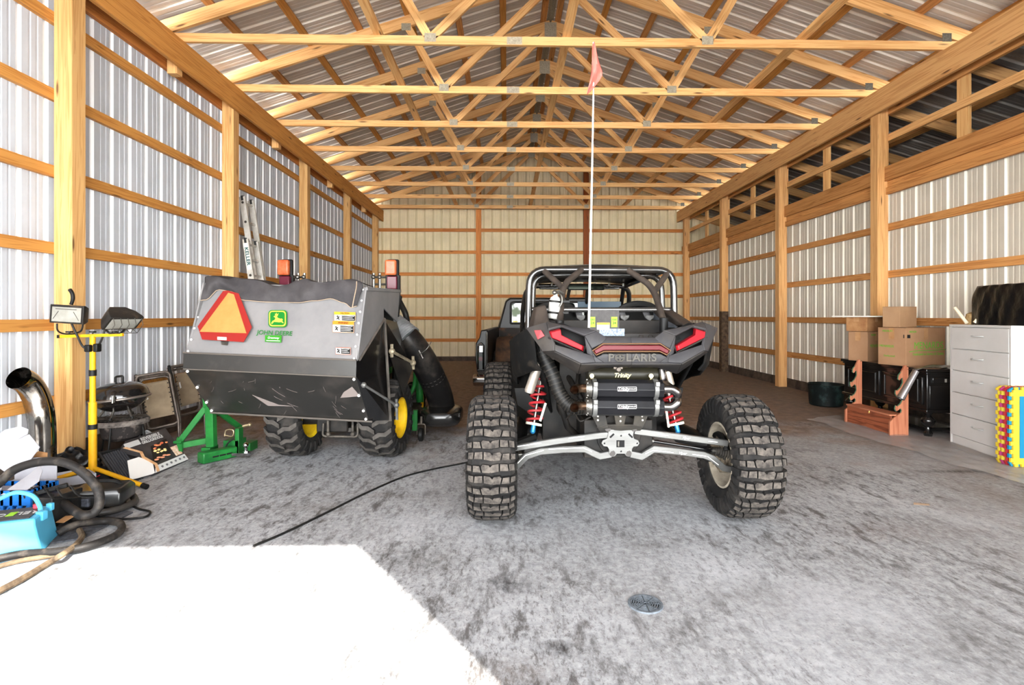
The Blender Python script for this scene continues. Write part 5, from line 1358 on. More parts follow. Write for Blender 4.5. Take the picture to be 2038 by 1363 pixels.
mb = MB(); mb.tube(curve_pts([c + V((-.10, .0, -.03)), g_(205, 668), g_(196, 688), g_(188, 694)], 6), .007, 6); mb.build('cable', blk, l2)
mb = MB(); q = g_(184.5, 692, 3.92); mb.box(q + V((-.05, -.02, -.03)), q + V((-.012, .03, .022))); mb.box(q + V((.012, -.02, -.03)), q + V((.045, .03, .03))); mb.build('cable_clip', blk, WL, bevel=.008)
# ---- chrome stack pipe
pts = curve_pts([at(84, 950, 3.85), at(84, 864, 3.85), at(81, 824, 3.84), at(74, 795, 3.84), at(63, 773, 3.82), at(50, 759, 3.785), at(37, 752, 3.735)], 8)
for p in pts: p.z = max(p.z, .004)
mb = MB(); mb.tube(pts, .079, 28, caps=False); mb.tube(pts, .075, 28, caps=False);
cp_ = mb.build('exhaust_stack', mat('worn_chrome', (160, 156, 150), (74, 60, 50), sc=9, lo=.5, hi=.72, rough=.12, metal=1.0, r2=.45), origin=(pts[0].x, 3.85, 0))
tag(cp_, 'curved chrome exhaust stack standing on end beside the left wall', 'exhaust pipe')
# ---- charcoal grill on legs, kettle grill resting on it
gx, gy = at(240, 800, 4.45).x, 4.45
GB = thing('charcoal_grill', 'rusty round charcoal grill on thin black legs, holding the kettle grill', 'grill', (gx, gy, 0))
ash = mat('burnt_black', (40, 36, 35), (128, 116, 108), sc=13, lo=.5, hi=.72, rough=.85)
zr = at(240, 838, gy).z
mb = MB(); mb.lathe([(.0, zr - .155), (.10, zr - .15), (.135, zr - .12), (.15, zr - .015), (.15, zr), (.145, zr), (.14, zr - .02), (.12, zr - .11), (0, zr - .12)], (gx + .01, gy, 0), n=28); mb.build('fire_bowl', ash, GB)
mb = MB(); mb.lathe([(.15, zr - .012), (.198, zr - .018), (.202, zr + .012), (.19, zr + .022), (.15, zr + .01)], (gx, gy, 0), n=32); mb.build('rim', mat('ash_rim', (120, 112, 106), (46, 42, 40), sc=16, rough=.8), GB)
mb = MB()
for k in range(11):
    a = -.16 + k * .032; h = math.sqrt(max(0, .18 ** 2 - a * a)); mb.tube([V((gx + a, gy - h, zr + .03)), V((gx + a, gy + h, zr + .03))], .003, 5)
for a in (-.09, 0, .09): h = math.sqrt(.18 ** 2 - a * a); mb.tube([V((gx - h, gy + a, zr + .035)), V((gx + h, gy + a, zr + .035))], .003, 5)
mb.build('cooking_grate', dsteel, GB)
for a in (2.9, 4.9, 6.6, 1.2):
    d = V((math.cos(a), math.sin(a), 0)); mb = MB(); mb.tube([V((gx, gy, zr - .03)) + d * .15, V((gx, gy, .004)) + d * .21], .008, 8); mb.build('leg', blk, GB)
KG = thing('kettle_grill', 'small black kettle grill with closed lid sitting on the rusty grill', 'grill', (gx - .005, gy, zr + .03))
ken = mat('black_enamel', (18, 17, 17), (46, 38, 32), sc=6, lo=.5, hi=.85, rough=.14, coat=.6)
kc = at(239, 791.5, gy); kz = kc.z; tilt = Matrix.Rotation(-.10, 4, 'Y')
def kl(prof, nm, m, par=KG):
    mb = MB(); mb.lathe(prof, (0, 0, 0), n=36); mb.xf(Matrix.Translation((kc.x, gy, kz)) @ tilt); return mb.build(nm, m, par)
lid = kl([(.205, .0), (.205, .018), (.195, .055), (.17, .088), (.13, .112), (.07, .127), (0, .131)], 'lid', ken)
kl([(.0, -.108), (.07, -.104), (.13, -.082), (.175, -.045), (.203, 0)], 'bowl', ken)
kl([(.207, -.012), (.215, -.006), (.215, .002), (.207, .008)], 'rim', mat('rim_steel', (110, 102, 96), rough=.4, metal=.6))
mb = MB(); h = V((kc.x - .01, gy, kz + .128)); mb.tube(fillet([h + V((-.028, 0, 0)), h + V((-.028, 0, .045)), h + V((.032, 0, .052)), h + V((.032, 0, 0))], .015), .009, 8); mb.build('lid_handle', blk, lid)
mb = MB(); q = at(226, 793, gy - .21); mb.box(q + V((-.012, -.006, -.03)), q + V((.012, .006, .02))); mb.tube([q + V((0, -.008, .02)), q + V((0, -.012, -.035))], .007, 6); mb.build('latch', steel, lid)
for a in (3.6, 4.9, 5.9, 1.6):
    d = V((math.cos(a), math.sin(a), 0)); mb = MB(); mb.tube([V((kc.x, gy, kz - .09)) + d * .10, V((kc.x, gy, zr + .032)) + d * .15], .009, 8); lg_ = mb.build('leg', steel, KG)
    mb = MB(); mb.tube([V((kc.x, gy, zr + .05)) + d * .145, V((kc.x, gy, zr + .032)) + d * .152], .011, 8); mb.build('leg_cap', blk, lg_)
# ---- two folded lounge chairs
def lounge(name, label, A, B, C_, D, Yd, strap=True):
    """folded chair: corners top-left, top-right, bottom-right, bottom-left of its frame, stacked tubes behind"""
    n = (B - A).cross(D - A).normalized()
    if n.y < 0: n = -n
    base = (C_ + D) / 2
    T = thing(name, label, 'chair', (base.x, base.y, 0), 'folded lounge chairs')
    fr = mat('chair_frame', (104, 94, 86), (70, 62, 56), sc=8, rough=.4, metal=.4)
    def q(u, v, o=0.0): return A.lerp(B, u).lerp(D.lerp(C_, u), v) + n * o
    for o, i in ((0, 0.0), (.05, .06), (.10, .0)):
        mb = MB(); mb.tube(fillet([q(i, .0 + i, o), q(1 - i, .0 + i, o), q(1 - i * .5, .98, o), q(i * .5, .98, o), q(i, .0 + i, o), q(.5, i, o)], .05), .011, 10); mb.build('frame', fr, T)
    for u in (0, 1):
        mb = MB(); e_ = q(u, 1.0, -.02); e2 = V((e_.x + .02, e_.y - .03, .006)); mb.tube([q(u, .1, -.02), q(u, .95, -.02), e2], .0105, 10); mb.build('leg', fr, T)
        mb = MB(); mb.tube([q(u, .55, .03), q(u, .08, .03), q(u, -.04, .045)], [.012, .02, .014], 8); mb.build('arm_rest', blk, T)
    mb = MB(); mb.grid(lambda u, v: q(.12 + .78 * u, .17 + .64 * v, -.008 + .02 * math.sin(u * PI) * math.sin(v * PI) + .004 * math.sin(v * 9)), 10, 12); sg_ = mb.build('sling', mat('taupe_sling', (130, 114, 93), (114, 99, 80), sc=7, rough=.85, bump=.1, bs=300), T, solid=.006)
    mb = MB(); mb.tube([q(.12, .17, -.01), q(.90, .17, -.01), q(.90, .81, -.01), q(.12, .81, -.01)], .006, 6, closed=True); mb.build('sling_hem', mat('hem_taupe', (132, 114, 94), rough=.85), sg_)
    mb = MB(); m_ = 9; z = []
    for k in range(m_ + 1):
        z.append(q(.1 + .8 * k / m_, .02 if k % 2 else .18, -.006))
    mb.tube(z, .0025, 5)
    for s_ in (0, 1):
        for k in range(7):
            v = .22 + k * .09; mb.tube([q(.12 if not s_ else .90, v, -.008), q(.0 if not s_ else 1.0, v + .02, -.004)], .003, 5); mb.ball(q(.125 if not s_ else .895, v, -.012), .007, 6, 4)
    mb.build('lacing', blk, T)
    mb = MB(); mb.prism([q(.18, .34, -.016), q(.24, .33, -.016), q(.25, .45, -.016), q(.19, .46, -.016)], n * .002); mb.build('care_label', white_p, sg_)
lounge('folding_chair', 'folded taupe lounge chair right behind the kettle grill', at(269, 749, 4.95), at(337, 738, 5.06), at(357, 843, 5.00), at(292, 858, 4.86), 0)
lounge('folding_chair', 'folded taupe lounge chair behind the green hitch frame', at(340, 730, 5.45), at(386, 722, 5.62), at(406, 815, 5.58), at(358, 830, 5.40), 0)
# ---- green three-point hitch frame
HF = thing('hitch_frame', 'green steel three-point hitch frame with a tow ball, lying before the hopper', 'hitch', (-2.5, 4.55, 0))
def bar(name, pts, w, par=HF, m=grn, bev=.003):
    mb = MB()
    for a, b_ in zip(pts[:-1], pts[1:]): mb.board(a, b_, w, w)
    return mb.build(name, m, par, bevel=bev)
bar('upright', [at(421.5, 888, 4.62), at(419, 808, 4.62)], .065)
bar('brace_tube', [at(412, 808, 4.63), at(358, 878, 4.58)], .045)
bar('brace_tube', [at(426, 812, 4.66), at(478, 851, 4.95)], .04)
bar('lower_tube', [at(358, 886, 4.60), at(424, 874, 4.72)], .05)
mb = MB(); mb.prism([at(402, 788, 4.60), at(412, 780, 4.60), at(428, 806, 4.60), at(424, 818, 4.60), at(404, 812, 4.60)], (0, .03, 0)); mb.build('top_lug', grn, HF, bevel=.003)
mb = MB(); mb.prism([at(352, 870, 4.56), at(362, 874, 4.56), at(362, 899, 4.56), at(356, 898, 4.56), at(350, 880, 4.56)], (0, .02, 0)); mb.tube([at(346, 880, 4.55), at(362, 880, 4.55)], .014, 8); mb.build('pin_plate', grn, HF, bevel=.002)
p0, p1 = flr(398, 912, .05), flr(467, 897, .05)
mb = MB(); d = (p1 - p0).normalized(); sd2 = V((-d.y, d.x, 0)); up3 = V((0, 0, .045))
mb.loft([[p0 + sd2 * t + up3 * s_ for t, s_ in ((-.05, -1), (.05, -1), (.05, 1), (-.05, 1))], [p1 + sd2 * t + up3 * s_ for t, s_ in ((-.05, -1), (.05, -1), (.05, 1), (-.05, 1))]]); fb_ = mb.build('foot_channel', grn, HF, bevel=.012)
mb = MB()
for k in range(3):
    q = p0.lerp(p1, .35 + .2 * k) - sd2 * .051; mb.box(q + V((-.025, -.003, -.006)), q + V((.025, .003, .006)), R=Matrix.Rotation(math.atan2(d.y, d.x), 3, 'Z'))
mb.build('slot', ink, fb_)
mb = MB(); a, b_ = at(408, 888, 4.66), at(430, 900, 4.70); mb.box((a.x, 4.60, .0), (b_.x, 4.74, .10)); a = at(444, 872, 4.72); b_ = at(484, 902, 4.80); mb.box((a.x, 4.72, 0), (b_.x, 4.86, a.z - .02)); a, b_ = at(467, 853, 4.72), at(482, 894, 4.78); mb.box((a.x, 4.72, 0.0), (b_.x, 4.80, a.z)); a, b_ = at(488, 873, 4.95), at(508, 896, 4.95); mb.box((a.x, 4.85, .0), (b_.x, 5.0, a.z - .02)); mb.build('receiver_block', grn, HF, bevel=.004)
q = at(489, 886, 4.62); mb = MB(); mb.ball((q.x, 4.62, .118), .025, 14, 10); mb.cyl((q.x, 4.62, .05), (q.x, 4.62, .10), .014); mb.cyl((q.x, 4.62, .058), (q.x, 4.62, .07), .024, n=6); mb.box((q.x - .10, 4.58, .035), (q.x + .05, 4.66, .058)); mb.build('tow_ball', chrome, HF)
mb = MB(); mb.tube([at(476, 850, 4.95), at(497, 845, 4.98)], .014, 8); mb.ball(at(497, 845, 4.98), .02, 8, 6); mb.tube(curve_pts([at(447, 868, 4.7), at(450, 856, 4.7), at(464, 856, 4.7), at(462, 868, 4.7), at(448, 866, 4.7)], 4), .005, 6); mb.build('hitch_pin', mat('zinc_tan', (168, 150, 118), rough=.4, metal=.7), HF)
mb = MB(); mb.tube(curve_pts([at(466, 872, 4.69), at(455, 880, 4.67), at(449, 890, 4.66), at(447, 900, 4.62)], 4), .007, 6); mb.build('pin_cable', blk, HF)
# ---- boxed griddle, torn open
Bx = thing('griddle_box', 'torn black retail carton of a reversible grill griddle, propped at a tilt on the floor', 'box', (-2.95, 4.2, 0))
k0, k1, k3 = flr(266, 962, .01), flr(375, 914, .01), at(216, 888, 4.05)
k2 = k1 + k3 - k0
nb = (k1 - k0).cross(k3 - k0).normalized()
def bp_(u, v, o=0.0): return k0.lerp(k1, u).lerp(k3.lerp(k2, u), v) + nb * o
mb = MB(); mb.prism([bp_(.30, .0), bp_(1, 0), bp_(1, 1), bp_(.28, 1), bp_(.16, .86), bp_(.36, .60), bp_(.34, .46), bp_(.46, .20), bp_(.44, .08)], nb * -.05); cart = mb.build('carton', mat('carton_dark', (38, 36, 38), (66, 62, 62), sc=5, rough=.45), Bx, bevel=.002)
mb = MB(); mb.prism([bp_(.36, .02, .002), bp_(.998, .0, .002), bp_(.998, .17, .002), bp_(.44, .17, .002)], nb * -.001); sp_ = mb.build('spec_strip', mat('strip_grey', (206, 206, 204), rough=.5), cart)
for k in range(6):
    mb = MB(); mb.ball(bp_(.52 + k * .085, .09, .004), .010, 6, 4); mb.build('spec_icon', mat('icon_grey', (90, 90, 90), rough=.6), sp_)
mb = MB(); mb.prism([bp_(.20, .80, .002), bp_(.45, .80, .002), bp_(.45, .93, .002), bp_(.20, .93, .002)], nb * .001); mb.build('maker_panel', white_p, cart)
bu, bv = (k1 - k0).normalized(), (k3 - k0).normalized()
text('carton_lettering', 'REVERSIBLE', .045, bp_(.66, .90, .003), bu, bv, white_p, cart, bold=.001)
text('carton_lettering', 'GRILL/GRIDDLE', .036, bp_(.66, .81, .003), bu, bv, white_p, cart, bold=.001)
mb = MB(); mb.prism([bp_(.42, .20, .003), bp_(.80, .34, .003), bp_(.88, .72, .003), bp_(.56, .66, .003)], nb * .001); gpic = mb.build('griddle_picture', mat('print_black', (30, 27, 26), rough=.5), cart)
mb = MB()
for k in range(14):
    a, b_ = random.random(), random.random(); mb.ball(bp_(.58 + .26 * a, .56 + .12 * b_, .005), (.012, .012, .006), 8, 5)
mb.build('food_picture', mat('food_red', (190, 78, 50), (226, 150, 100), sc=40, rough=.6), gpic)
mb = MB()
for k in range(12):
    a, b_ = random.random(), random.random(); mb.ball(bp_(.54 + .20 * a, .43 + .09 * b_, .005), (.012, .012, .006), 8, 5)
mb.build('food_picture', mat('food_cream', (236, 206, 140), rough=.6), gpic)
mb = MB()
for k in range(5): mb.ball(bp_(.50 + .055 * k, .30 + .03 * (k % 2), .005), (.02, .02, .006), 8, 5)
mb.build('food_picture', mat('food_pink', (222, 150, 116), rough=.6), gpic)
mb = MB(); mb.prism([bp_(.84, .20, .003), bp_(.97, .20, .003), bp_(.97, .46, .003), bp_(.84, .46, .003)], nb * .001); mb.build('inset_picture', mat('print_brown', (196, 132, 84), (240, 226, 206), sc=60, rough=.5), cart)
mb = MB(); mb.prism([bp_(.02, .12, -.02), bp_(.36, .02, -.004), bp_(.44, .30, -.004), bp_(.30, .52, -.006), bp_(.14, .55, -.015)], nb * .004); mb.build('torn_flap', mat('white_card', (226, 224, 220), rough=.7), cart)
mb = MB(); e_ = [bp_(.44, .02, .004), bp_(.47, .2, .006), bp_(.36, .46, .008), bp_(.38, .6, .006), bp_(.20, .84, .006)]; mb.prism(e_ + [q + bu * -.03 for q in reversed(e_)], nb * .002); mb.build('torn_edge', mat('kraft_torn', (190, 142, 98), (214, 172, 130), sc=30, rough=.8), cart)
GP = thing('griddle_plate', 'black ribbed cast griddle plate sliding out of the torn carton', 'griddle', tuple(bp_(.1, .4, -.03)))
mb = MB(); mb.prism([bp_(-.10, .02, -.042), bp_(.42, .0, -.042), bp_(.36, .86, -.042), bp_(-.10, .98, -.042)], nb * -.012); gpl = mb.build('plate', mat('cast_black', (20, 20, 21), (36, 35, 35), sc=20, rough=.5), GP, bevel=.006)
mb = MB()
for k in range(9):
    u = -.06 + k * .035; mb.tube([bp_(u, .05, -.036), bp_(u, .90, -.036)], .007, 6)
mb.build('ribs', mat('rib_grey', (50, 50, 53), rough=.45), gpl)
mb = MB(); mb.tube([bp_(-.10, .02, -.036), bp_(.42, .0, -.036), bp_(.36, .86, -.036), bp_(-.10, .98, -.036)], .010, 8, closed=True); mb.build('raised_edge', MATS['cast_black'], gpl)
# ---- aluminium ladder
LD = thing('extension_ladder', 'old aluminium extension ladder leaning against the left wall behind the hopper', 'ladder', (-2.95, 6.9, 0))
al_l = mat('ladder_alu', (176, 172, 164), (204, 200, 194), sc=9, rough=.45, metal=.4)
top_y = onx(497, 400, PL + .12)
def ladder_sec(dy, z1, off, wid, nm):
    A0, A1 = V((-3.02 + off, 6.86 + dy, .0)), V((-3.02 - .148 * z1 + off, 6.86 + dy, z1))
    sec = []
    for s_ in (0, 1):
        p, q = A0 + V((0, s_ * wid, 0)), A1 + V((0, s_ * wid, 0))
        mb = MB(); mb.board(p, q, .075, .026, up=(1, 0, 0)); r_ = mb.build('rail', al_l, LD, bevel=.003); sec.append(r_)
        mb = MB(); mb.tube([q - (q - p).normalized() * .05, q + (q - p).normalized() * .012], .02, 8); mb.build('rail_cap', blk, r_)
        mb = MB(); n_ = 11
        for k in range(n_):
            c = p.lerp(q, (k + .7) / n_) ; d_ = V((0, (-1) * .0145, 0)); mb.cyl(c + d_, c - d_ * 1.0, .017, n=8)
        mb.build('rung_end', mat('rung_dark', (52, 46, 42), rough=.6), r_)
    n_ = 11
    for k in range(n_):
        c = A0.lerp(A1, (k + .7) / n_); mb = MB(); mb.tube([c, c + V((0, wid, 0))], .016, 8); mb.build('rung', al_l, LD)
    return A0, A1, sec
A0, A1, s1_ = ladder_sec(.12, 2.77, .0, .24, 'a')
B0, B1, s2_ = ladder_sec(-.03, 2.20, .03, .27, 'b')
dirv = (B1 - B0).normalized(); q = B0.lerp(B1, .90) + V((0, -.0145, 0))
mb = MB(); pw = dirv * .17; px_ = dirv.cross(V((0, 1, 0))).normalized() * .026; mb.prism([q - pw - px_, q - pw + px_, q + pw + px_, q + pw - px_], (0, -.001, 0)); lb = mb.build('label', mat('ladder_label', (226, 226, 216), rough=.5), s2_[0])
text('label_lettering', 'KELLER', .062, q + V((0, -.004, 0)), -dirv, -dirv.cross(V((0, 1, 0))), mat('teal_ink', (16, 70, 74), rough=.5), lb, bold=.002, sx=1.15)
# ================================================================ the heap by the left front
# ---- battery
BT = thing('battery', 'large sky-blue battery with an arched carrying handle, front left corner', 'battery', tuple(flr(70, 1092)))
bl_m = mat('battery_blue', (84, 172, 206), (76, 160, 196), sc=5, rough=.4)
f0, f1 = flr(84, 1100), flr(117, 1066)          # right side bottom edge, front to back
h_ = at(70, 1035, f0.y).z
dl = V((-.93, -.36, 0)); L_ = .52
def btp(u, v, z): return f0.lerp(f1, v) + dl * (L_ * u) + V((0, 0, z))
Hb = .178
mb = MB(); mb.loft([[btp(0, 0, .0), btp(0, 1, 0), btp(1, 1, 0), btp(1, 0, 0)], [btp(.06, .02, Hb * .82), btp(.05, .98, Hb * .82), btp(1, 1, Hb * .82), btp(1, 0, Hb * .82)], [btp(.065, .04, Hb), btp(.05, .98, Hb), btp(1, 1, Hb), btp(1, .04, Hb)]]); bc = mb.build('case', bl_m, BT, bevel=.008)
mb = MB(); mb.prism([btp(.12, .12, Hb + .001), btp(.12, .90, Hb + .001), btp(.98, .90, Hb + .001), btp(.98, .12, Hb + .001)], (0, 0, .004)); lab = mb.build('top_label', mat('label_black', (38, 38, 40), (66, 62, 60), sc=5, rough=.4), BT)
lu = (-dl).normalized(); lv = (f1 - f0).normalized()
text('label_lettering', 'REL  ON', .066, btp(.32, .5, Hb + .006), -lu, -lv, white_p, lab, ext=.0005)
mb = MB(); c = btp(.315, .5, Hb + .006); mb.prism([c + lu * -.018 - lv * .03, c + lu * .016 - lv * .03, c + lu * .02 + lv * .03, c + lu * -.014 + lv * .03], (0, 0, .001)); mb.build('label_green_mark', mat('lime_mark', (150, 206, 50), rough=.5), lab)
mb = MB(); mb.tube(curve_pts([btp(.10, .62, Hb - .01), btp(.11, .62, Hb + .03), btp(.17, .62, Hb + .085), btp(.30, .62, Hb + .11), btp(.43, .62, Hb + .085), btp(.56, .62, Hb + .04), btp(.60, .62, Hb - .01)], 6), .011, 8); mb.build('handle', bl_m, BT)
mb = MB(); mb.cyl(btp(.16, .82, Hb), btp(.16, .82, Hb + .025), .016, n=8); mb.build('terminal', mat('terminal_red', (206, 60, 76), rough=.5), BT)
mb = MB(); mb.box(btp(.04, .3, Hb - .035), btp(.08, .5, Hb + .012)); mb.box(btp(.035, .78, Hb - .02), btp(.07, .92, Hb + .02)); mb.build('corner_lug', bl_m, BT, bevel=.004)
# ---- crate
c0 = flr(60, 1022); c0 = V((c0.x, 3.28, 0))
CR = thing('milk_crate', 'blue plastic milk crate half hidden behind the sky-blue battery', 'crate', (-3.25, 3.3, 0))
cb_m = mat('crate_blue', (28, 112, 196), (22, 92, 168), sc=5, rough=.45)
xr = at(60, 990, 3.12).x; zt = at(60, 976, 3.12).z
mb = MB()
for (xa, ya, xb, yb) in ((xr - .36, 3.12, xr, 3.12), (xr, 3.12, xr, 3.30), (xr - .36, 3.30, xr, 3.30), (xr - .36, 3.12, xr - .36, 3.30)):
    a, b_ = V((xa, ya, 0)), V((xb, yb, 0)); d = (b_ - a); L0 = d.length; d.normalize()
    for z0, z1 in ((0, .03), (zt * .30, zt * .38), (zt - .085, zt)): mb.board(a + V((0, 0, (z0 + z1) / 2)), b_ + V((0, 0, (z0 + z1) / 2)), z1 - z0, .012)
    for k in range(8): mb.board(a + d * L0 * k / 7 + V((0, 0, 0)), a + d * L0 * k / 7 + V((0, 0, zt)), .016, .012, up=d)
    for k in range(7): mb.board(a + d * L0 * (k + .1) / 7 + V((0, 0, zt * .38)), a + d * L0 * (k + .9) / 7 + V((0, 0, zt - .08)), .010, .008, up=d)
mb.box((xr - .36, 3.12, 0), (xr, 3.30, .012))
mb.build('crate_body', cb_m, CR)
# ---- white cartons and papers
wc = mat('white_carton', (168, 168, 174), (154, 154, 160), sc=4, rough=.6); kraft = mat('kraft_inside', (182, 136, 92), (160, 116, 74), sc=14, rough=.8)
CB = thing('white_box', 'open white cardboard box with raised flaps at the left edge', 'box', (-3.3, 3.35, .3))
def quadp(name, pts, m, par, th=.004):
    q = [at(*p) for p in pts]; n = (q[1] - q[0]).cross(q[2] - q[0]).normalized(); mb = MB(); mb.prism(q, n * th); return mb.build(name, m, par)
quadp('flap', [(-30, 900, 3.45), (-28, 880, 3.50), (10, 855, 3.50), (40, 848, 3.50), (56, 854, 3.50), (54, 864, 3.48), (0, 894, 3.46)], wc, CB)
quadp('flap', [(-30, 912, 3.40), (2, 890, 3.42), (58, 864, 3.45), (79, 890, 3.42), (57, 920, 3.36), (8, 938, 3.32)], wc, CB)
quadp('side', [(0, 985, 3.14), (56, 946, 3.22), (80, 926, 3.26), (85, 936, 3.25), (78, 958, 3.20), (55, 975, 3.15), (0, 986, 3.10)], wc, CB)
mb = MB(); a, b_ = at(-40, 978, 3.20), at(50, 930, 3.20); mb.box((a.x, 3.16, a.z), (b_.x, 3.44, a.z + .004)); mb.box((a.x, 3.42, a.z), (b_.x, 3.425, b_.z)); mb.box((a.x, 3.16, a.z), (b_.x - .1, 3.165, a.z + .06)); mb.build('box_body', wc, CB)
quadp('torn_edge', [(66, 905, 3.5), (76, 898, 3.5), (94, 901, 3.5), (93, 918, 3.48), (80, 925, 3.46), (62, 915, 3.46)], kraft, CB)
LB = thing('white_tray_box', 'low open white carton with red wires inside, in front of the yellow pole', 'box', (-3.05, 3.55, .12))
mb = MB()
q = [at(80, 962, 3.62), at(190, 945, 3.72), at(172, 935, 3.95), at(78, 950, 3.85)]
mb.prism([p + V((0, 0, -.045)) for p in q], (0, 0, .004))
for i in range(4):
    a, b_ = q[i], q[(i + 1) % 4]; mb.prism([a + V((0, 0, -.045)), b_ + V((0, 0, -.045)), b_ + V((0, 0, .012)), a + V((0, 0, .012))], (b_ - a).cross(V((0, 0, 1))).normalized() * .004)
mb.build('tray', wc, LB)
mb = MB()
for k in range(6):
    a = q[0].lerp(q[1], .1 + .1 * k) + V((0, .05, -.02)); mb.tube(curve_pts([a, a + V((.03, .03, .02)), a + V((.07, .02, .0)), a + V((.10, .05, .01))], 4), .003, 5)
mb.build('red_wire', mat('wire_red', (170, 26, 40), rough=.5), LB)
# ---- hoses, black case, bag, mat
hose = mat('hose_dusty', (32, 30, 29), (88, 80, 72), sc=12, lo=.5, hi=.8, rough=.55)
def hose_obj(name, ctrl, r, label, cat, m=hose, n=8, grp=None, seg=10):
    pts = curve_pts(ctrl, seg); mb = MB(); mb.tube(pts, r, n); b_ = min(pts, key=lambda p: p.z)
    return tag(mb.build(name, m, origin=(b_.x, b_.y, 0)), label, cat, grp)
hose_obj('black_hose', [at(-20, 978, 3.00), at(2, 958, 3.02), at(30, 934, 3.04), at(80, 919, 3.05), at(130, 921, 3.05), at(170, 944, 3.05), at(195, 975, 3.04), at(197, 1005, 3.02), at(185, 1021, 3.0), at(165, 1025, 2.98), at(150, 1018, 3.05), at(128, 1000, 3.2), at(130, 980, 3.35)], .024, 'thick black hose rising in a big loop over the junk at the left', 'hose', n=12)
hose_obj('black_hose', [flr(-30, 1118, .03), flr(40, 1103, .03), flr(110, 1098, .03), flr(170, 1088, .03), flr(225, 1068, .03), flr(242, 1052, .03), flr(236, 1040, .03), flr(210, 1037, .03), flr(170, 1040, .05), flr(140, 1048, .05), flr(115, 1062, .03)], .020, 'dusty hose curling on the floor around the edge of the sun patch', 'hose', n=10)
hose_obj('dirty_hose', [flr(-30, 1190, .02), flr(40, 1154, .02), flr(100, 1118, .02), flr(125, 1103, .055), flr(150, 1085, .03), flr(163, 1068, .03), flr(158, 1055, .03)], .015, 'mud-caked hose running off the bottom left corner of the sunlit floor', 'hose', mat('hose_mud', (112, 96, 76), (70, 58, 46), sc=18, rough=.85))
hose_obj('dirty_hose', [flr(-30, 1135, .015), flr(30, 1118, .015), flr(80, 1109, .015), flr(118, 1103, .015)], .012, 'short thin muddy hose below the battery', 'hose', MATS['hose_mud'])
hose_obj('flat_cable', [flr(250, 1000, .01), flr(275, 1012, .01), flr(298, 1018, .01), flr(290, 1028, .01), flr(262, 1032, .01), flr(230, 1032, .012), flr(190, 1026, .02)], .007, 'thin black cable looping out to the right of the black case', 'cable', blk)
hose_obj('coiled_hose', [flr(120, 1010, .03), flr(160, 1022, .03), flr(215, 1018, .03), flr(262, 1002, .03), flr(268, 992, .03), flr(250, 980, .05), flr(200, 985, .05), flr(140, 1000, .04), flr(112, 1006, .04), flr(135, 1028, .035), flr(165, 1034, .03)], .021, 'flattened black hose coil lying under the black case', 'hose', mat('hose_black2', (34, 34, 34), (60, 56, 52), sc=12, rough=.4), n=10)
hose_obj('power_cable', [flr(505, 1086, .006), flr(560, 1063, .006), flr(640, 1025, .006), flr(720, 985, .006), flr(800, 950, .006), flr(860, 934, .006), flr(925, 921, .006), flr(990, 905, .006)], .007, 'black cable snaking across the concrete towards the buggy', 'cable', blk)
CS_ = thing('black_case', 'scuffed black plastic case with latches on the heap of hoses', 'case', (-2.75, 3.45, 0))
a = flr(180, 990); rz_ = Matrix.Rotation(.28, 3, 'Z'); cc = V((at(203, 982, 3.42).x, 3.42, .055 + .05))
mb = MB()
def rb(w, d, z): return [cc + rz_ @ V((x, y, z)) for x, y in ((-w, -d * .8), (-w * .9, -d), (w * .9, -d), (w, -d * .8), (w, d * .8), (w * .9, d), (-w * .9, d), (-w, d * .8))]
mb.loft([rb(.135, .10, -.058), rb(.15, .115, -.04), rb(.15, .115, .026), rb(.13, .10, .05)]); ca = mb.build('case_body', mat('case_black', (20, 20, 20), (56, 52, 48), sc=10, lo=.5, hi=.8, rough=.3, coat=.2), CS_, bevel=.006)
for k in (-.09, .0, .09):
    mb = MB(); mb.box(cc + V((k * .8 - .026, -.135 + k * .28, -.038)), cc + V((k * .8 + .018, -.115 + k * .28, .010))); mb.build('latch', mat('latch_grey', (84, 88, 98), (40, 40, 44), sc=30, rough=.4), ca, bevel=.004)
mb = MB(); mb.tube(curve_pts([cc + V((-.08, .02, .045)), cc + V((-.04, .0, .075)), cc + V((.05, .02, .075)), cc + V((.09, .05, .045))], 5), .010, 8); mb.build('handle', blk, ca)
def bag(name, label, cat, c, r, m, amp=.18, seed=1, flat=.0):
    rnd = random.Random(seed); ph = [(rnd.random() * 6.28, rnd.randint(2, 7), rnd.randint(1, 5)) for _ in range(7)]
    def f(u, v):
        th = u * 2 * PI; fi = -PI / 2 + v * PI
        k = 1 + amp * sum(math.sin(a * th + p) * math.cos(b_ * fi * 1.7 + p) for p, a, b_ in ph) / 3
        z = r[2] * math.sin(fi) * k
        p = V((c[0] + r[0] * math.cos(fi) * math.cos(th) * k, c[1] + r[1] * math.cos(fi) * math.sin(th) * k, max(c[2] + z, flat)))
        return p
    mb = MB(); mb.grid(f, 48, 28)
    return tag(mb.build(name, m, origin=(c[0], c[1], flat), ang=1.2), label, cat)
bagm = mat('bin_bag', (11, 11, 12), rough=.28, spec=.35, bump=.6, bs=22)
p = at(152, 912, 4.12); bag('rubbish_bag', 'crumpled black plastic bag behind the yellow pole', 'bag', (p.x, 4.10, .09), (.16, .09, .13), bagm, seed=3)
p = at(208, 935, 4.05); bag('black_cloth', 'black cloth bundle on the floor right of the yellow pole', 'cloth', (p.x, 4.02, .04), (.13, .10, .06), mat('cloth_black', (26, 25, 25), rough=.85), seed=5)
mb = MB(); q = [flr(118, 1050), flr(172, 1078), flr(262, 1022), flr(180, 1015)]; q = [flr(90, 1085, 0), flr(165, 1073, 0), flr(265, 1021, 0), flr(150, 1000, 0)]
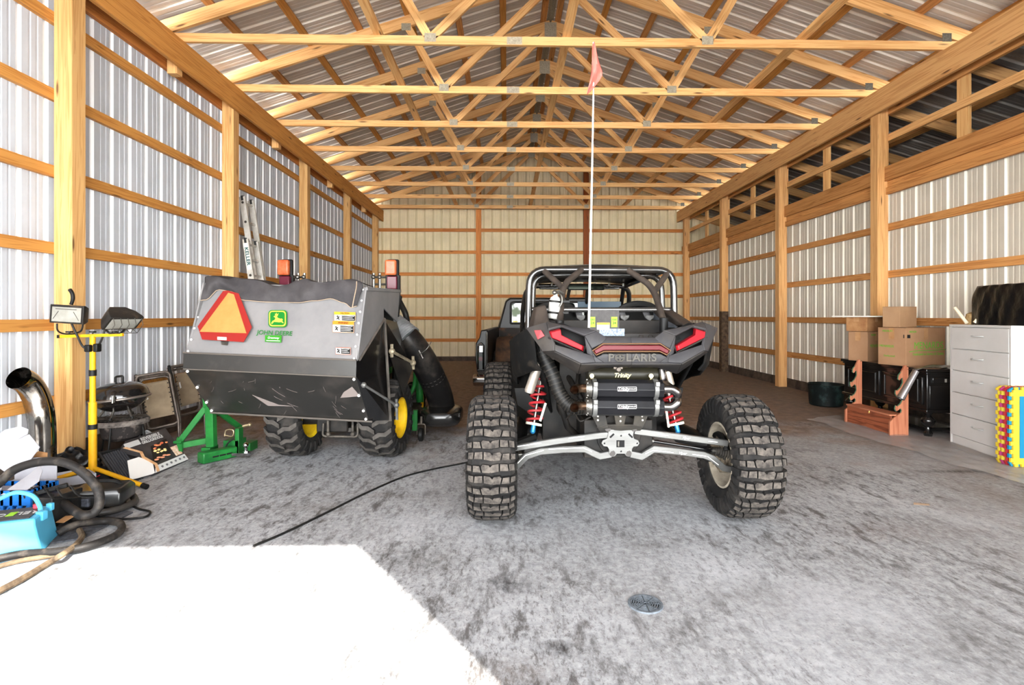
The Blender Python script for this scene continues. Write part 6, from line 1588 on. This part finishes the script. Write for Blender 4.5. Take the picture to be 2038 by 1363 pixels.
mb.prism([p + V((0, 0, .001)) for p in q], (0, 0, .008)); fm = mb.build('rubber_mat', mat('tread_mat', (60, 62, 66), (96, 98, 104), sc=40, rough=.6, bump=.5, bs=50), origin=tuple(q[0])); tag(fm, 'dark grey tread-pattern rubber mat under the hoses', 'mat')
# hand tools on the heap
TB = thing('tool_tray', 'open black plastic tray of tools and wires behind the battery', 'tray', (-3.0, 3.35, .1))
c = at(98, 990, 3.22); mb = MB()
mb.loft([[c + V((x, y, z)) for x, y in ((-.085, -.09), (.10, -.10), (.12, .10), (-.07, .10))] for z in (-c.z + .004, .03)], caps=True); mb.build('tray', mat('tray_black', (22, 22, 23), (50, 48, 46), sc=9, rough=.4), TB, bevel=.006)
mb = MB(); mb.board(c + V((-.06, -.1, .04)), c + V((.11, .0, .075)), .026, .026); mb.build('tool_handle', blk, TB, bevel=.006)
mb = MB()
for k in range(5): a = c + V((-.08 + .05 * k, -.02 + .03 * math.sin(k * 2), .05)); mb.tube(curve_pts([a, a + V((.04, -.05, .03)), a + V((.09, -.06, -.02)), a + V((.12, .02, -.05))], 4), .006, 6)
mb.build('wire', blk, TB)
p = flr(227, 935, .02); mb = MB(); mb.lathe([(0, 0), (.014, .0), (.016, .06), (.011, .085)], flr(214, 925, .02), flr(226, 938, .02) - flr(214, 925, .02), 12); BR = tag(mb.build('hand_brush', mat('brush_red', (176, 44, 62), rough=.5), origin=tuple(flr(214, 925))), 'small hand brush with red handle and straw bristles by the torn carton', 'brush')
mb = MB(); a, b_ = flr(220, 931, .02), flr(245, 950, .02); mb.tube([a, a.lerp(b_, .5), b_], [.012, .028, .034], 10); mb.build('bristles', mat('straw', (214, 178, 116), (176, 140, 84), sc=40, rough=.85), BR)
p = at(264, 880, 4.75); bag('white_plastic_bag', 'crumpled whitish plastic bag tucked behind the griddle carton', 'bag', (at(288, 872, 4.75).x, 4.75, .12), (.10, .06, .09), mat('bag_white', (206, 210, 214), rough=.35), seed=8)
mb = MB(); mb.ball(at(258, 877, 4.66), (.035, .03, .03), 12, 8); tag(mb.build('pink_cloth', mat('cloth_pink', (226, 150, 160), rough=.8), origin=tuple(at(258, 877, 4.66))), 'small pink rag hanging below the rusty grill', 'cloth')
# ---- floor drain
p = flr(1284.5, 1203)
DR = thing('floor_drain', 'round grey grated drain set in the concrete floor', 'drain', (p.x, p.y, 0))
mb = MB(); mb.lathe([(.0, .001), (.064, .001), (.066, .003), (.072, .003), (.074, 0)], (p.x, p.y, 0), n=40); mb.build('drain_well', mat('drain_dark', (24, 26, 28), rough=.6), DR)
mb = MB()
for r in (.010, .020, .030, .040, .050, .060): mb.lathe([(r - .0028, .002), (r - .0028, .006), (r + .0028, .006), (r + .0028, .002)], (p.x, p.y, 0), n=36)
for k in range(8):
    a = k * PI / 4; d = V((math.cos(a), math.sin(a), 0)); mb.board(V((p.x, p.y, .004)) + d * .008, V((p.x, p.y, .004)) + d * .07, .004, .004)
mb.lathe([(.064, .001), (.064, .0065), (.073, .0065), (.074, 0)], (p.x, p.y, 0), n=40)
mb.build('grate', mat('drain_grey', (112, 120, 128), (90, 96, 102), sc=50, rough=.5), DR)
# ================================================================ along the right wall
# ---- white chest of drawers
D0, D1 = flr(1891, 879), flr(2012, 922)          # front bottom edge, far and near end
DW = thing('chest_of_drawers', 'white chest of five drawers standing against the right wall', 'dresser', ((D0.x + D1.x) / 2 + .2, (D0.y + D1.y) / 2, 0))
wh = mat('white_laminate', (206, 203, 200), (196, 192, 188), sc=2, rough=.4)
df = (D1 - D0); WD = df.length; df.normalize(); dn_ = V((-df.y, df.x, 0))
if dn_.x < 0: dn_ = -dn_
HDr = 1.145; DD = .44
def dp(u, o, z): return D0 + df * (WD * u) + dn_ * o + V((0, 0, z))
mb = MB(); mb.prism([dp(0, .018, 0), dp(1, .018, 0), dp(1, DD, 0), dp(0, DD, 0)], (0, 0, HDr - .02)); mb.build('carcass', wh, DW, bevel=.002)
mb = MB(); mb.prism([dp(-.01, -.004, HDr - .02), dp(1.01, -.004, HDr - .02), dp(1.01, DD, HDr - .02), dp(-.01, DD, HDr - .02)], (0, 0, .02)); mb.build('top', wh, DW, bevel=.002)
for u in (0, .975): mb = MB(); mb.prism([dp(u, 0, 0), dp(u + .025, 0, 0), dp(u + .025, .02, 0), dp(u, .02, 0)], (0, 0, HDr - .02)); mb.build('side_edge', wh, DW)
for k in range(5):
    z0 = .085 + k * .208
    mb = MB(); mb.prism([dp(.03, -.002, z0), dp(.97, -.002, z0), dp(.97, .017, z0), dp(.03, .017, z0)], (0, 0, .200)); dr = mb.build('drawer', wh, DW, bevel=.002)
    mb = MB(); mb.tube(curve_pts([dp(.41, -.002, z0 + .125), dp(.43, -.022, z0 + .125), dp(.50, -.028, z0 + .122), dp(.57, -.022, z0 + .125), dp(.59, -.002, z0 + .125)], 4), .006, 8); mb.build('handle', white_p, dr)
mb = MB(); mb.prism([dp(.03, .006, 0), dp(.97, .006, 0), dp(.97, .02, 0), dp(.03, .02, 0)], (0, 0, .08)); mb.build('plinth', wh, DW)
# things on it
def drp(px, py, o=.0): return at(px, py, D1.y + o)
c = dp(.66, .25, HDr)
def bb(u, v):
    th = u * 2 * PI
    s0 = 1 - .22 * v ** 2
    if v > .72: s0 *= max(.0, 1 - ((v - .72) / .28) ** 2.2) ** .6
    z = .355 * min(1, math.sin(min(1, v * 1.25) * PI / 2)) + .02 * max(0, v - .72)
    ct, st = math.cos(th), math.sin(th); sq = 1 / max(abs(ct), abs(st)) ** .6
    k = sq * (1 + .018 * math.sin(th * 9 + v * 5) + .022 * math.sin(th * 17 - v * 9) + .012 * math.sin(th * 31 + v * 13) + (.05 * math.sin(th * 5) * (1 - v)))
    return c + df * (.37 * s0 * k * ct) + dn_ * (.20 * s0 * k * st) + V((0, 0, z + .002 - .012 * math.sin(th * 11) * v * (1 - v)))
mb = MB(); mb.grid(bb, 120, 30); tag(mb.build('rubbish_bag', bagm, origin=tuple(c), ang=1.3), 'big shiny black plastic bag on top of the white chest of drawers', 'bag')
b0 = dp(.10, .24, HDr)
mb = MB(); mb.tube([dp(.22, .04, HDr + .016), dp(.03, .03, HDr + .16)], .015, 12); tag(mb.build('wooden_dowel', mat('pale_dowel', (232, 218, 190), rough=.5), origin=tuple(dp(.2, .12, HDr))), 'pale wooden dowel leaning left on the chest of drawers', 'stick')
mb = MB(); mb.tube([dp(.34, .05, HDr + .018), dp(.40, .14, HDr + .16)], .017, 12); tag(mb.build('wooden_dowel', MATS['pale_dowel'], origin=tuple(dp(.32, .14, HDr))), 'pale wooden dowel leaning right against the black bag', 'stick')
mb = MB(); mb.lathe([(0, 0), (.075, .0), (.082, .03), (.07, .10), (.02, .125), (0, .126)], dp(.17, .14, HDr), n=20); bk = tag(mb.build('wicker_basket', mat('wicker_tan', (176, 148, 104), (140, 112, 74), sc=40, rough=.85, bump=.4, bs=60), origin=tuple(dp(.2, .27, HDr))), 'small tan basket between the two pale dowels', 'basket')
# ---- coloured interlocking foam mats on edge beside the chest
fz = flr(2006, 932)
cols = [(206, 178, 50), (24, 116, 150), (170, 44, 50), (48, 132, 60), (206, 184, 66), (170, 60, 110), (20, 108, 140), (200, 170, 46)]
mcs = [mat('foam_%d' % i, c_, rough=.8) for i, c_ in enumerate(cols)]
FX = at(2011, 900, 4.23).x
lbls = ['nearest foam mat of the stack, blue with a yellow toothed border', 'yellow foam mat right behind the blue bordered one', 'red foam mat third from the front of the stack beside the chest', 'green foam mat in the middle of the stack by the chest of drawers', 'pale yellow foam mat fifth from the front of the mat stack', 'pink foam mat sixth from the front of the mat stack', 'darker blue foam mat last but one in the mat stack', 'yellow foam mat at the very back against the chest of drawers']
def teeth(a, b_, nn, ins, ph):
    o = []
    for k in range(nn):
        for f_, d_ in (((.0, 0), (.30, 0), (.24, 1), (.76, 1), (.70, 0)) if not ph else ((.0, 1), (.26, 1), (.20, 0), (.80, 0), (.74, 1))):
            t = (k + f_) / nn; o.append((a[0] + (b_[0] - a[0]) * t + ins[0] * d_ * .022, a[1] + (b_[1] - a[1]) * t + ins[1] * d_ * .022))
    return o
for i in range(8):
    y = 4.225 + i * .0172; W_, Hm = .50, .60; n = 9; z0 = .026; x0 = FX + .02; ph = i % 2
    P2 = teeth((x0, z0), (x0 + W_, z0), n, (0, -1), ph) + teeth((x0 + W_, z0), (x0 + W_, z0 + Hm), n, (1, 0), ph) + teeth((x0 + W_, z0 + Hm), (x0, z0 + Hm), n, (0, 1), ph) + teeth((x0, z0 + Hm), (x0, z0), n, (-1, 0), ph)
    bordered = i in (0, 3, 6)
    mb = MB(); mb.prism([V((x, y, z)) for x, z in P2], (0, .015, 0))
    o = mb.build('foam_mat', mcs[i] if not bordered else mcs[0 if i != 3 else 2], origin=(x0 + W_ / 2, y, 0)); tag(o, lbls[i], 'foam mat', 'interlocking foam mats')
    if bordered:
        mb = MB(); mb.box((x0 + .05, y - .004, z0 + .05), (x0 + W_ - .05, y + .002, z0 + Hm - .05)); mb.build('centre_panel', mcs[(1, 1, 1, 3, 3, 1, 1)[i]], o)
# ---- black carved sideboard
SB = thing('sideboard', 'ornate black sideboard with bulbous turned legs under the cardboard boxes', 'sideboard', (4.5, 5.85, 0))
sbm = mat('black_lacquer', (16, 15, 15), (40, 36, 33), sc=7, lo=.5, hi=.85, rough=.22, coat=.4)
SX, SY0, SY1 = 4.25, 5.30, 6.62
zt_ = .69
mb = MB(); mb.box((SX - .03, SY0 - .03, zt_ - .035), (PR - .12, SY1 + .03, zt_)); mb.box((SX - .015, SY0 - .015, zt_ - .055), (PR - .13, SY1 + .015, zt_ - .035)); mb.build('top', sbm, SB, bevel=.006)
mb = MB(); mb.box((SX, SY0, .27), (PR - .14, SY1, zt_ - .05)); mb.box((SX - .02, SY0 - .02, .245), (PR - .13, SY1 + .02, .275)); mb.build('carcass', sbm, SB, bevel=.006)
for k in range(2):
    ya = SY0 + .05 + k * .63; mb = MB(); mb.box((SX - .012, ya, .32), (SX, ya + .58, .60)); dd = mb.build('door', sbm, SB, bevel=.004)
    mb = MB(); mb.tube([V((SX - .014, ya + .05, .35)), V((SX - .014, ya + .53, .35)), V((SX - .014, ya + .53, .57)), V((SX - .014, ya + .05, .57))], .008, 6, closed=True); mb.build('door_moulding', sbm, dd)
mb = MB(); mb.box((SX + .02, SY0 - .012, .30), (PR - .18, SY0, .52)); mb.box((SX + .05, SY0 - .014, .545), (PR - .18, SY0, .60)); ep_ = mb.build('end_panel', sbm, SB, bevel=.003)
mb = MB(); mb.box((SX + .17, SY0 - .018, .555), (SX + .19, SY0 - .012, .59)); mb.build('end_mark', mat('mark_grey', (130, 126, 120), rough=.5), ep_)
for x, y in ((SX + .05, SY0 + .05), (SX + .05, SY1 - .05), (PR - .2, SY0 + .05), (PR - .2, SY1 - .05)):
    mb = MB(); mb.lathe([(0, .0), (.035, .0), (.042, .03), (.026, .055), (.03, .075), (.024, .095), (.05, .125), (.064, .155), (.06, .175), (.035, .20), (.028, .215), (.04, .235), (.045, .25)], (x, y, 0), n=20); mb.build('leg', sbm, SB)
mb = MB(); mb.box((SX + .02, SY0 + .05, .05), (PR - .15, SY1 - .05, .085)); mb.build('lower_shelf', sbm, SB, bevel=.004)
# ---- cardboard boxes
kr = mat('kraft_card', (156, 120, 90), (144, 108, 79), sc=3, rough=.8); kr2 = mat('kraft_worn', (164, 122, 82), (128, 86, 54), sc=5, rough=.8); tape = mat('packing_tape', (150, 108, 70), (168, 128, 90), sc=9, rough=.3)
grp_ = mat('box_green', (92, 156, 46), rough=.6)
def carton(name, label, corner, ang, w, d, h, m, group='cardboard boxes by the right wall', tapes=True):
    """corner: nearest bottom corner; faces run w to the right (turned by ang) and d to the far left"""
    a = V((math.cos(ang), math.sin(ang), 0)); b_ = V((-math.sin(ang), math.cos(ang), 0)); c = V(corner)
    T = thing(name, label, 'box', tuple(c + a * w / 2 + b_ * d / 2), group)
    mb = MB(); mb.prism([c, c + a * w, c + a * w + b_ * d, c + b_ * d], (0, 0, h)); body = mb.build('carton', m, T, bevel=.004)
    mb = MB(); t = V((0, 0, h)); mb.prism([c + t, c + t + a * w, c + t + a * w + b_ * d * .498, c + t + b_ * d * .498], (0, 0, .004)); mb.build('flap', m, T)
    mb = MB(); mb.prism([c + t + b_ * d * .502, c + t + a * w + b_ * d * .502, c + t + a * w + b_ * d, c + t + b_ * d], (0, 0, .004)); mb.build('flap', m, T)
    if tapes:
        for f_, o, L0 in ((b_ * -1, c + a * w * .5, a), (a * -1, c + b_ * d * .5, b_)):
            mb = MB(); q = o + f_ * .002 + t; mb.prism([q - L0 * .03, q + L0 * .03, q + L0 * .03 - V((0, 0, h * .3)), q - L0 * .03 - V((0, 0, h * .3))], f_ * -.001)
            mb.build('tape', tape, T)
    return T, c, a, b_
def bxpt(px, py, z): return flr(px, py, z)
cA = at(1803, 731, 5.56); cA.z = zt_
T, c, a, b_ = carton('cardboard_box', 'large cardboard box with green store lettering on the black sideboard', cA, .30, .60, .31, .405, kr)
f_ = b_ * -1
txt = lambda s_, sz, u, z, **k: text('box_lettering', s_, sz, c + a * u + f_ * .003 + V((0, 0, z)), a, (0, 0, 1), grp_, T, **k)
txt('MENARDS', .105, .34, .215, bold=0, sx=.94); txt('Dedicated to Service & Quality', .040, .335, .125, sx=.94); txt('MEDIUM', .028, .10, .365)
mb = MB(); mb.tube([c + a * u + f_ * .004 + V((0, 0, z)) for u, z in ((.05, .155), (.2, .165), (.40, .162), (.60, .17))], .004, 5); mb.build('green_line', grp_, T)
for s_, sz, u, z in (('MEDIUM', .03, .20, .37), ('MENARDS', .036, .21, .205), ('Dedicated', .03, .18, .10)): text('box_lettering', s_, sz, c + b_ * u + a * -.003 + V((0, 0, z)), -b_, (0, 0, 1), grp_, T)
mb = MB()
for o in (c + a * .02 + f_ * .003, c + b_ * .02 - a * .003): mb.box(o + V((-.002, -.002, .30)), o + V((.028, .004, .335)))
mb.build('handling_mark', ink, T)
cB = cA + a * .0 + b_ * .10 + V((0, 0, .41)); cB = at(1791, 655, 5.74); cB.z = zt_ + .41
carton('cardboard_box', 'smallest plain cardboard box, on top of the box with green lettering', cB, .35, .28, .19, .225, mat('kraft_plain', (164, 130, 98), (150, 116, 86), sc=3, rough=.8), tapes=False)
cC = at(1727, 724, 6.16); cC.z = zt_
T, c, a, b_ = carton('cardboard_box', 'cardboard box at the bottom of the left stack on the sideboard', cC, .5, .36, .22, .345, kr)
text('box_lettering', 'MENARDS', .05, c + a * .16 - b_ * .003 + V((0, 0, .18)), a, (0, 0, 1), grp_, T)
text('box_lettering', 'MEDIUM', .028, c + a * .12 - b_ * .003 + V((0, 0, .31)), a, (0, 0, 1), grp_, T)
cD = V((cC.x - .02, cC.y - .02, zt_ + .352))
carton('cardboard_box', 'brown cardboard box with torn tape, upper one of the left stack, under a white board', cD, .5, .40, .24, .165, kr2)
mb = MB(); q = V((cD.x, cD.y, zt_ + .352 + .172)); mb.box(q + V((-.16, -.05, 0)), q + V((.40, .42, .012)), R=Matrix.Rotation(.3, 3, 'Z')); tag(mb.build('white_board', mat('board_white', (236, 230, 220), rough=.5), origin=tuple(q)), 'thin white board lying on the left stack of cardboard boxes', 'board')
# ---- cedar gun rack
ced = wood('cedar', (150, 84, 56), (84, 36, 24), var=.1, ring=14); ced2 = wood('cedar_pink', (178, 114, 84), (142, 78, 54), var=.1, ring=14)
GR = thing('gun_rack', 'standing cedar rack with hooked uprights and a box base, in front of the black sideboard', 'rack', (3.98, 5.8, 0))
r0, r1 = flr(1772, 866), flr(1686, 840)
rd = (r1 - r0); RL = rd.length; rd.normalize(); rn = V((rd.y, -rd.x, 0))
if rn.x < 0: rn = -rn
def rp_(u, o, z): return r0 + rd * (RL * u) + rn * o + V((0, 0, z))
mb = MB(); mb.board(rp_(.0, .01, .10), rp_(1, .01, .10), .19, .018); mb.board(rp_(0, .15, .10), rp_(1, .15, .10), .19, .018); mb.build('drawer_front', ced, GR, bevel=.002)
mb = MB(); mb.board(rp_(-.005, .075, .205), rp_(1.005, .075, .205), .17, .016, up=rn); lid_ = mb.build('lid', ced2, GR, bevel=.002)
mb = MB(); mb.tube([rp_(.45, -.004, .20), rp_(.45, -.006, .18)], .006, 6); mb.ball(rp_(.45, -.008, .178), .008, 8, 6); mb.build('hasp', mat('brass', (190, 150, 80), rough=.3, metal=.8), lid_)
for u in (0.0, 1.0):
    L2 = [(.16, 0), (.16, .665), (.135, .665), (.10, .60), (.075, .57), (.07, .535), (.085, .525), (.10, .545), (.115, .55), (.12, .50), (.095, .455), (.06, .425), (.045, .43), (.04, .40), (.055, .375), (.075, .39), (.09, .405), (.11, .39), (.118, .34), (.095, .30), (.06, .275), (.045, .285), (.035, .255), (.05, .23), (.075, .245), (.09, .26), (.108, .24), (.10, .215), (.02, .165), (-.02, .13), (-.02, 0)]
    L2 = [(o, z * 1.08) for o, z in L2]
    mb = MB(); sg = 1 if u else -1
    mb.prism([rp_(u, o - .0, z) + rd * sg * .002 for o, z in L2], rd * sg * .02)
    mb.uv = [[(v_[2] * 1.0, v_[0] + v_[1]) for v_ in (mb.v[k] for k in f)] for f in mb.f]
    up_ = mb.build('upright', ced2, GR, bevel=.002)
    mb = MB(); mb.tube([rp_(u, o - .002, z) + rd * sg * .012 for o, z in L2[3:28]], .005, 6); mb.build('felt_edge', mat('green_felt', (60, 92, 70), rough=.95), up_)
    mb = MB(); mb.board(rp_(u, .168, 0) + rd * sg * .01, rp_(u, .168, .70) + rd * sg * .01, .016, .022, up=rn); mb.build('back_strip', ced2, GR)
# ---- silver roll against the sideboard
a, b_ = at(1823, 738, 5.12), at(1792, 793, 5.12)
mb = MB(); mb.tube([a, b_], [.028, .036], 20, caps=False); mb.tube([a, b_], [.025, .033], 20, caps=False)
RO = tag(mb.build('foil_roll', mat('foil_silver', (190, 188, 190), (150, 148, 150), sc=9, rough=.2, metal=.9), origin=tuple(b_)), 'silver foil roll hanging slanted off the front of the sideboard', 'roll')
mb = MB(); mb.grid(lambda u, v: a.lerp(V((4.62, 5.40, .70)), u) + V((0, .12 * v, .012 * math.sin(u * 7 + v * 3) + .02 * (1 - abs(2 * u - 1)))), 12, 6); mb.build('foil_tail', mat('foil_dark', (84, 82, 84), (150, 148, 148), sc=11, rough=.25, metal=.7), RO, solid=.002)
# ---- tub
p = flr(1655, 812); tx, ty_ = 4.38, 7.22
mb = MB(); mb.lathe([(.0, .004), (.19, .004), (.205, .015), (.222, .27), (.232, .29), (.225, .295), (.212, .27), (.195, .03), (0, .025)], (tx, ty_, 0), n=36)
tag(mb.build('feed_tub', mat('tub_black', (18, 24, 24), (60, 84, 82), sc=6, lo=.5, hi=.8, rough=.45), origin=(tx, ty_, 0)), 'round black rubber tub on the floor left of the cedar rack', 'tub')
# ---- clear plastic sheet, scrap, crumbs
ps, ts, bs_ = newmat('plastic_film')
bs_.inputs['Base Color'].default_value = rgb((206, 202, 200)); bs_.inputs['Roughness'].default_value = .25; bs_.inputs['Alpha'].default_value = .42
oq = [flr(1608, 838), flr(2060, 975), V((4.60, 4.0, 0)), V((4.62, 6.75, 0))]
def film(u, v):
    p = oq[0].lerp(oq[1], u).lerp(oq[3].lerp(oq[2], u), v)
    e = math.sin(u * 23 + v * 9) * .5 + math.sin(u * 51 - v * 31 + 2) * .3 + math.sin(u * 11 + v * 43) * .4
    return V((p.x + .03 * math.sin(u * 15) * (1 - v), p.y + .04 * math.sin(u * 9 + 1) * (1 - v), .004 + .009 * (1 + e) * (1 if v < .5 else .25)))
mb = MB(); mb.grid(film, 90, 30); tag(mb.build('plastic_sheet', ps, origin=tuple(oq[0])), 'crumpled clear plastic sheet spread on the floor under the rack and dresser', 'plastic sheet')
q = flr(1834, 1006); mb = MB(); mb.prism([q + V((-.045, .01, .003)), q + V((.045, -.012, .003)), q + V((.05, .0, .008)), q + V((-.035, .022, .01))], (0, 0, .003)); tag(mb.build('cardboard_scrap', mat('grey_card', (120, 100, 82), rough=.85), origin=tuple(q)), 'small scrap of cardboard on the bare concrete at the right', 'scrap')
q = flr(158, 1010 + 25, .0)
mb = MB(); q = flr(125, 1040, .05); mb.prism([q + V((-.04, 0, 0)), q + V((.03, -.03, .01)), q + V((.05, .03, .03)), q + V((-.02, .04, .02))], (0, 0, .003)); tag(mb.build('cardboard_scrap', kraft, origin=tuple(q)), 'brown cardboard scrap on the rubber mat beside the battery', 'scrap')
